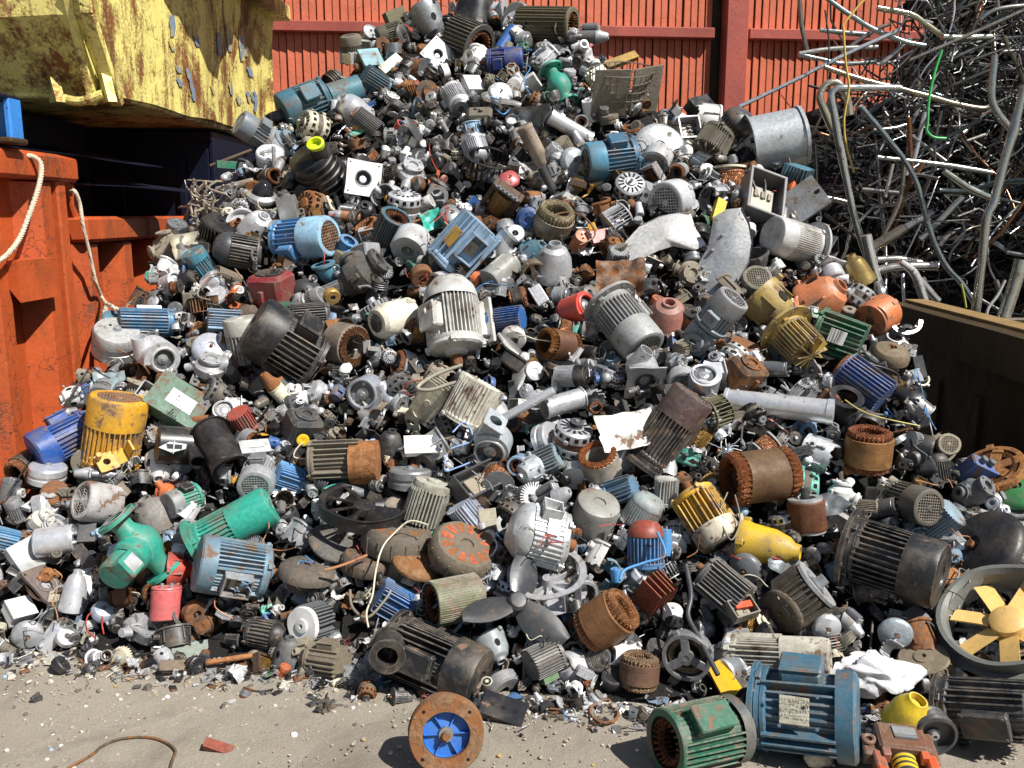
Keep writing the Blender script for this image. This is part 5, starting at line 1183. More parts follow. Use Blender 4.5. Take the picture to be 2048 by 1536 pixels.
for _ in range(1700):
    px, py = r.uniform(1600, 2200), r.uniform(-120, 640)
    if r.random() > dens(px - 10, py) * .9: continue
    Y = r.uniform(6.7, 8.5); p = at(px, py, Y)
    if p.z < .1: continue
    d = Vector((r.gauss(0, 1), r.gauss(0, .6), r.gauss(0, .8))).normalized(); pts = [p]; rr = r.choice([.004, .006, .008, .01]); st = r.uniform(.05, .16)
    for q in range(r.randint(2, 4)): pts.append(pts[-1] + d * st); d = (d + Vector((r.gauss(0, .5), r.gauss(0, .3), r.gauss(0, .5)))).normalized()
    b.tube(pts, rr, 5, False)
o = obj('tangled_strip', b, 'plastic', None, (.05, .05, .048)); o['kind'] = 'stuff'; o['label'] = 'mass of thin bent strip and rod filling the pipe heap'
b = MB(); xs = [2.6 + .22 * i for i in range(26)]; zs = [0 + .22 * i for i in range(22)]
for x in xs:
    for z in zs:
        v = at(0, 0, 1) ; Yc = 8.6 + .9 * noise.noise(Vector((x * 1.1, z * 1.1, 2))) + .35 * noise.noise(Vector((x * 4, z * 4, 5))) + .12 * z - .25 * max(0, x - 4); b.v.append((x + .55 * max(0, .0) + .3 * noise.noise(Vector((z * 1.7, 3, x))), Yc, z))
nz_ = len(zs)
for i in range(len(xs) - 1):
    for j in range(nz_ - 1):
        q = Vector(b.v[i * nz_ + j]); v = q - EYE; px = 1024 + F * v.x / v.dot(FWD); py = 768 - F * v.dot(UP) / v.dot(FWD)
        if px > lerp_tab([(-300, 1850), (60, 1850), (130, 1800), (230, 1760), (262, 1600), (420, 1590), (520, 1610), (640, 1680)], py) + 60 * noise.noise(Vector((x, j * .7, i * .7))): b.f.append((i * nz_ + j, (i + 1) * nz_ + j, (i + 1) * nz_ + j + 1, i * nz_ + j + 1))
o = obj('packed_scrap', b, 'shade_dark_scrap', dent=(.15, 3, 1)); o['kind'] = 'stuff'; o['label'] = 'packed core of the scrap pipe heap coloured as deep shade'  # near-black mesh puts the shade of the hollow into colour
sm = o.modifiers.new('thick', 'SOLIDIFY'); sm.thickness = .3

# unseen mass added out of view to shade the hollow of the pipe heap
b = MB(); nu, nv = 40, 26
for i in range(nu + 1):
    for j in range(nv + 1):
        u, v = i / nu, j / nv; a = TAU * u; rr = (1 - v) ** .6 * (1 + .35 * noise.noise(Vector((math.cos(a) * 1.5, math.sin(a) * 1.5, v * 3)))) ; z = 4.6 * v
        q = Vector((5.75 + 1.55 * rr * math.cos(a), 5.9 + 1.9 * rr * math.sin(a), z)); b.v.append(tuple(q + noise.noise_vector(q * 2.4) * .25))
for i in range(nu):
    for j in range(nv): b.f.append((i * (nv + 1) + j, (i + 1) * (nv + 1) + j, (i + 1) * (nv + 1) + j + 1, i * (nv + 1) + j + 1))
o = obj('packed_scrap', b, 'shade_dark_scrap'); o['kind'] = 'stuff'; o['label'] = 'unseen packed mass added at right to shade the pipe heap'
# ------------------------------------------------------------------ things on the heap: centre pixel, size in pixels, axis on the picture plane, tilt towards the viewer, roll
HEROES = []
def frame_at(p, ang, tilt, roll):
    w_ = (EYE - p).normalized(); r_ = UP.cross(w_).normalized(); u_ = w_.cross(r_)
    a, t = R(ang), R(tilt); z = (r_ * math.cos(a) + u_ * math.sin(a)) * math.cos(t) + w_ * math.sin(t); z.normalize()
    x = u_ - u_.dot(z) * z
    if x.length < .25: x = -r_ + r_.dot(z) * z if abs(z.dot(u_)) > .9 else r_
    x.normalize(); y = z.cross(x); M = Matrix((x, y, z)).transposed().to_4x4() @ rot_z(R(roll) * (1 if y.dot(w_) >= -1e-6 else -1)); M.translation = p; return M
def H(px, py, fn, L, D, ang, tilt, roll, col, label, lift=.12, g=None, name=None, cat=None, dent=.02, group=None, **o):
    s0 = skin(px, py)
    if g is None: L *= .95; D *= .95
    if g is not None:
        k = depth(s0) / F
        for _ in range(4): p = at_height(px, py, g * D * k); k = depth(p) / F
    else:
        k = depth(s0) / F; dv = (EYE - s0).normalized(); p = s0 + dv * (lift * min(L, D) * k + .01); k = depth(p) / F
    nm, ct = fn.info; c = K[col] if isinstance(col, str) else col
    for kk in list(o):
        if kk.endswith('col') or kk in ('wind', 'plate_c', 'can_c', 'band'): o[kk] = K[o[kk]] if isinstance(o[kk], str) else o[kk]
    if isinstance(o.get('col2'), str): o['col2'] = K[o['col2']]
    if fn is b_box and isinstance(o.get('plate'), str): o['plate'] = K[o['plate']]
    if fn is b_box: o['W'] = o.get('W', D * .7) * k
    if fn in (b_mesh_basket, b_blob) and 'H_' in o: o['H_'] *= k
    t = T(name or nm, c, (D * k * dent, 2.2 / (D * k), px * .37 + py * .11)); fn(t, L * k, D * k, **o)
    t.root.matrix_world = frame_at(p, ang, tilt, roll) @ (rot_z(R(-90)) if fn in (b_box, b_sheet, b_blob, b_bracket, b_float, b_scroll, b_mesh_basket, b_head) else Matrix.Identity(4)); tag(t.root, label, cat or ct, group)
    HEROES.append((px, py, max(L, D) / 2, min(L, D) / 2, ang, tilt, label, p)); return t

# --- summit and left shoulder
H(612, 208, b_motor, 110, 84, 205, 15, 60, (.055, .15, .2), 'teal motor with dark louvres high on the left shoulder', cowl='closed', end='shield', nf=22, shaft=False)
H(530, 278, b_gearmotor, 125, 66, 150, 15, 40, (.16, .2, .23), 'grey blue gear motor below the teal louvred motor', boxcol='grey', outcol='sblue')
H(628, 254, b_alternator, 70, 62, 160, 25, 0, 'cream', 'cream slotted alternator between gear motor and silver dome', mat='paint')
H(642, 348, b_intake, 118, 100, 125, 30, 60, 'black', 'black ribbed filter housing with bright yellow inlet cap', lift=.3)
H(727, 357, b_squareplate, 40, 74, 60, 72, -8, 'white', 'bright white square flange plate with a round hole', can=True, canlen=.8, lift=1.1, cancol='mgrey')
H(525, 392, b_dome, 70, 66, 85, 25, 0, 'dgrey', 'smoked dome camera in a grey collar', lift=.3)
H(517, 450, b_bell, 62, 74, 60, 40, 0, 'silver', 'torn silver bell casting left of the bright blue motor', holes=3)
H(478, 502, b_motor, 105, 72, 172, 5, 90, 'dgrey', 'dark grey finned motor left of the bright blue motor', cowl='dome', nf=24, tb=None, shaft=True)
H(605, 478, b_motor, 138, 88, 8, 36, 100, 'bblue', 'bright blue motor with a rusty square fan grille', cowlcol=(.30, .52, .68), barcol='rust', tb=30, nf=22, tbopen=False, lift=.4, feet=True, cf=.4)
H(366, 492, b_sheet, 82, 50, 20, 45, 10, 'cream', 'torn white curved strip by the orange skip rail', curl=.9, crumple=.08)
H(402, 530, b_motor, 70, 52, 125, 15, 0, (.05, .2, .27), 'small teal finned motor under the torn white strip', cowl='closed', nf=20, tb=None)
H(352, 462, b_can, 40, 42, 80, 30, 0, 'grey', 'blunt grey can on the skip rail end')
H(408, 420, b_bundle, 110, 46, 5, 70, 0, 'tan', 'tangle of grey brown wire at the left edge', k=44)
H(440, 458, b_disc, 34, 84, 80, 28, 0, 'black', 'black toothed pulley lying under the wire tangle', style='finned', mat='plastic')
H(462, 316, b_tube, 92, 7, 25, 0, 0, 'brown', 'thin brown wooden strip poking left from the heap', ends='closed', mat='dusty')
H(470, 372, b_tube, 80, 16, 18, 5, 0, 'tan', 'tan slotted strip above the wire tangle', ends='closed', mat='dusty')
H(455, 330, b_box, 50, 15, 15, 60, 0, 'green', 'small green strip of circuit board at the left edge')
H(548, 330, b_tube, 76, 8, 92, 5, 0, 'lgrey', 'thin upright grey strut beside the gear motor', ends='closed')
H(688, 432, b_starter, 66, 24, 175, 5, 0, 'rorange', 'rust orange starter motor right of the bright blue motor')
H(935, 84, b_motor, 78, 92, 160, -42, 0, (.07, .07, .06), 'dark gutted motor shell with bore facing the viewer', cowl='none', end='open', tb=None, nf=26) 
H(1035, 35, b_disc, 20, 62, 150, 60, 0, 'grey', 'round steel plate holding a blue fan at the summit', style='ring', hubcol='blue')
H(952, 12, b_bell, 95, 96, 80, -10, 0, 'black', 'large black plastic bell on the very summit', mat='plastic', holes=0, lift=.3)
H(1092, 50, b_motor, 125, 74, 178, -25, 30, (.14, .125, .07), 'olive half shell motor with open end at the summit', cowl='none', end='open', tb=None, nf=22, mat='dusty')
H(1186, 74, b_starter, 66, 30, 0, 10, 0, 'mgrey', 'grey starter motor pointing right by the red fence')
H(862, 48, b_bell, 75, 70, -60, 25, 0, 'grey', 'grey bell housing at the summit left of the black bell', holes=2)
H(790, 36, b_box, 44, 32, 30, 60, 20, 'olive', 'olive control box on the left of the summit', mat='dusty')
H(782, 66, b_motor, 60, 40, 200, 15, 0, (.09, .09, .06), 'small olive motor under the olive control box', cowl='closed', tb=None, nf=18, mat='dusty')
H(738, 76, b_can, 36, 40, 60, 40, 0, 'lgrey', 'grey capped can on the left summit edge')
H(705, 100, b_motor, 60, 46, 100, 10, 0, 'taupe', 'brown grey motor on the left summit edge', cowl='slots', tb=None, mat='dusty')
H(876, 108, b_squareplate, 44, 56, 60, 62, 45, 'silver', 'silver diamond turned plate with a dark hole', hole=.36, cancol='grey', lift=.5)
H(737, 126, b_box, 46, 40, 65, 45, 10, (.02, .05, .06), 'dark box with a pale teal lid', lidcol=(.16, .38, .45), W=38)
H(752, 166, b_motor, 62, 52, 150, 15, 90, (.05, .13, .18), 'dark teal finned motor under the teal lidded box', cowl='none', tb=None, nf=20)
H(690, 186, b_tube, 70, 56, 20, -15, 0, (.07, .19, .23), 'curved teal cowl piece on the left shoulder', wall=.93, mat='paint_worn')
H(780, 130, b_box, 56, 20, 70, 50, 40, 'cream', 'cream stencilled bar beside the teal lidded box', lid=False)
H(1008, 122, b_motor, 82, 54, 5, 5, 100, (.015, .045, .22), 'royal blue motor near the summit', cowl='closed', tb=0, nf=18, cf=.45)
H(1118, 172, b_pump, 96, 50, -62, 32, 190, 'pump', 'green flanged pump high on the heap', lift=.45)
H(1240, 182, b_mesh_basket, 150, 95, 82, 18, 5, 'tan', 'wire basket with brown panels below the fence', H_=84, panelcol='taupe', lift=.35)
H(1242, 122, b_box, 78, 18, 70, 40, 20, 'ochre', 'ochre timber strip leaning above the wire basket', mat='dusty')
H(912, 198, b_motor, 68, 50, -58, 40, 30, 'silver', 'small silver motor with grille above the pulley ring', mat='cast', tb=120)
H(921, 214, b_disc, 18, 38, -70, 60, 0, 'grey', 'dark pulley ring in front of the small silver motor', style='ring')
H(1000, 190, b_disc, 28, 54, 70, 55, 0, 'silver', 'silver bolted flange with a rusty centre', style='lid', hubcol='rust')
H(944, 172, b_box, 38, 36, 60, 40, 0, 'white', 'white plastic cube right of the small silver motor', lid=False, mat='paint_clean')
H(1182, 220, b_can, 44, 34, 100, 20, 0, 'white', 'white cylinder below the green flanged pump', mat='paint_clean')
H(702, 218, b_bell, 70, 74, 130, 30, 0, 'silver', 'bright silver dome housing left of centre near the top', holes=1, mat='metal')
H(735, 246, b_motor, 60, 42, -35, 15, 0, 'mgrey', 'small grey motor beneath the bright silver dome', cowl='none', tb=None, nf=22, end='coil')
H(1058, 236, b_sheet, 118, 52, 150, 50, 0, 'mgrey', 'bent grey steel sheet across the upper heap', curl=.35)
H(1072, 300, b_tube, 112, 34, 118, 12, 0, (.33, .26, .2), 'brown beige tube standing on the upper heap', ends='closed', mat='dusty', neck=1, lift=.5)
H(1098, 364, b_tube, 72, 19, 118, 12, 0, 'dgrey', 'black pipe continuing the brown beige tube', mat='plastic', ends='closed', neck=1)
H(1140, 256, b_tube, 100, 32, 150, 10, 0, 'silver', 'silver cylinder with end caps right of the bent sheet', ends='closed', neck=1, lift=.4)
H(1225, 320, b_motor, 118, 84, 185, 18, 50, (.035, .14, .24), 'dark blue motor with fins and blue cowl at upper right', cowl='ring', cowlcol=(.08, .27, .4), tb=20, nf=24, lift=.4, barcol='black')
H(1143, 322, b_disc, 38, 56, 10, 60, 0, 'galv', 'galvanised spool beside the dark blue motor', style='lid')
H(1318, 296, b_disc, 26, 108, 60, 62, 0, 'lgrey', 'big grey round casing with pump grille at upper right', style='lid', mat='cast')
H(1314, 318, b_cowl, 34, 62, -120, 50, 0, 'lgrey', 'grey fan cowl with square mesh on the round casing', lift=.6)
H(1258, 380, b_alternator, 66, 66, 75, 48, 0, 'lgrey', 'silver alternator under the dark blue motor', pulley=False, band='dgrey')
H(1305, 348, b_transformer, 42, 34, 20, 45, 30, 'grey', 'steel framed copper transformer beside the dark blue motor', corecol='lgrey', coilcol='rust')
H(1003, 402, b_transformer, 70, 58, 55, 35, 40, 'brown', 'brown framed transformer with a fat tan coil', coilcol=(.5, .3, .1), lift=.4)
H(1108, 442, b_stator, 70, 84, 70, 30, 0, 'tan', 'stator with cream wrapped windings in the upper heap', wind=(.66, .58, .38), bell=.34, lift=.3)
H(1018, 360, b_disc, 22, 46, 80, 50, 0, (.55, .12, .12), 'pink red cap beneath black wire mesh', style='lid')
H(980, 330, b_wheel, 34, 112, 80, 22, 0, 'black', 'black mesh fan guard above the pink cap', lift=.4)
H(845, 290, b_blades, 20, 130, 60, 60, 20, 'dgrey', 'dark grey broken fan blades left of centre', k=3, tw=40, mat='plastic', lift=.5)
H(822, 345, b_cast, 50, 72, 70, 35, 0, 'lgrey', 'silver throttle body with a round pipe', ports=2, seed=5)
H(808, 412, b_alternator, 74, 72, 85, 18, 0, 'silver', 'silver alternator below the throttle body', pulley=False)
H(952, 300, b_motor, 62, 54, -70, 25, 0, 'silver', 'chrome bright motor at upper centre', mat='metal', cowl='dome', tb=None, shaft=False)
H(903, 432, b_disc, 26, 54, 80, 48, 0, 'grey', 'grey capstan disc with an upright spindle', style='lid', hubcol='dgrey')
H(862, 440, b_sheet, 46, 40, 20, 60, 20, (.06, .5, .38), 'mint green scrap sheet by the capstan disc', mat='paint', curl=.4)
H(780, 465, b_motor, 84, 72, 245, -28, 0, (.035, .11, .16), 'dark teal finned tube with a rusty bore', cowl='none', end='open', tb=None, nf=30, shaft=False)
H(822, 488, b_disc, 54, 78, -115, 50, 0, 'lgrey', 'fat pale grey pulley left of the light blue motor', style='ring', mat='paint', lift=.4, hubcol='lgrey')
H(925, 492, b_motor, 128, 104, 48, 5, 0, 'lblue', 'light steel blue motor tilted up on its flange', cowl='none', tb=115, tbopen=True, nf=22, sq=True, lift=.35, plate=60, platecol='ochre', feet=True)
H(1030, 470, b_disc, 22, 40, 80, 65, 0, 'silver', 'round gauge with a black face and silver rim', style='ring', hubcol='black')
H(1108, 520, b_bell, 80, 88, 85, 28, 0, 'lgrey', 'pale grey bell cover right of the light blue motor', holes=1, lift=.4, mat='cast')
H(1160, 482, b_can, 40, 34, 60, 50, 0, 'orange', 'small orange red cap by the pale bell cover', mat='paint')
H(1200, 475, b_box, 40, 28, 60, 60, 10, 'pink', 'pink plastic box left of the big white scroll sheet')
H(1312, 470, b_scroll, 124, 60, 100, 60, 0, 'white', 'big white curved scroll sheet on the right slope', mat='cast', dent=.003, lift=.8, poly=[(-62, -48), (-50, -10), (-28, 18), (5, 36), (40, 42), (56, 40), (66, 10), (84, -20), (66, -30), (30, -22), (5, -30), (-20, -44), (-40, -56)], rim=((0, 5),), depth_=24)
H(1442, 508, b_scroll, 128, 60, 80, 78, 0, (.42, .43, .44), 'tall pale grey curved cowl plate on the right slope', mat='cast', dent=.003, lift=.9, poly=[(-12, 62), (10, 74), (34, 76), (46, 50), (52, 20), (46, -12), (30, -44), (6, -74), (-14, -84), (-26, -60), (-58, -38), (-40, -20), (-22, 10), (-16, 36)], rim=((2, 8),), depth_=22, bosses=((2, 30), (-14, 6), (-30, -22)))
H(1240, 508, b_motor, 40, 36, 100, 20, 0, 'taupe', 'small taupe finned block beside the white scroll sheet', cowl='none', tb=None, sq=True, nf=16)
H(1466, 256, b_motor, 84, 72, 40, 20, 0, 'dgrey', 'dark grey pump motor against the fence foot', cowl='dome', tb=None, nf=20, shaft=True, shaftcol='gold')
H(1400, 216, b_box, 60, 40, 50, 30, 10, 'black', 'black casting on the right crest', mat='cast')
H(1424, 290, b_motor, 84, 74, -125, 30, 0, (.14, .125, .095), 'dirty taupe motor with a bare fan facing down', cowl='open', tb=None, nf=30, mat='dusty')
H(1376, 262, b_box, 48, 52, 60, 55, 0, 'lgrey', 'pale open cast box on the right crest', opened=True, mat='cast', W=34)
H(1552, 282, b_tube, 112, 118, 8, -12, 0, 'galv', 'big galvanised drum at the right crest', mat='cast', wall=.97, neck=1, col2='galv', lift=.3)
H(1590, 362, b_motor, 64, 60, 70, 10, 0, (.06, .2, .28), 'teal motor peeping out under the galvanised drum', cowl='none', tb=None, nf=18, sq=True)
H(1524, 396, b_box, 116, 84, 50, 42, 62, (.12, .12, .125), 'dark grey open plastic casing on the right slope', opened=True, W=46, mat='plastic', lift=.45)
H(1598, 410, b_box, 104, 78, 120, 58, -38, 'grey', 'battered grey plate with holes under the galvanised drum', W=9, lid=True, holes=4, mat='dusty', lift=.3)
H(1342, 402, b_cowl, 56, 86, -165, 62, 0, 'lgrey', 'pale grey fan cowl with a fine square mesh', lift=.4)
H(1436, 422, b_box, 50, 22, 30, 50, 60, 'byellow', 'yellow plastic strip among grey parts on the right slope')
H(1488, 348, b_coil, 56, 36, 10, 20, 0, 'rust', 'rusty spiral coil on the right crest', col2='rust')
H(1588, 482, b_motor, 122, 82, 160, 40, 90, (.52, .52, .51), 'smooth pale grey pump body with a round lid', cowl='closed', end='flange', tb=None, nf=60, fin=.03, lift=.45)
H(1413, 343, b_disc, 18, 34, 60, 60, 0, 'white', 'small white cap at the right crest', style='lid', mat='paint_clean')
# --- left flank
H(296, 645, b_motor, 115, 62, 180, 8, 80, (.06, .2, .36), 'blue motor carrying a bright silver plate', cowl='none', tb=None, nf=20, plate=-60, lift=.2)
H(302, 632, b_squareplate, 20, 50, 60, 55, 0, 'silver', 'bright silver plate on the blue motor', hole=.2, mat='metal', lift=.9, cancol='dgrey')
H(232, 680, b_disc, 58, 94, 85, 38, 0, (.55, .55, .53), 'stacked silver pulley discs by the orange skip', style='cap', mat='cast', lift=.4)
H(316, 712, b_blower, 60, 92, -35, 62, 10, 'silver', 'silver blower with a short round spout', out=100, round_out=True, lift=.35, motorcol='silver')
H(421, 700, b_disc, 40, 76, 80, 58, 0, (.6, .63, .7), 'pale round cover with three small holes', style='lid', mat='cast', lift=.3)
H(420, 736, b_cast, 60, 78, 80, 32, 0, 'lgrey', 'silver grey intake ring below the pale round cover', ports=1, seed=9, lift=.5)
H(574, 690, b_motor, 168, 134, 148, 8, 40, (.013, .013, .015), 'largest black motor on the left half of the heap', cowl='closed', tb=0, nf=26, lift=.45, cf=.34)
H(492, 684, b_motor, 104, 80, 100, 10, 0, (.45, .44, .39), 'beige grey motor behind the largest black motor', cowl='closed', tb=None, nf=22, lift=.15)
H(460, 642, b_motor, 92, 52, 178, 5, 90, 'lblue', 'light blue finned motor above the pale round cover', cowl='none', tb=None, nf=22, sq=True)
H(545, 580, b_cast, 95, 90, 100, 15, 0, (.22, .02, .025), 'dark red casting gripped by a black clamp', ports=2, seed=12, col2='black', boxy=True, mat='paint', lift=.3)
H(342, 566, b_blower, 34, 62, 30, 50, 30, 'silver', 'small silver starter blower with a copper coil', motorcol='copper', round_out=True)
H(352, 574, b_coil, 22, 22, 10, 30, 0, 'black', 'little copper coil on the silver starter blower', lift=1.6)
H(430, 560, b_bell, 44, 52, 60, 45, 0, 'silver', 'small bright silver dome by the dark red casting', holes=0, mat='metal')
H(352, 808, b_box, 112, 86, 55, 60, -38, (.035, .11, .06), 'dark green steel box with a white label', W=40, plate='white', mat='paint_worn', lift=.4, holes=0)
H(300, 795, b_box, 60, 46, 60, 55, -38, 'grey', 'open grey terminal box leaning on the green box', opened=True, W=30, mat='cast', lift=.9)
H(228, 870, b_motor, 168, 118, 82, 18, 200, (.66, .34, .025), 'large yellow motor standing fan end up', cowl='grid', tb=None, nf=26, cf=.36, lift=.3, barcol='rorange', end='shield', mat='paint_worn', fin=.14)
H(226, 920, b_bracket, 66, 42, 75, 60, 20, 'yellow', 'yellow bracket frame at the foot of the yellow motor', mat='paint', lift=1.0)
H(128, 878, b_motor, 128, 88, 208, 12, -10, (.02, .085, .34), 'royal blue motor with a big terminal box by the skip', cowl='closed', tb=0, nf=22, lift=.25)
H(216, 765, b_sheet, 66, 50, 110, 50, 0, (.26, .33, .34), 'torn grey blue plate under the silver pulley discs', mat='paint', curl=.3)
H(556, 782, b_starter, 100, 34, 130, 20, 0, 'cream', 'cream and rust starter motor below the largest black motor', mat='rusty', nosecol='rorange')
H(692, 690, b_stator, 70, 92, -12, 48, 0, (.3, .25, .2), 'brown stator ring with a rusty rim left of the white motor', wind='rust', bell=.12, lift=.25)
H(672, 656, b_box, 44, 30, 60, 50, 10, 'rorange', 'rust orange box above the brown stator ring', mat='rusty')
H(622, 634, b_motor, 90, 60, 185, 5, 0, 'dgrey', 'charcoal finned motor above the brown stator ring', cowl='none', tb=None, nf=24)
H(618, 604, b_gearmotor, 74, 46, 30, 30, 0, 'grey', 'small grey gear motor above the charcoal motor')
H(724, 548, b_cast, 120, 92, 40, 20, 0, (.075, .075, .072), 'mud caked dark pump casting left of the white motor', ports=3, seed=21, mat='dusty', lift=.25)
H(664, 592, b_disc, 18, 34, -60, 60, 0, 'gold', 'brass threaded ring on the mud caked casting', style='ring', lift=1.2)
H(700, 500, b_elbow, 48, 44, 60, 30, 0, 'bblue', 'pale blue elbow with a bright blue collar', mat='paint')
H(447, 826, b_blower, 34, 66, 80, 62, 0, 'grey', 'flat grey blower casing beside the green box')
H(486, 842, b_motor, 54, 50, 120, 30, 0, (.42, .07, .05), 'dusty red finned motor beside the black manifold', cowl='none', end='shield', tb=None, nf=18, shaft=False)
H(408, 838, b_tube, 74, 16, 5, 5, 0, 'redbrown', 'rusty red pipe behind the black manifold', ends='closed', mat='rusty')
H(604, 854, b_cast, 86, 78, 70, 35, 0, 'dgrey', 'dark grey gearbox with a round yellow sticker', boxy=True, ports=1, seed=3, mat='paint')
H(606, 880, b_disc, 2, 26, -70, 75, 0, 'byellow', 'round yellow sticker on the dark gearbox', style='lid', mat='paint_clean', lift=16, name='sticker', cat='sticker', hubcol='byellow')
H(368, 892, b_tube, 110, 80, 175, 8, 0, 'black', 'black plastic manifold barrel with a silver diamond emblem', mat='plastic', ends='closed', lift=.4)
H(440, 900, b_tube, 120, 76, -62, 38, 0, 'black', 'black manifold elbow with a wide open mouth', mat='plastic', wall=.82, lift=.55, neck=1, col2='black')
H(392, 912, b_tube, 50, 34, -75, 55, 0, 'black', 'narrow black manifold port beside the wide mouth', mat='plastic', wall=.8, lift=1.4)
H(517, 955, b_motor, 96, 76, -110, 62, 180, 'lgrey', 'small grey motor with a round grille facing the viewer', cowl='grid', tb=180, nf=24, mat='cast', tbcol='grey', lift=.35, cf=.36)
H(508, 900, b_box, 60, 34, 75, 48, 5, 'lgrey', 'pale grey box topping the round grille motor', plate='white', W=26, lift=.8)
H(580, 958, b_motor, 64, 56, 160, 20, 40, (.12, .36, .66), 'sky blue finned motor right of the round grille', cowl='none', tb=None, nf=20, sq=True)
H(668, 920, b_motor, 116, 92, 2, 10, 0, (.23, .2, .15), 'dirty finned block motor with a rusted sleeve', cowl='none', tb=None, nf=22, sq=True, mat='dusty', lift=.3)
H(730, 926, b_tube, 60, 94, 2, 10, 0, 'rorange', 'rusted orange sleeve on the dirty finned block', mat='rusty', ends='closed', lift=.4)
H(95, 946, b_disc, 36, 74, 85, 22, 0, 'silver', 'flat silver double disc beside the orange skip', style='cap', mat='metal', lift=.4)
H(196, 948, b_starter, 92, 30, 175, 5, 90, 'grey', 'grey starter motor at the foot of the yellow motor', lift=.5)
H(112, 988, b_disc, 22, 62, 60, 55, 0, 'rust', 'rusty brown disc below the silver double disc', style='lid', mat='rusty')
H(195, 1006, b_cowl, 74, 86, 165, 28, 0, (.45, .44, .43), 'dull grey fan cowl with a rust patch above the green pump', mat='paint_worn', lift=.3, style='ring')
H(368, 1000, b_motor, 78, 58, 200, 30, 30, (.025, .33, .25), 'small sea green motor above the long green motor', cowl='closed', cowlcol='grey', tb=0, nf=18, tbcol='black', lift=.35)
H(308, 1030, b_bell, 86, 92, 120, 20, 0, (.24, .22, .2), 'dusty grey cone with a faded red patch', mat='dusty', holes=0)
H(282, 1090, b_pump, 158, 92, 130, 10, 150, 'pump', 'big green flanged pump on the lower left slope', lift=.95, motorlen=.7)
H(462, 1052, b_motor, 186, 88, 27, 10, 40, 'pump', 'long sea green motor with a flange end', cowl='closed', end='flange', tb=None, nf=22, shaft=False, cf=.46, lift=.4, fin=.12)
H(470, 1136, b_motor, 158, 118, 168, 10, 125, (.13, .22, .29), 'grey blue motor with an open terminal box', cowl='closed', tb=0, tbopen=True, nf=30, lift=.4, cf=.2, tbcol='grey', mat='paint_worn', bodycol='sblue')
H(613, 1150, b_disc, 56, 122, 80, 25, 0, (.10, .085, .07), 'broad brown iron disc on a dark drum', style='lid', mat='dusty', lift=.3)
H(622, 1246, b_disc, 60, 84, -165, 48, 0, 'mgrey', 'white faced hub disc with dark fins behind', style='finned', mat='plastic', col2='white', lift=.3)
H(532, 1268, b_motor, 90, 62, -15, 20, 0, 'black', 'crushed black motor wrapped in plastic', cowl='dome', tb=None, nf=18)
H(332, 1206, b_can, 68, 62, 88, 8, 0, (.62, .13, .13), 'pink red enamelled cup at the foot of the heap', mat='paint', lift=.4)
H(390, 1226, b_disc, 24, 54, -40, 55, 0, 'rust', 'rusty pipe flange beside the pink red cup', style='ring', mat='rusty')
H(150, 1180, b_bell, 86, 56, 82, 12, 0, 'silver', 'tall chrome bright can at the lower left', holes=0, mat='metal', lugs=0, lift=.4)
H(60, 1110, b_box, 78, 66, 40, 60, 25, (.5, .52, .52), 'white louvred box at the far left of the heap', lid=False, W=22, mat='paint')
H(14, 1085, b_motor, 70, 58, 160, 15, 0, (.1, .3, .5), 'blue motor cut by the left picture edge', cowl='none', tb=None, nf=20)
H(110, 1082, b_can, 76, 62, 5, 12, 0, 'silver', 'wide silver can behind the rusty rod at far left', lift=.3)
H(80, 1042, b_cast, 60, 54, 40, 40, 0, (.62, .6, .52), 'cream white casting at the far left', seed=8, mat='paint')
H(20, 980, b_can, 44, 40, 80, 20, 0, 'grey', 'plain grey can against the orange skip foot')
H(92, 1170, b_squareplate, 12, 96, 60, 45, 20, (.16, .12, .115), 'flat brown plate with an oval hole', hole=.42, aspect=.6, mat='dusty', lift=.6, cancol='brown')
H(172, 1118, b_box, 92, 26, 130, 40, 40, 'dgrey', 'dark iron bar wedged under the big green pump', lid=False)
H(55, 1268, b_disc, 34, 60, -100, 62, 0, 'lgrey', 'round grey lid near the ground at the far left', style='lid', g=.5)
H(38, 1222, b_box, 50, 46, 60, 50, 10, 'white', 'white plastic block at the far left foot', lid=False, mat='paint_clean')
H(105, 1276, b_can, 58, 38, 55, 15, 0, 'silver', 'leaning silver can near the ground', g=.5)
H(206, 1226, b_disc, 36, 50, 70, 50, 0, (.42, .5, .6), 'pale blue capped disc near the ground', style='lid')
H(268, 1256, b_blower, 30, 60, -70, 60, 0, 'lgrey', 'small pale blower shell near the ground')
H(350, 1262, b_tube, 82, 38, 8, 5, 0, (.48, .48, .45), 'bent silver pipe section near the ground', wall=.9, g=.55)
H(380, 1302, b_box, 66, 36, 75, 60, 0, (.2, .24, .2), 'flat grey green plate at the foot of the heap', W=12, lid=False, g=.3)
H(245, 1195, b_stator, 52, 40, 10, 20, 0, 'rust', 'small rusty stator left of the pink red cup', wind='rust')
H(418, 1332, b_box, 176, 24, 80, 50, -6, (.20, .15, .10), 'long flattened brown strip on the ground', W=10, lid=False, g=.2, mat='dusty')
H(460, 1318, b_tube, 92, 11, 4, 0, 0, 'rorange', 'thin rusty tube lying on the brown strip', ends='closed', mat='rusty', g=2.0)
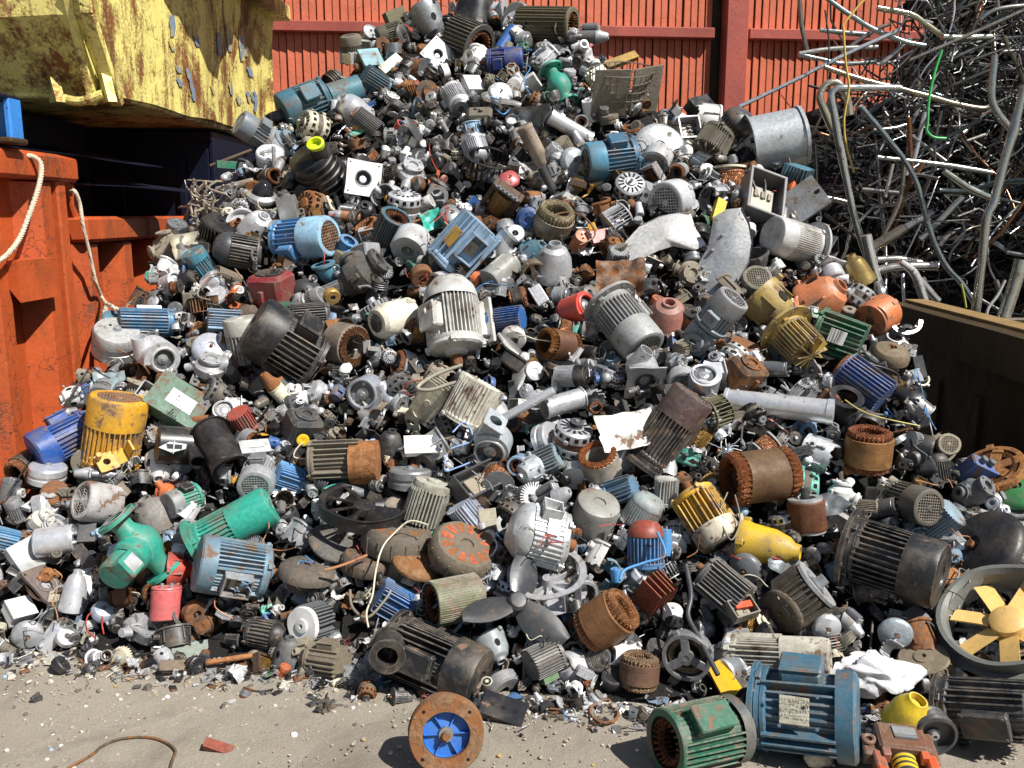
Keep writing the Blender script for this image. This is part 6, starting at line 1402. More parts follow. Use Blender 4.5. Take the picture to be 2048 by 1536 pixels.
# --- centre
H(905, 634, b_motor, 176, 120, 97, -22, 65, (.62, .61, .57), 'largest white grey motor standing shaft down in the centre', cowl='dome', cowlcol=(.5, .5, .48), tb=0, nf=34, shaft=True, shaftcol='rust', lift=.55, feet=True, lug=True, endcol=(.6, .6, .57), mat='paint')
H(786, 638, b_cowl, 92, 76, 195, 40, 70, (.74, .7, .56), 'cream fan cowl with slots left of the white motor', style='slots', lift=.4)
H(1010, 640, b_motor, 82, 54, 8, 20, 0, (.025, .11, .33), 'small royal blue motor right of the white motor', cowl='none', tb=None, nf=22, lift=.3)
H(843, 552, b_disc, 30, 48, -70, 62, 0, 'rust', 'rusty grooved pulley above the white motor', style='ring', mat='rusty', hubcol='lgrey', lift=.8)
H(1027, 676, b_disc, 26, 52, -80, 60, 0, 'white', 'white ring cap with a rusty hub', style='ring', hubcol='rorange', mat='paint', lift=.8)
H(1154, 618, b_blower, 58, 84, 20, 40, 50, (.55, .07, .05), 'red blower with a square mouth', mat='paint_clean', out=200, lift=.45, motorcol='red')
H(1118, 690, b_stator, 86, 66, 170, 38, 0, 'rust', 'rusty open stator below the red blower', wind=(.3, .13, .03), lift=.35, bore=.6)
H(1252, 650, b_motor, 148, 98, -52, 30, 200, (.33, .34, .33), 'medium grey motor with a mesh grille facing down right', cowl='grid', end='flange', tb=90, nf=26, lift=.4, cf=.38)
H(1240, 560, b_sheet, 104, 90, 100, 60, 0, (.24, .15, .10), 'crumpled rust brown sheet on the right slope', mat='rusty', crumple=.14, curl=.3, jag=.06, lift=.4)
H(1336, 625, b_bell, 60, 92, 80, 42, 0, 'dpink', 'dusty pink bell cover in the right centre', mat='paint', holes=0, lift=.4, lugs=2)
H(1003, 542, b_motor, 84, 54, -140, 35, 0, (.3, .31, .3), 'smooth grey cylinder motor beside the pale bell cover', cowl='closed', tb=None, nf=50, fin=.04, lift=.3)
H(1070, 546, b_window_shield, 26, 58, -80, 66, 0, (.22, .17, .11), 'brown end shield with curved windows', lift=.4)
H(735, 782, b_blower, 60, 94, -150, 66, 0, (.42, .45, .5), 'blue grey blower with a wide round inlet', out=-60, round_out=True, lift=.4, motorcol='grey', hole=.6)
H(800, 778, b_alternator, 56, 70, -60, 50, 0, 'mgrey', 'grey slotted motor end beside the blue grey blower', pulley=False)
H(944, 808, b_motor, 104, 102, 62, 8, 0, (.72, .69, .58), 'cream motor with broken fins in the centre', cowl='none', end='shield', tb=None, nf=26, lift=.4, shaft=False, mat='paint_worn')
H(860, 802, b_plates, 120, 34, 60, 30, 30, 'cream', 'loose comb of broken cream fins', mat='dusty', k=6, lift=.5)
H(1026, 826, b_tube, 200, 19, 29, 10, 0, 'silver', 'straight silver pipe slanting across the centre', ends='closed', lift=3.6)
H(1127, 806, b_tube, 92, 44, 196, 25, 0, 'lgrey', 'short silver duct with a dark open mouth', wall=.9, lift=1.0, neck=1, mat='cast')
H(1140, 752, b_motor, 72, 46, 2, 20, 0, 'lgrey', 'grey motor with a square black end cap', cowl='closed', cowlcol='black', tb=None, nf=50, fin=.03, mat='cast', lift=.4)
H(1048, 718, b_blades, 20, 150, 60, 62, 35, 'mgrey', 'big dark grey metal fan blades under the white ring cap', k=3, mat='cast', lift=.7, chord=.55)
H(1284, 748, b_blower, 56, 92, -70, 50, 0, 'lgrey', 'silver blower with a square flange in the right centre', square=True, out=60, round_out=True, lift=.5)
H(984, 892, b_blower, 56, 100, -110, 55, 10, (.5, .55, .58), 'pale grey scroll blower below the slanting pipe', out=60, lift=.4, hole=.58, wheelcol='mgrey')
H(1256, 862, b_sheet, 128, 88, 70, 55, 10, 'white', 'blank white enamel panel with a rusty corner', mat='paint_worn', curl=.18, crumple=.05, lift=.8)
H(845, 892, b_box, 74, 40, 80, 62, 2, 'white', 'white box plate with four round holes', holes=3, W=18, mat='paint_clean', lift=.9)
H(780, 885, b_bell, 60, 62, 80, 30, 0, 'dgrey', 'dark grey spherical housing beside the white box plate', holes=1)
H(1145, 878, b_alternator, 84, 82, 75, 30, 0, 'lgrey', 'pale silver alternator below the silver duct', band='rust', lift=.35)
H(1095, 880, b_disc, 34, 74, 20, 32, 0, 'silver', 'thick silver double disc left of the pale alternator', style='cap', mat='metal')
H(1335, 862, b_motor, 190, 98, 54, 8, 180, (.035, .03, .032), 'long black motor with a red mottled cowl', cowl='ring', cowlcol=(.09, .055, .055), end='flange', tb=None, nf=26, lift=.5, cf=.32, mat='paint_worn')
H(1054, 945, b_bell, 48, 66, -150, 35, 0, 'galv', 'galvanised spoked impeller below the pale blower', ribs=9, holes=0, neck=.2)
H(1200, 928, b_stator, 66, 84, 105, 42, 0, (.5, .46, .38), 'pale stator with a glowing copper bore', wind=(.55, .2, .07), lift=.4, bore=.62, bell=.12)
H(1092, 922, b_motor, 66, 62, 25, 20, 0, (.24, .33, .38), 'grey blue finned block behind the spoked impeller', cowl='none', tb=None, sq=True, nf=20)
H(855, 1004, b_disc, 88, 88, 72, 14, 0, (.42, .41, .34), 'beige ribbed drum in the lower centre', style='finned', mat='dusty', lift=.3)
H(727, 1014, b_fanring, 30, 184, 84, 26, 10, 'black', 'broad black axial fan lying face up', blades=8, lift=1.4)
H(928, 1100, b_disc, 44, 148, 65, 42, 0, (.16, .13, .09), 'round cover with orange red windows', style='window', col2=(.42, .10, .04), lift=.6)
H(795, 1076, b_disc, 52, 150, 84, 22, 0, (.13, .11, .085), 'brown ribbed round cover under the black axial fan', style='window', col2=(.14, .11, .08), lift=.25)
H(835, 1128, b_disc, 34, 112, 70, 35, 0, (.26, .13, .05), 'smaller rusty round cover left of the orange windows', style='lid', mat='rusty', lift=.5)
H(736, 1122, b_disc, 34, 112, 82, 26, 0, (.13, .09, .065), 'dark rusted round cover below the ribbed cover', style='window', col2=(.1, .07, .05), lift=.3)
H(672, 1088, b_disc, 28, 120, 70, 40, 0, (.10, .095, .085), 'flat dark cover with a ring boss', style='lid', mat='dusty', lift=.2)
H(1078, 1072, b_motor, 132, 124, 165, 12, 100, (.6, .62, .63), 'crushed silver motor with torn wires on top', cowl='dome', tb=70, tbopen=True, nf=36, fin=.05, mat='cast', lift=.45, dent=.05, platecol='silver', plate=30)
H(1095, 1160, b_wheel, 46, 168, 95, 42, 0, (.5, .5, .52), 'silver fan ring with pointed vanes', mat='cast', nb=12, lift=.35)
H(1035, 1205, b_blades, 30, 250, 70, 62, -20, (.04, .043, .048), 'three large dark plastic fan blades', k=3, mat='plastic', chord=.75, tw=24, lift=2.2)
H(908, 1200, b_motor, 108, 98, 10, -24, 0, (.14, .15, .075), 'olive green motor shell with a gaping end', cowl='none', end='open', tb=None, nf=60, fin=.02, lift=.4, mat='paint_worn', )
H(790, 1206, b_motor, 84, 70, 150, 15, 40, (.05, .2, .46), 'bright blue finned block low in the centre', cowl='none', tb=None, nf=20, sq=True, lift=.1)
H(1292, 1092, b_motor, 108, 78, 91, 8, 90, (.055, .2, .42), 'upright blue motor with a rusty top', cowl='dome', cowlcol='redbrown', tb=None, nf=20, lift=.4, shaft=False)
H(1330, 1085, b_can, 56, 30, 92, 5, 0, 'bblue', 'sky blue capacitor beside the upright blue motor', mat='paint_clean', lift=.9)
H(1232, 1150, b_can, 28, 22, 95, 20, 0, 'bblue', 'stubby sky blue plug beneath the upright blue motor', mat='paint_clean', lift=1.4)
H(1213, 1240, b_stator, 116, 104, 35, 22, 20, (.30, .14, .05), 'brown stator with frayed copper ends in the lower centre', wind=(.62, .3, .13), bell=.2, lift=.4)
H(1305, 1196, b_plates, 110, 66, 60, 45, 30, 'redbrown', 'rusty stacked fins beside the brown stator', k=5, lift=.2)
H(942, 1036, b_motor, 84, 66, 130, 15, 20, (.5, .55, .66), 'pale blue white finned motor below the ribbed drum', cowl='none', tb=None, nf=22)
H(1190, 1028, b_cowl, 70, 96, 70, 40, 0, (.3, .3, .27), 'dusty grey open cowl in the lower centre', style='closed', lift=.1)
H(1190, 1024, b_disc, 12, 70, 70, 44, 0, 'dgrey', 'dark plate inside the dusty open cowl', style='ring', lift=2)
H(1108, 1000, b_starter, 84, 44, 30, 30, 0, 'dgrey', 'black compressor with silver nose above the crushed motor', lift=.4)
H(1288, 1022, b_motor, 78, 76, 60, 20, 0, (.33, .38, .38), 'pale grey green gearbox shell above the blue motor', cowl='dome', tb=None, nf=40, fin=.03)
H(1332, 985, b_motor, 64, 50, 85, 15, 0, (.45, .45, .42), 'narrow pale finned cylinder left of the copper stator', cowl='none', tb=None, nf=18, sq=True)
H(1240, 982, b_motor, 72, 56, 20, 25, 0, (.10, .2, .3), 'dark blue finned block under the copper bore stator', cowl='none', tb=None, nf=16, sq=True)
H(960, 965, b_box, 128, 66, 60, 45, 25, 'dgrey', 'black open tray with a pale edge', opened=True, W=40, mat='plastic', lift=.3)
H(820, 955, b_disc, 40, 90, 88, 12, 0, 'grey', 'flat grey ring behind the beige ribbed drum', style='cap')
# --- right flank
H(1546, 620, b_bell, 86, 110, -45, 12, 0, (.34, .24, .07), 'ochre bell housing of the large ochre gear motor', mat='paint_worn', holes=3, ribs=6, lift=.35, neck=.6)
H(1602, 690, b_motor, 118, 88, -48, 28, 0, (.42, .29, .07), 'ochre finned motor with a bare fan', cowl='open', end='flange', tb=None, nf=24, shaft=False, lift=.65, mat='paint_worn', flange=1.45)
H(1674, 672, b_motor, 108, 98, -22, 5, 0, (.02, .12, .06), 'dark green finned motor right of the ochre motor', cowl='none', tb=None, nf=20, sq=True, plate=90, platecol='white', lift=.4, end='shield', shaft=False)
H(1728, 768, b_motor, 104, 86, -38, 10, 0, (.05, .1, .27), 'scuffed blue finned body by the brown cap', cowl='none', end='coil', tb=None, nf=24, lift=.4, mat='paint_worn')
H(1652, 592, b_bell, 84, 108, 35, 20, 0, (.58, .2, .085), 'dusty orange cover above the green motor', mat='paint', holes=2, ribs=4, lift=.3)
H(1755, 632, b_cowl, 60, 76, 215, 50, 0, (.6, .17, .05), 'orange ring shell around a brown disc', mat='paint_worn', style='closed', lift=.3)
H(1750, 636, b_disc, 10, 58, 215, 52, 0, 'brown', 'brown gritty disc in the orange ring shell', style='lid', mat='dusty', lift=3.5)
H(1778, 716, b_disc, 56, 80, 72, 30, 0, (.18, .13, .08), 'dusty brown flywheel cap at the right edge of the heap', style='lid', mat='dusty', lift=.3)
H(1424, 648, b_gearmotor, 150, 82, 50, 20, 100, (.24, .31, .35), 'blue grey gear motor right of the pink bell cover', cowl='ring', cowlcol='grey', lift=.4)
H(1490, 750, b_cast, 84, 78, 60, 30, 0, 'brown', 'brown iron pump block above the long silver cylinder', boxy=True, mat='rusty', seed=14)
H(1490, 700, b_box, 66, 44, 60, 50, -30, 'rust', 'rusty orange plate below the ochre housing', mat='rusty', lid=False, W=10)
H(1556, 812, b_tube, 222, 50, -6, 6, 0, 'silver', 'long polished silver cylinder lying on the right slope', ends='closed', neck=1, lift=.7)
H(1428, 828, b_wheel, 46, 74, 200, 40, 0, (.16, .15, .09), 'olive squirrel cage wheel left of the silver cylinder', nb=26, lift=.4, mat='plastic')
H(1405, 762, b_blower, 46, 86, 75, 48, 0, 'silver', 'bright silver ring blower in the right centre', mat='metal', lift=.35, hole=.56)
H(1820, 792, b_disc, 32, 64, 80, 30, 0, 'black', 'black rubber cap at the shaded right edge', style='lid', mat='plastic')
H(1708, 822, b_elbow, 84, 76, 70, 40, 40, 'black', 'black plastic elbow at the end of the silver cylinder', lift=.4)
H(1712, 538, b_bell, 66, 62, 110, 15, 0, (.36, .25, .08), 'brass coloured can by the thick bright pipe', holes=0, mat='metal')
H(1512, 566, b_cowl, 40, 66, 70, 50, 0, 'taupe', 'dusty mesh cap above the ochre housing', mat='dusty')
H(1550, 738, b_can, 56, 34, 0, 15, 0, 'grey', 'plain grey canister below the ochre motor')
H(1520, 952, b_stator, 150, 112, 188, 26, 0, (.19, .11, .05), 'large rusty stator with copper end windings', wind=(.42, .16, .06), lift=.45, bore=.66, bell=.2)
H(1737, 900, b_stator, 92, 96, 84, 18, 0, (.40, .20, .06), 'upright orange brown stator near the skip shadow', wind=(.45, .17, .08), lift=.4, bell=.18)
H(1614, 1030, b_rotor, 116, 78, 96, 12, 0, (.20, .075, .03), 'dark red brown rotor standing on end', lift=.35, shaftcol='dgrey')
H(1656, 1010, b_sheet, 92, 50, 100, 62, 0, (.26, .29, .31), 'grey steel fan blade leaning by the red brown rotor', curl=.25, lift=1.0, shape='leaf')
H(1412, 1032, b_motor, 138, 96, -58, 15, 0, (.70, .40, .03), 'orange yellow finned motor with a dirty white end', cowl='slots', cowlcol=(.55, .5, .38), tb=None, nf=20, lift=.4, mat='paint_worn', sq=True, fin=.2)
H(1540, 1094, b_bell, 124, 92, -8, 12, 0, (.66, .42, .02), 'bright yellow pump body with a side port', mat='paint', holes=0, lugs=4, neck=.34, lift=.55)
H(1492, 1136, b_disc, 40, 70, -120, 60, 0, 'mgrey', 'dark grey screw cap in front of the yellow pump', style='lid', mat='plastic', lift=.8)
H(1572, 1128, b_sheet, 92, 44, 5, 50, 0, (.22, .25, .26), 'steel fan blade in front of the yellow pump', curl=.1, lift=1.2, shape='leaf')
H(1785, 1122, b_motor, 196, 142, -14, 12, 185, (.017, .018, .02), 'large black motor with a spoked flange on the right', cowl='closed', end='flange', tb=0, nf=26, lift=.5, cf=.34, flange=1.25)
H(1965, 1106, b_disc, 70, 196, 140, 40, 0, (.022, .022, .024), 'big black wheel cover with a grey rim at the right edge', style='lid', mat='plastic', lift=.3)
H(1980, 1040, b_box, 150, 30, 90, 30, -30, 'lgrey', 'pale grey bent bar above the black wheel cover', lid=False, mat='paint')
H(2018, 1246, b_fanring, 70, 262, 108, 50, 15, (.82, .52, .17), 'yellow bladed fan in a grey ring at the right edge', blades=7, ringcol=(.17, .175, .16), lift=1.5, bladew=.3, flat=True, square=True, mat='paint_clean', hubr=.28)
H(1822, 1005, b_motor, 110, 80, -15, 48, 0, (.115, .105, .085), 'grey brown motor with a coarse mesh grille', cowl='grid', tb=None, nf=22, lift=.4, cf=.4)
H(1765, 1018, b_can, 64, 40, 15, 20, 0, 'mgrey', 'dark grey canister left of the coarse mesh grille')
H(1985, 938, b_window_shield, 16, 128, 110, 40, 20, (.36, .15, .035), 'orange rusted round grating near the skip shadow', mat='rusty', arms=6, lift=.3, wind='rust')
H(2034, 984, b_disc, 40, 104, 100, 45, 0, (.03, .2, .06), 'chipped green round lid at the right edge', style='lid', mat='paint_worn', lift=.3)
H(1446, 1172, b_motor, 108, 88, -38, 12, 0, (.13, .13, .125), 'dull grey finned motor left of the muddy rotor', cowl='none', tb=None, nf=24, sq=True, lift=.4)
H(1484, 1218, b_box, 60, 44, 60, 50, 20, 'taupe', 'tan terminal box with red and yellow parts', opened=True, W=24, lift=1.1)
H(1486, 1212, b_box, 34, 14, 70, 55, 15, (.7, .08, .02), 'bright red terminal strip in the tan box', lid=False, lift=3.5, W=14, mat='paint_clean')
H(1606, 1190, b_rotor, 120, 120, 40, 10, 0, (.13, .115, .09), 'muddy ribbed rotor above the white motor', fins=30, lift=.3)
H(1566, 1222, b_disc, 30, 98, -140, 40, 0, (.115, .085, .055), 'muddy brown disc with a red ringed hub', style='lid', mat='dusty', lift=.8, hubcol='rust')
H(1375, 1310, b_window_shield, 34, 104, -110, 64, 20, (.27, .275, .28), 'grey cross shaped end shield with cream windings', arms=3, wind=(.62, .5, .3), lift=1.5)
H(1278, 1342, b_stator, 74, 84, 84, 18, 0, (.24, .13, .08), 'brown banded stator at the foot of the heap', wind=(.5, .35, .22), lift=.3, bell=.22)
H(1345, 1226, b_disc, 26, 42, 80, 40, 0, 'white', 'white cap with blue stripes behind the cable', style='cap', mat='paint')
H(1545, 1312, b_motor, 232, 84, 2, 8, 30, (.58, .55, .46), 'long cream motor lying above the lower blue motor', cowl='closed', tb=None, nf=22, lift=.3, sq=True, mat='paint_worn', cf=.4)
H(1452, 1366, b_float, 92, 44, 90, 72, -58, (.78, .45, .01), 'yellow float switch on a black cable', col2=(.78, .45, .01), lift=.5)
H(1750, 1348, b_blob, 150, 84, 12, 60, 0, (.82, .82, .84), 'crumpled bright white rag behind the lower blue motor', seed=4, H_=56, lift=.7, fr=2.6, amp=.8)
H(1606, 1424, b_motor, 208, 172, 0, 6, 90, (.05, .135, .20), 'big slate blue motor at the lower right front', cowl='closed', end='flange', tb=-62, nf=24, sq=True, plate=0, platecol=(.5, .47, .36), lift=.2, g=.48, shaft=False, cf=.16, flange=1.06, fin=.12, tbcol=(.055, .15, .22))
H(1402, 1470, b_motor, 176, 134, 16, -34, 0, (.018, .125, .07), 'green gutted motor lying open on the ground', cowl='closed', cowlcol=(.10, .11, .10), end='open', tb=60, nf=26, g=.5, cf=.14, mat='paint_worn')
H(1802, 1500, b_head, 150, 110, 78, 42, 4, (.17, .075, .04), 'orange brown machine head at the bottom right', mat='paint_worn', g=.35)
H(1822, 1424, b_bell, 72, 92, 62, 38, 0, (.68, .48, .02), 'lemon yellow pump part at the lower right', mat='paint', holes=1, lugs=2, neck=.42, g=.85)
H(1862, 1462, b_disc, 40, 88, -50, 45, 0, 'dgrey', 'dark handwheel in front of the lemon yellow pump', style='pulley', mat='plastic', g=.6)
H(1966, 1418, b_motor, 176, 120, 5, 15, 120, (.035, .037, .04), 'black motor with a red bordered cap at the lower right', cowl='none', end='flange', tb=0, nf=22, g=.6, endcol=(.03, .03, .032), flange=1.1)
H(892, 1466, b_disc, 40, 152, -85, 76, 15, (.25, .13, .06), 'rusty flange ring with a bright blue centre', style='flange', col2=(.03, .17, .55), g=.5)
H(868, 1318, b_motor, 224, 128, -24, 20, 100, (.018, .018, .019), 'big black pump motor at the front foot of the heap', cowl='closed', end='flange', tb=0, nf=26, lift=.35, cf=.28, flange=1.12, shaft=False, sq=True)
H(778, 1300, b_tube, 64, 72, -105, 62, 0, (.035, .032, .03), 'round pump port of the big black pump', wall=.62, mat='paint', lift=1.75, neck=1, col2='dgrey')
H(1090, 1318, b_motor, 78, 72, 205, 25, 180, (.13, .14, .14), 'small finned motor with a bare circuit board', cowl='none', end='shield', tb=0, tbopen=True, nf=24, lift=.3, tbcol=(.12, .2, .1))
H(652, 1322, b_motor, 88, 74, -12, 34, 0, (.22, .185, .13), 'tan stator housing with an open end on the ground', cowl='none', end='shield', tb=20, nf=16, lift=.3, mat='dusty', shaft=True)
H(1006, 1422, b_box, 86, 54, 75, 55, -22, 'black', 'black slotted plastic block on the ground', W=22, g=.2, holes=3, mat='plastic')
H(578, 1300, b_bell, 60, 66, 85, 30, 0, (.17, .18, .18), 'dull grey bell cap low on the left', lift=.3)
H(1652, 1254, b_disc, 30, 62, -60, 60, 0, 'silver', 'bright silver end cap below the muddy disc', style='lid', mat='metal', lift=.5)
H(1790, 1266, b_disc, 30, 70, -70, 62, 0, (.42, .48, .52), 'blue grey end cap below the large black motor', style='lid', mat='cast', lift=.5)
H(1700, 1250, b_starter, 66, 34, -40, 20, 0, 'lgrey', 'pale starter motor right of the bright end cap')
H(1830, 1240, b_box, 46, 44, 50, 40, 30, 'mgrey', 'grey steel cube under the large black motor', lid=False, mat='cast')
H(990, 1300, b_bell, 62, 72, -60, 25, 0, (.28, .31, .32), 'grey blue bell under the large fan blades', mat='paint')
H(1850, 1330, b_disc, 44, 110, 100, 40, 0, (.22, .18, .12), 'dusty finned disc beside the white rag', style='finned', mat='dusty', lift=.1)
H(1925, 1300, b_cast, 50, 50, 60, 40, 0, 'white', 'white casting under the yellow bladed fan', seed=17)
H(1905, 1165, b_disc, 30, 70, 40, 40, 0, 'rorange', 'rust orange hub beside the yellow bladed fan', style='lid', mat='rusty')
H(1945, 985, b_cast, 90, 70, 30, 30, 0, 'mgrey', 'dusty grey valve block near the skip shadow', seed=40, ports=3, mat='dusty')
H(1875, 1045, b_motor, 84, 70, 40, 20, 0, (.26, .35, .42), 'dusty pale blue motor behind the large black motor', cowl='none', tb=0, nf=24)
H(436, 1496, b_box, 56, 20, 75, 60, -28, (.24, .055, .03), 'broken piece of red brick on the sandy ground', lid=False, W=16, g=.3, name='brick', cat='brick', mat='dusty', dent=.06)
H(1640, 1518, b_blob, 70, 44, -35, 40, 0, (.55, .47, .38), 'pale concrete lump at the bottom edge', mat='dusty', g=.35, H_=36, name='stone', fr=1.5, amp=.35)
H(655, 1412, b_blob, 48, 26, 10, 40, 0, (.03, .028, .026), 'black jagged lump on the sandy ground', mat='dusty', g=.3, H_=22, name='stone', amp=.8, seed=9)
H(740, 1352, b_blob, 92, 66, 10, 50, 0, (.8, .8, .8), 'clear plastic bag beside the big black pump', mat='clear_plastic', seed=14, H_=46, lift=.2, amp=1.0, fr=5, name='bag')
H(74, 1396, b_blob, 24, 18, 10, 40, 0, (.04, .04, .045), 'small dark pebble at the lower left', mat='dusty', g=.3, H_=16, name='stone', seed=2)
H(296, 1374, b_blob, 20, 14, 10, 40, 0, (.08, .07, .06), 'tiny dark pebble near the brown strip', mat='dusty', g=.3, H_=12, name='stone', seed=6)
H(452, 1412, b_sheet, 26, 14, 20, 50, 0, 'black', 'tiny black shard on the sandy ground', g=.2, shape='leaf')
for t_ in [o for o in C.objects if o.get('label') in ('pale concrete lump at the bottom edge', 'black jagged lump on the sandy ground', 'small dark pebble at the lower left', 'tiny dark pebble near the brown strip')]: t_.name = 'stone'; t_['category'] = 'stone'
for t_ in [o for o in C.objects if o.get('label') == 'clear plastic bag beside the big black pump']: t_.name = 'plastic_bag'; t_['category'] = 'bag'

# silver diamond emblem and a sun badge: small flat plates on their things
def decal(t_label, px, py, poly, col, name, off, mat='paint_clean', up_ang=0):
    root = next(o for o in C.objects if o.get('label') == t_label); p0 = root.matrix_world.translation; d = (EYE - p0).normalized()
    p = at(px, py, 1); p = EYE + (p - EYE).normalized() * ((p0 - EYE).length - off); k = depth(p) / F
    Mw = frame_at(p, 0, 90, up_ang); b = MB().prism([(x * k, y * k) for x, y in poly], 0, .003)
    b.v = [tuple(root.matrix_world.inverted() @ (Mw @ Vector(v))) for v in b.v]; return obj(name, b, mat, root, K[col] if isinstance(col, str) else col)

e_ = K['lgrey']; kk = 40 * 3.2 / F
decal('black plastic manifold barrel with a silver diamond emblem', 346, 894, [(0, 27), (11, 6), (5, -26), (-4, -24), (-11, 2)], 'silver', 'emblem', kk * 1.34, 'paint_clean')
decal('black plastic manifold barrel with a silver diamond emblem', 348, 893, [(-3, 12), (6, 14), (3, -16), (-5, -15)], 'dgrey', 'emblem', kk * 1.38, 'plastic')
for i in range(5): decal('dark green steel box with a white label', 352 + i * 1.2, 800 + i * 6, [(-14 + 3 * (i % 2), 1), (12 - 4 * (i % 3), 1), (12 - 4 * (i % 3), -.8), (-14 + 3 * (i % 2), -.8)], 'mgrey', 'label_line', .125, 'plastic', -38)
for i in range(6): decal('black plastic manifold barrel with a silver diamond emblem', 349 - i * .5, 884 + i * 4, [(-3, .9), (2.6, 1.1), (2.6, -.9), (-3, -1)], 'silver', 'emblem_letter', kk * 1.42, 'paint_clean')
bm_ = 'big black pump motor at the front foot of the heap'
decal(bm_, 974, 1362, [(9 * math.cos(TAU * i / 16), 11 * math.sin(TAU * i / 16)) for i in range(16)], 'cream', 'badge', .155, 'paint_clean')
decal(bm_, 974, 1362, [(7 * math.cos(TAU * i / 16), 8.6 * math.sin(TAU * i / 16)) for i in range(16)], 'black', 'badge', .158, 'plastic')
decal(bm_, 974, 1362, [(4.5 * (1 if i % 2 else .45) * math.cos(TAU * i / 12), 5.6 * (1 if i % 2 else .45) * math.sin(TAU * i / 12)) for i in range(12)], 'cream', 'badge', .161, 'paint_clean')
# cables and loose wire lying on the heap
def on_skin(pts, lift=.1): return [skin(x, y) + (EYE - skin(x, y)).normalized() * (l[0] if l else lift) for x, y, *l in pts]
def cable(pts, rpx, col, label, lift=.1, mat='plastic', name='loose_cable', group=None, k=7):
    path = on_skin(pts, lift); r_ = rpx * depth(path[0]) / F; o = obj(name, MB().tube(smooth_path(path, k), r_, 7), mat, None, K[col] if isinstance(col, str) else col, ang=60); tag(o, label, 'cable', group); return o
cable([(1372, 1130), (1382, 1190), (1376, 1230), (1392, 1265), (1410, 1300), (1428, 1335), (1436, 1350)], 5, 'dgrey', 'thick black cable running down to the yellow float switch', .16)
cable([(856, 1050), (820, 1042), (790, 1065), (765, 1095), (752, 1140), (745, 1190), (733, 1225), (737, 1255)], 1.9, 'cream', 'pale wire looping down from the brown ribbed cover', .2)
cable([(735, 1110), (700, 1125), (670, 1135), (650, 1140)], 3, 'copper', 'orange brown cable across the flat dark cover', .16)
cable([(700, 1180), (705, 1215), (735, 1235), (770, 1200), (782, 1180)], 3, 'taupe', 'dull wire bow under the broad brown disc', .12)
cable([(905, 865), (930, 845), (945, 880), (900, 900), (890, 940), (915, 935), (940, 925)], 1.8, (.3, .45, .75), 'thin blue wire curled by the pale scroll blower', .14)
cable([(910, 850), (940, 870), (950, 905), (920, 920)], 1.6, 'black', 'thin black wire curled by the pale scroll blower', .14)
cable([(955, 755), (900, 768), (860, 780), (835, 775), (870, 750), (925, 730)], 4, (.35, .33, .26), 'flat grey strap looped under the white motor', .2)
cable([(1315, 1065), (1330, 1110), (1290, 1125), (1250, 1140), (1240, 1160)], 3, 'bblue', 'blue lead hanging from the upright blue motor', .2)
cable([(1470, 990), (1480, 1040), (1462, 1080), (1440, 1030), (1455, 985)], 1.6, 'taupe', 'fine wire bow around the orange yellow motor', .16)
cable([(1080, 440), (1130, 425), (1170, 435), (1190, 470), (1160, 490)], 1.8, 'rust', 'thin rust coloured wire arched over the cream stator', .14)
cable([(470, 555), (440, 545), (410, 560), (395, 590), (420, 600)], 1.6, 'tan', 'tan wire near the small silver starter blower', .12)
cable([(1700, 740), (1740, 730), (1790, 745), (1800, 765)], 2.5, 'black', 'black cable across the dusty brown flywheel cap', .16)
cable([(1690, 800), (1720, 820), (1760, 835), (1840, 852)], 1.5, (.5, .45, .1), 'yellow green wire right of the black elbow', .14)
path = [at_height(x, y, .012) for x, y in [(130, 1540), (185, 1508), (205, 1492), (240, 1478), (290, 1474), (325, 1482), (350, 1500), (345, 1520), (338, 1545)]]
o = obj('loose_wire', MB().tube(smooth_path(path, 8), .0042, 7), 'rusty', None, (.10, .07, .04), ang=60); tag(o, 'rusty wire bowed on the sandy ground', 'wire')
path = [at_height(x, y, .012) for x, y in [(1182, 1414), (1200, 1402), (1218, 1400), (1222, 1412), (1236, 1424), (1230, 1440), (1208, 1446), (1190, 1438), (1180, 1426), (1182, 1414)]]
o = obj('loose_wire', MB().tube(smooth_path(path, 6), .005, 7), 'rusty', None, (.2, .1, .06), ang=60); tag(o, 'rusty wire frame bent square on the ground', 'wire')
# ------------------------------------------------------------------ the smaller scrap between: one of each kind with its parts, then copies
PROTO = []
def proto(noun, fn, L, D, name=None, cat=None, w=1., mats=None, **o):
    nm, ct = fn.info; t = T(name or nm, (.3, .3, .3), (D * .03, 2.6 / D, len(PROTO) * 1.3)); fn(t, L, D, **o)
    PROTO.append((t, noun, cat or ct, max(L, D), w, mats)); return t
for a in (dict(cowl='closed', tb=0, nf=18), dict(cowl='none', tb=None, nf=20, sq=True), dict(cowl='grid', tb=40, nf=18, end='flange'), dict(cowl='dome', tb=None, nf=22, end='open')): proto('finned motor', b_motor, .15, .105, w=1.3, n=18, **a)
for s in (1, 2, 4, 7): proto('ported casting', b_cast, .1, .12, w=1.6, seed=s, ports=2, boxy=s == 4)
for s in (1, 2, 3, 4): proto('bracket', b_bracket, .16, .07, w=1.5, seed=s)
proto('alternator', b_alternator, .13, .12, w=1.6, n=20); proto('alternator', b_alternator, .12, .13, pulley=False, w=1.2, n=20)
proto('starter motor', b_starter, .17, .07, w=2.0); proto('blower', b_blower, .07, .15, out=40, w=1.1); proto('blower', b_blower, .06, .14, out=200, round_out=True, w=1.1)
proto('bell housing', b_bell, .1, .13, w=1.6); proto('bell housing', b_bell, .07, .12, holes=0, ribs=8, neck=.45, w=1.2)
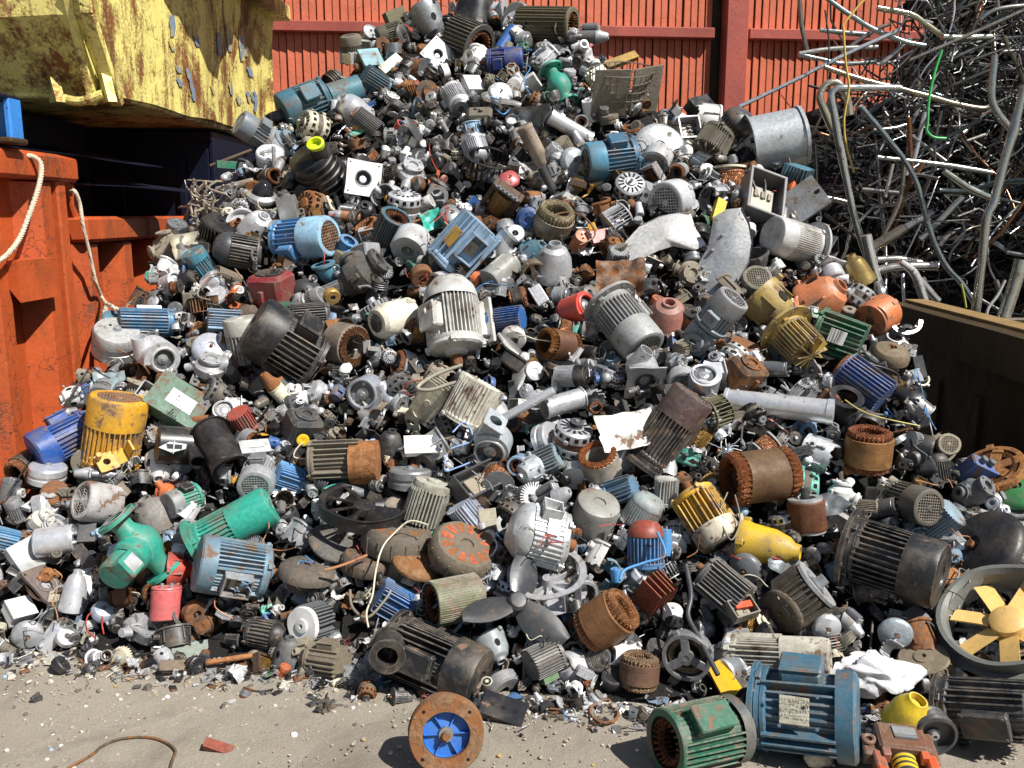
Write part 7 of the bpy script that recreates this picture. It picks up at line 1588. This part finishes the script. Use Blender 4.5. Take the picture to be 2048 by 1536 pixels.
proto('pulley', b_disc, .045, .11, style='pulley', w=1.5); proto('round cover', b_disc, .04, .12, style='lid', w=1.3, name='round_cover', cat='cover'); proto('bearing ring', b_disc, .035, .09, style='ring', w=1.6, name='ball_bearing', cat='bearing'); proto('finned drum', b_disc, .06, .12, style='finned', w=.9, name='cooling_drum', cat='drum'); proto('double disc', b_disc, .05, .11, style='cap', w=.9)
proto('junction box', b_box, .11, .08, w=1.2, knobs=2); proto('open box', b_box, .12, .09, opened=True, w=.9, name='open_box'); proto('holed plate box', b_box, .13, .08, W=.03, holes=2, w=.7, name='holed_plate', cat='plate')
for s in range(1, 7): proto('broken casting', b_broken, .09 + .01 * (s % 3), .13, seed=s, span=(110, 160, 230, 280)[s % 4], ribs=2 + s % 4, w=1.7)
proto('can', b_can, .11, .06, w=1.6); proto('coil', b_coil, .06, .055, w=.8, mats='paint'); proto('transformer', b_transformer, .09, .08, w=.9)
proto('stator', b_stator, .1, .11, w=.8); proto('rotor', b_rotor, .17, .075, w=1.); proto('gear', b_gear, .06, .09, w=.8)
proto('windowed end shield', b_window_shield, .035, .12, w=1.2); proto('fan cowl', b_cowl, .07, .11, w=1.0); proto('square flange', b_squareplate, .05, .11, w=1.0, can=True, canlen=.6); proto('cage wheel', b_wheel, .06, .1, w=.7); proto('fan blades', b_blades, .03, .17, k=4, w=.7, mat='plastic')
for s in (1, 2, 3, 5): proto('bent sheet', b_sheet, .17, .09, seed=s, curl=.5, crumple=.14, jag=.45, w=1.5, shape=('rect', 'tri', 'leaf', 'round')[s % 4])
proto('pipe stub', b_tube, .16, .045, wall=.84, w=1.2, neck=1); proto('rod', b_tube, .22, .018, ends='closed', w=1.2, name='steel_rod', cat='rod'); proto('elbow', b_elbow, .11, .09, w=.9); proto('wire tangle', b_bundle, .14, .1, k=14, thick=.017, w=1.0)
RECOL = set()
for t, *_ in PROTO:
    for p in t.parts:
        if tuple(round(x, 3) for x in p.color[:3]) == (.3, .3, .3): RECOL.add(p.name)
PAL = [('black', 'black', 22), ('dgrey', 'dark grey', 17), ('mgrey', 'grey', 11), ('grey', 'light grey', 12), ('lgrey', 'pale grey', 17), ('silver', 'silver', 22), ('white', 'white', 8), ('cream', 'cream', 4), ('tan', 'tan', 5), ('taupe', 'taupe', 6), ('rust', 'rusty', 3), ('brown', 'brown', 3), ('rorange', 'rust orange', 1.2), ('blue', 'blue', 2.2), ('lblue', 'pale blue', 3), ('teal', 'teal', 1.6), ('green', 'green', 1.2), ('mint', 'mint green', .7), ('yellow', 'yellow', 1.1), ('red', 'red', .9), ('dpink', 'dusty pink', .3), ('orange', 'orange', .8)]
FIN = dict(black=('plastic', 'paint'), dgrey=('plastic', 'paint', 'cast'), mgrey=('cast', 'paint'), grey=('cast', 'paint_worn', 'metal'), lgrey=('cast', 'metal', 'cast'), silver=('metal', 'cast', 'cast'), white=('paint', 'paint_clean'), cream=('paint',), tan=('dusty',), taupe=('dusty', 'cast'), rust=('rusty',), brown=('rusty', 'dusty'), rorange=('rusty',))
rf = random.Random(99)
def inside_hero(px, py, k):
    for hx, hy, a, b, ang, tilt, *_ in HEROES:
        dx, dy = px - hx, py - hy
        if abs(dx) > a * 1.2 or abs(dy) > a * 1.2: continue
        c, s = math.cos(R(ang)), math.sin(R(ang)); u = dx * c - dy * s; v = dx * s + dy * c; f = max(abs(math.sin(R(tilt))) , .0); ax = a * (1 - f) + b * f if False else a
        if (u / (a * k)) ** 2 + (v / (b * k)) ** 2 < 1: return True
    return False
LAND = [(h[0], h[1], h[6]) for h in HEROES if len(h[6].split()) <= 9 and not h[6].startswith('tiny')]
USED = {}
def rel(px, py, hx, hy):
    dx, dy = px - hx, py - hy
    if abs(dx) > abs(dy) * 1.3: return 'right of' if dx > 0 else 'left of'
    return 'below' if dy > 0 else 'above'
def landmark_label(px, py, head, group):
    near = sorted(LAND, key=lambda h: (h[0] - px) ** 2 + (h[1] - py) ** 2)[:16]
    for h in near:
        l = f'{head} {rel(px, py, h[0], h[1])} the {h[2]}'
        if len(l.split()) <= 16 and l not in USED: USED[l] = 1; return l
    near.sort(key=lambda h: len(h[2].split())); l = f'{head} {rel(px, py, near[0][0], near[0][1])} the {near[0][2]}'
    if len(l.split()) + 3 > 16: return l
    return f'{head} among the scrap {rel(px, py, near[0][0], near[0][1])} the {near[0][2]}'
FILL = []
def place_fill(px, py, size, sink, tries=1, foot=False):
    t, noun, cat, base, _, fm = rf.choices(PROTO, [p[4] for p in PROTO])[0]
    ck, cn, _ = rf.choices(PAL, [p[2] for p in PAL])[0]
    s0 = skin(px, py)
    p = s0 - (EYE - s0).normalized() * sink
    if foot: p = at_height(px, py, size * .3)
    q = Vector((rf.gauss(0, 1), rf.gauss(0, 1), rf.gauss(0, 1), )).normalized()
    if rf.random() < .5 and q.dot(EYE - p) < 0: q = -q
    rotm = q.to_track_quat('Z', 'Y').to_matrix().to_4x4() @ rot_z(rf.uniform(0, TAU)); sc = size / base
    M = Matrix.Translation(p) @ rotm @ Matrix.Diagonal((sc, sc * rf.uniform(.9, 1.1), sc * rf.uniform(.8, 1.2), 1))
    r, parts = copy_thing(t, M)
    fin = rf.choice(FIN.get(ck, ('paint', 'paint', 'paint_worn')))
    kv = rf.uniform(.7, 1.15); c = tuple(min(.9, v * kv) for v in K[ck])
    for o, src in zip(parts, t.parts):
        if src.name in RECOL:
            setcol(o, c)
            if src.material_slots[0].material.name in ('paint', 'cast', 'plastic', 'metal', 'paint_clean', 'rusty', 'dusty', 'lamination') and src.material_slots[0].material.name != fin:
                o.material_slots[0].link = 'OBJECT'; o.material_slots[0].material = MATS[fin]
    head = f'{"small" if size < .085 else "middling" if size < .125 else "larger"} {cn} {noun}'
    tag(r, landmark_label(px, py, head, None), cat, f'{noun}s scattered through the heap'); FILL.append((px, py, size * F / depth(p))); return r
def in_heap(px, py): return py > lerp_tab(CREST, px) + 6
PTS = []
def scatter(n, lo, hi, hk, sep, sink):
    made = tries = 0; loc = []
    while made < n and tries < n * 40:
        tries += 1; px, py = rf.uniform(-60, 2230), rf.uniform(-20, 1500)
        if not in_heap(px, py): continue
        s0 = skin(px, py)
        dd = depth(s0)
        if s0.z < .02 or rf.random() > (dd / 6.5) ** 2 * 1.1: continue
        size = rf.uniform(lo, hi) * (.8 + .22 * (dd - 2.8) / 2); ps = size * F / depth(s0)
        if inside_hero(px, py, hk): continue
        if any((px - a) ** 2 + (py - b) ** 2 < (sep * (ps + c) / 2) ** 2 for a, b, c in loc): continue
        loc.append((px, py, ps)); place_fill(px, py, size, sink(size)); made += 1
    return made
n1 = scatter(590, .10, .17, .78, .6, lambda s: s * rf.uniform(-.1, .35))
n2 = scatter(1330, .045, .095, .84, .48, lambda s: s * rf.uniform(-.6, .3))
# scrap along the foot of the heap, on the ground
for i in range(110):
    px = rf.uniform(-20, 2060); f0 = lerp_tab([(0, 1295), (300, 1320), (600, 1345), (750, 1380), (1000, 1400), (1300, 1410), (1500, 1440), (1750, 1430), (2048, 1440)], px); py = f0 + abs(rf.gauss(0, 22)) - 14
    if inside_hero(px, py, .9): continue
    place_fill(px, py, rf.uniform(.03, .075), 0, foot=True)
print('fillers', n1, n2, 'shared labels', len(FILL) - len(USED))
for t, *_ in PROTO:
    for p in t.parts: bpy.data.objects.remove(p)
    bpy.data.objects.remove(t.root)
# loose wires strewn over it
for i in range(60):
    while True:
        px, py = rf.uniform(60, 1960), rf.uniform(60, 1330)
        if in_heap(px, py + 10): break
    pts = [(px, py)]; a = rf.uniform(0, TAU)
    for q in range(rf.randint(3, 6)): a += rf.gauss(0, .9); pts.append((pts[-1][0] + 24 * math.cos(a), pts[-1][1] + 18 * math.sin(a)))
    pts = [(x, max(y, lerp_tab(CREST, x) + 12), .05 + rf.uniform(0, .09)) for x, y in pts]
    cn, c = rf.choice([('black', K['black']), ('black', K['black']), ('rusty', K['rust']), ('copper', K['copper']), ('pale', K['cream']), ('grey', K['grey']), ('blue', K['bblue']), ('red', K['red'])])
    cable(pts, rf.uniform(.8, 1.7), c, landmark_label(px, py, f'thin {cn} loose wire', None), .1, 'plastic', 'loose_wire', 'loose wires strewn over the heap', 5)
# fragments nobody could count
b = MB()
for i in range(4500):
    px, py = rf.uniform(-60, 2240), rf.uniform(-10, 1500)
    if not in_heap(px, py + 4): continue
    s0 = skin(px, py)
    if s0.z < .01: continue
    p = s0 - (EYE - s0).normalized() * rf.uniform(.0, .12); s = rf.uniform(.012, .04); q = Vector((rf.gauss(0, 1), rf.gauss(0, 1), rf.gauss(0, 1))).normalized().to_track_quat('Z', 'Y').to_matrix().to_4x4(); q.translation = p
    k = rf.random()
    if k < .5: b.box((0, 0, 0), (s * rf.uniform(.6, 2), s, s * rf.uniform(.15, .8)), None, q)
    elif k < .8: b.lathe([(0, -s * .5), (s * .5, -s * .5), (s * .5, s * .5), (0, s * .5)], 9, q)
    else: b.tube([q @ Vector((rf.uniform(-1, 1) * s, rf.uniform(-1, 1) * s, (j - 1.5) * s * 1.3)) for j in range(4)], s * .1, 5)
def m_frag():
    m = N('fragment_mix'); v = m.coords(False); vo = m.n('ShaderNodeTexVoronoi', _Scale=22); m.l(v, vo.inputs['Vector']); sep = m.n('ShaderNodeSeparateColor'); m.l(vo.outputs['Color'], sep.inputs[0])
    cr = m.n('ShaderNodeValToRGB'); m.l(sep.outputs[0], cr.inputs[0]); cr.color_ramp.interpolation = 'CONSTANT'; e = cr.color_ramp.elements; e[0].color = (.02, .02, .022, 1); e[1].position = .25; e[1].color = (.08, .08, .08, 1)
    for pos, c in ((.42, (.3, .3, .3)), (.6, (.55, .55, .55)), (.74, (.2, .09, .04)), (.84, (.16, .12, .08)), (.92, (.6, .57, .48)), (.97, (.08, .2, .4))): x = e.new(pos); x.color = (*c, 1)
    f = m.noise(v, 70, 4); m.out(m.mix(m.ramp(f, .45, .7, 0, .6), cr.outputs[0], (.1, .08, .06)), .5, .25); m.bump(f, .3)
m_frag()
o = obj('scrap_fragments', b, 'fragment_mix'); o['kind'] = 'stuff'; o['label'] = 'countless small scrap fragments between the bigger parts'
b = MB()
for i in range(900):
    px = rf.uniform(-40, 2090); py = lerp_tab([(0, 1300), (600, 1345), (1000, 1400), (1500, 1440), (2048, 1440)], px) + abs(rf.gauss(0, 26)) - 10; p = at_height(px, py, .006); s = rf.uniform(.008, .03)
    q = Matrix.Translation(p) @ rot_z(rf.uniform(0, 6)) @ rot_x(rf.uniform(-.5, .5)); k = rf.random()
    if k < .7: b.box((0, 0, 0), (s * rf.uniform(.6, 2), s, s * rf.uniform(.1, .6)), None, q)
    else: b.tube([q @ Vector((rf.uniform(-1, 1) * s, (j - 1.5) * s * 1.3, .004)) for j in range(4)], s * .1, 5)
o = obj('debris', b, 'fragment_mix'); o['kind'] = 'stuff'; o['label'] = 'crushed scrap crumbs spread along the foot of the heap'
# grit, flakes and pebbles on the yard
b = MB()
for i in range(2600):
    px = rf.uniform(-60, 2100); py = 1290 + abs(rf.gauss(0, 1)) * 60 if i < 1700 else rf.uniform(1290, 1560)
    p = at_height(px, py, .004)
    s = rf.choice([.002, .002, .003, .004, .005, .008]) * (1.5 if i < 900 else 1); q = Matrix.Translation(p) @ rot_z(rf.uniform(0, 6)) @ rot_x(rf.uniform(-.4, .4))
    b.lathe([(0, -s * .3), (s, -s * .2), (s * .8, s * .4), (0, s * .6)], 6, q)
def m_peb():
    m = N('grit'); v = m.coords(False); vo = m.n('ShaderNodeTexVoronoi', _Scale=40); m.l(v, vo.inputs['Vector']); sep = m.n('ShaderNodeSeparateColor'); m.l(vo.outputs['Color'], sep.inputs[0])
    cr = m.n('ShaderNodeValToRGB'); m.l(sep.outputs[0], cr.inputs[0]); cr.color_ramp.interpolation = 'CONSTANT'; e = cr.color_ramp.elements; e[0].color = (.34, .29, .22, 1); e[1].position = .45; e[1].color = (.14, .12, .1, 1)
    for pos, c in ((.65, (.5, .47, .42)), (.83, (.4, .33, .22)), (.91, (.75, .74, .72)), (.96, (.45, .3, .08)), (.985, (.3, .45, .6))): x = e.new(pos); x.color = (*c, 1)
    m.out(cr.outputs[0], .6)
m_peb()
o = obj('grit', b, 'grit'); o['kind'] = 'stuff'; o['label'] = 'grit, flakes and small pebbles scattered on the yard'
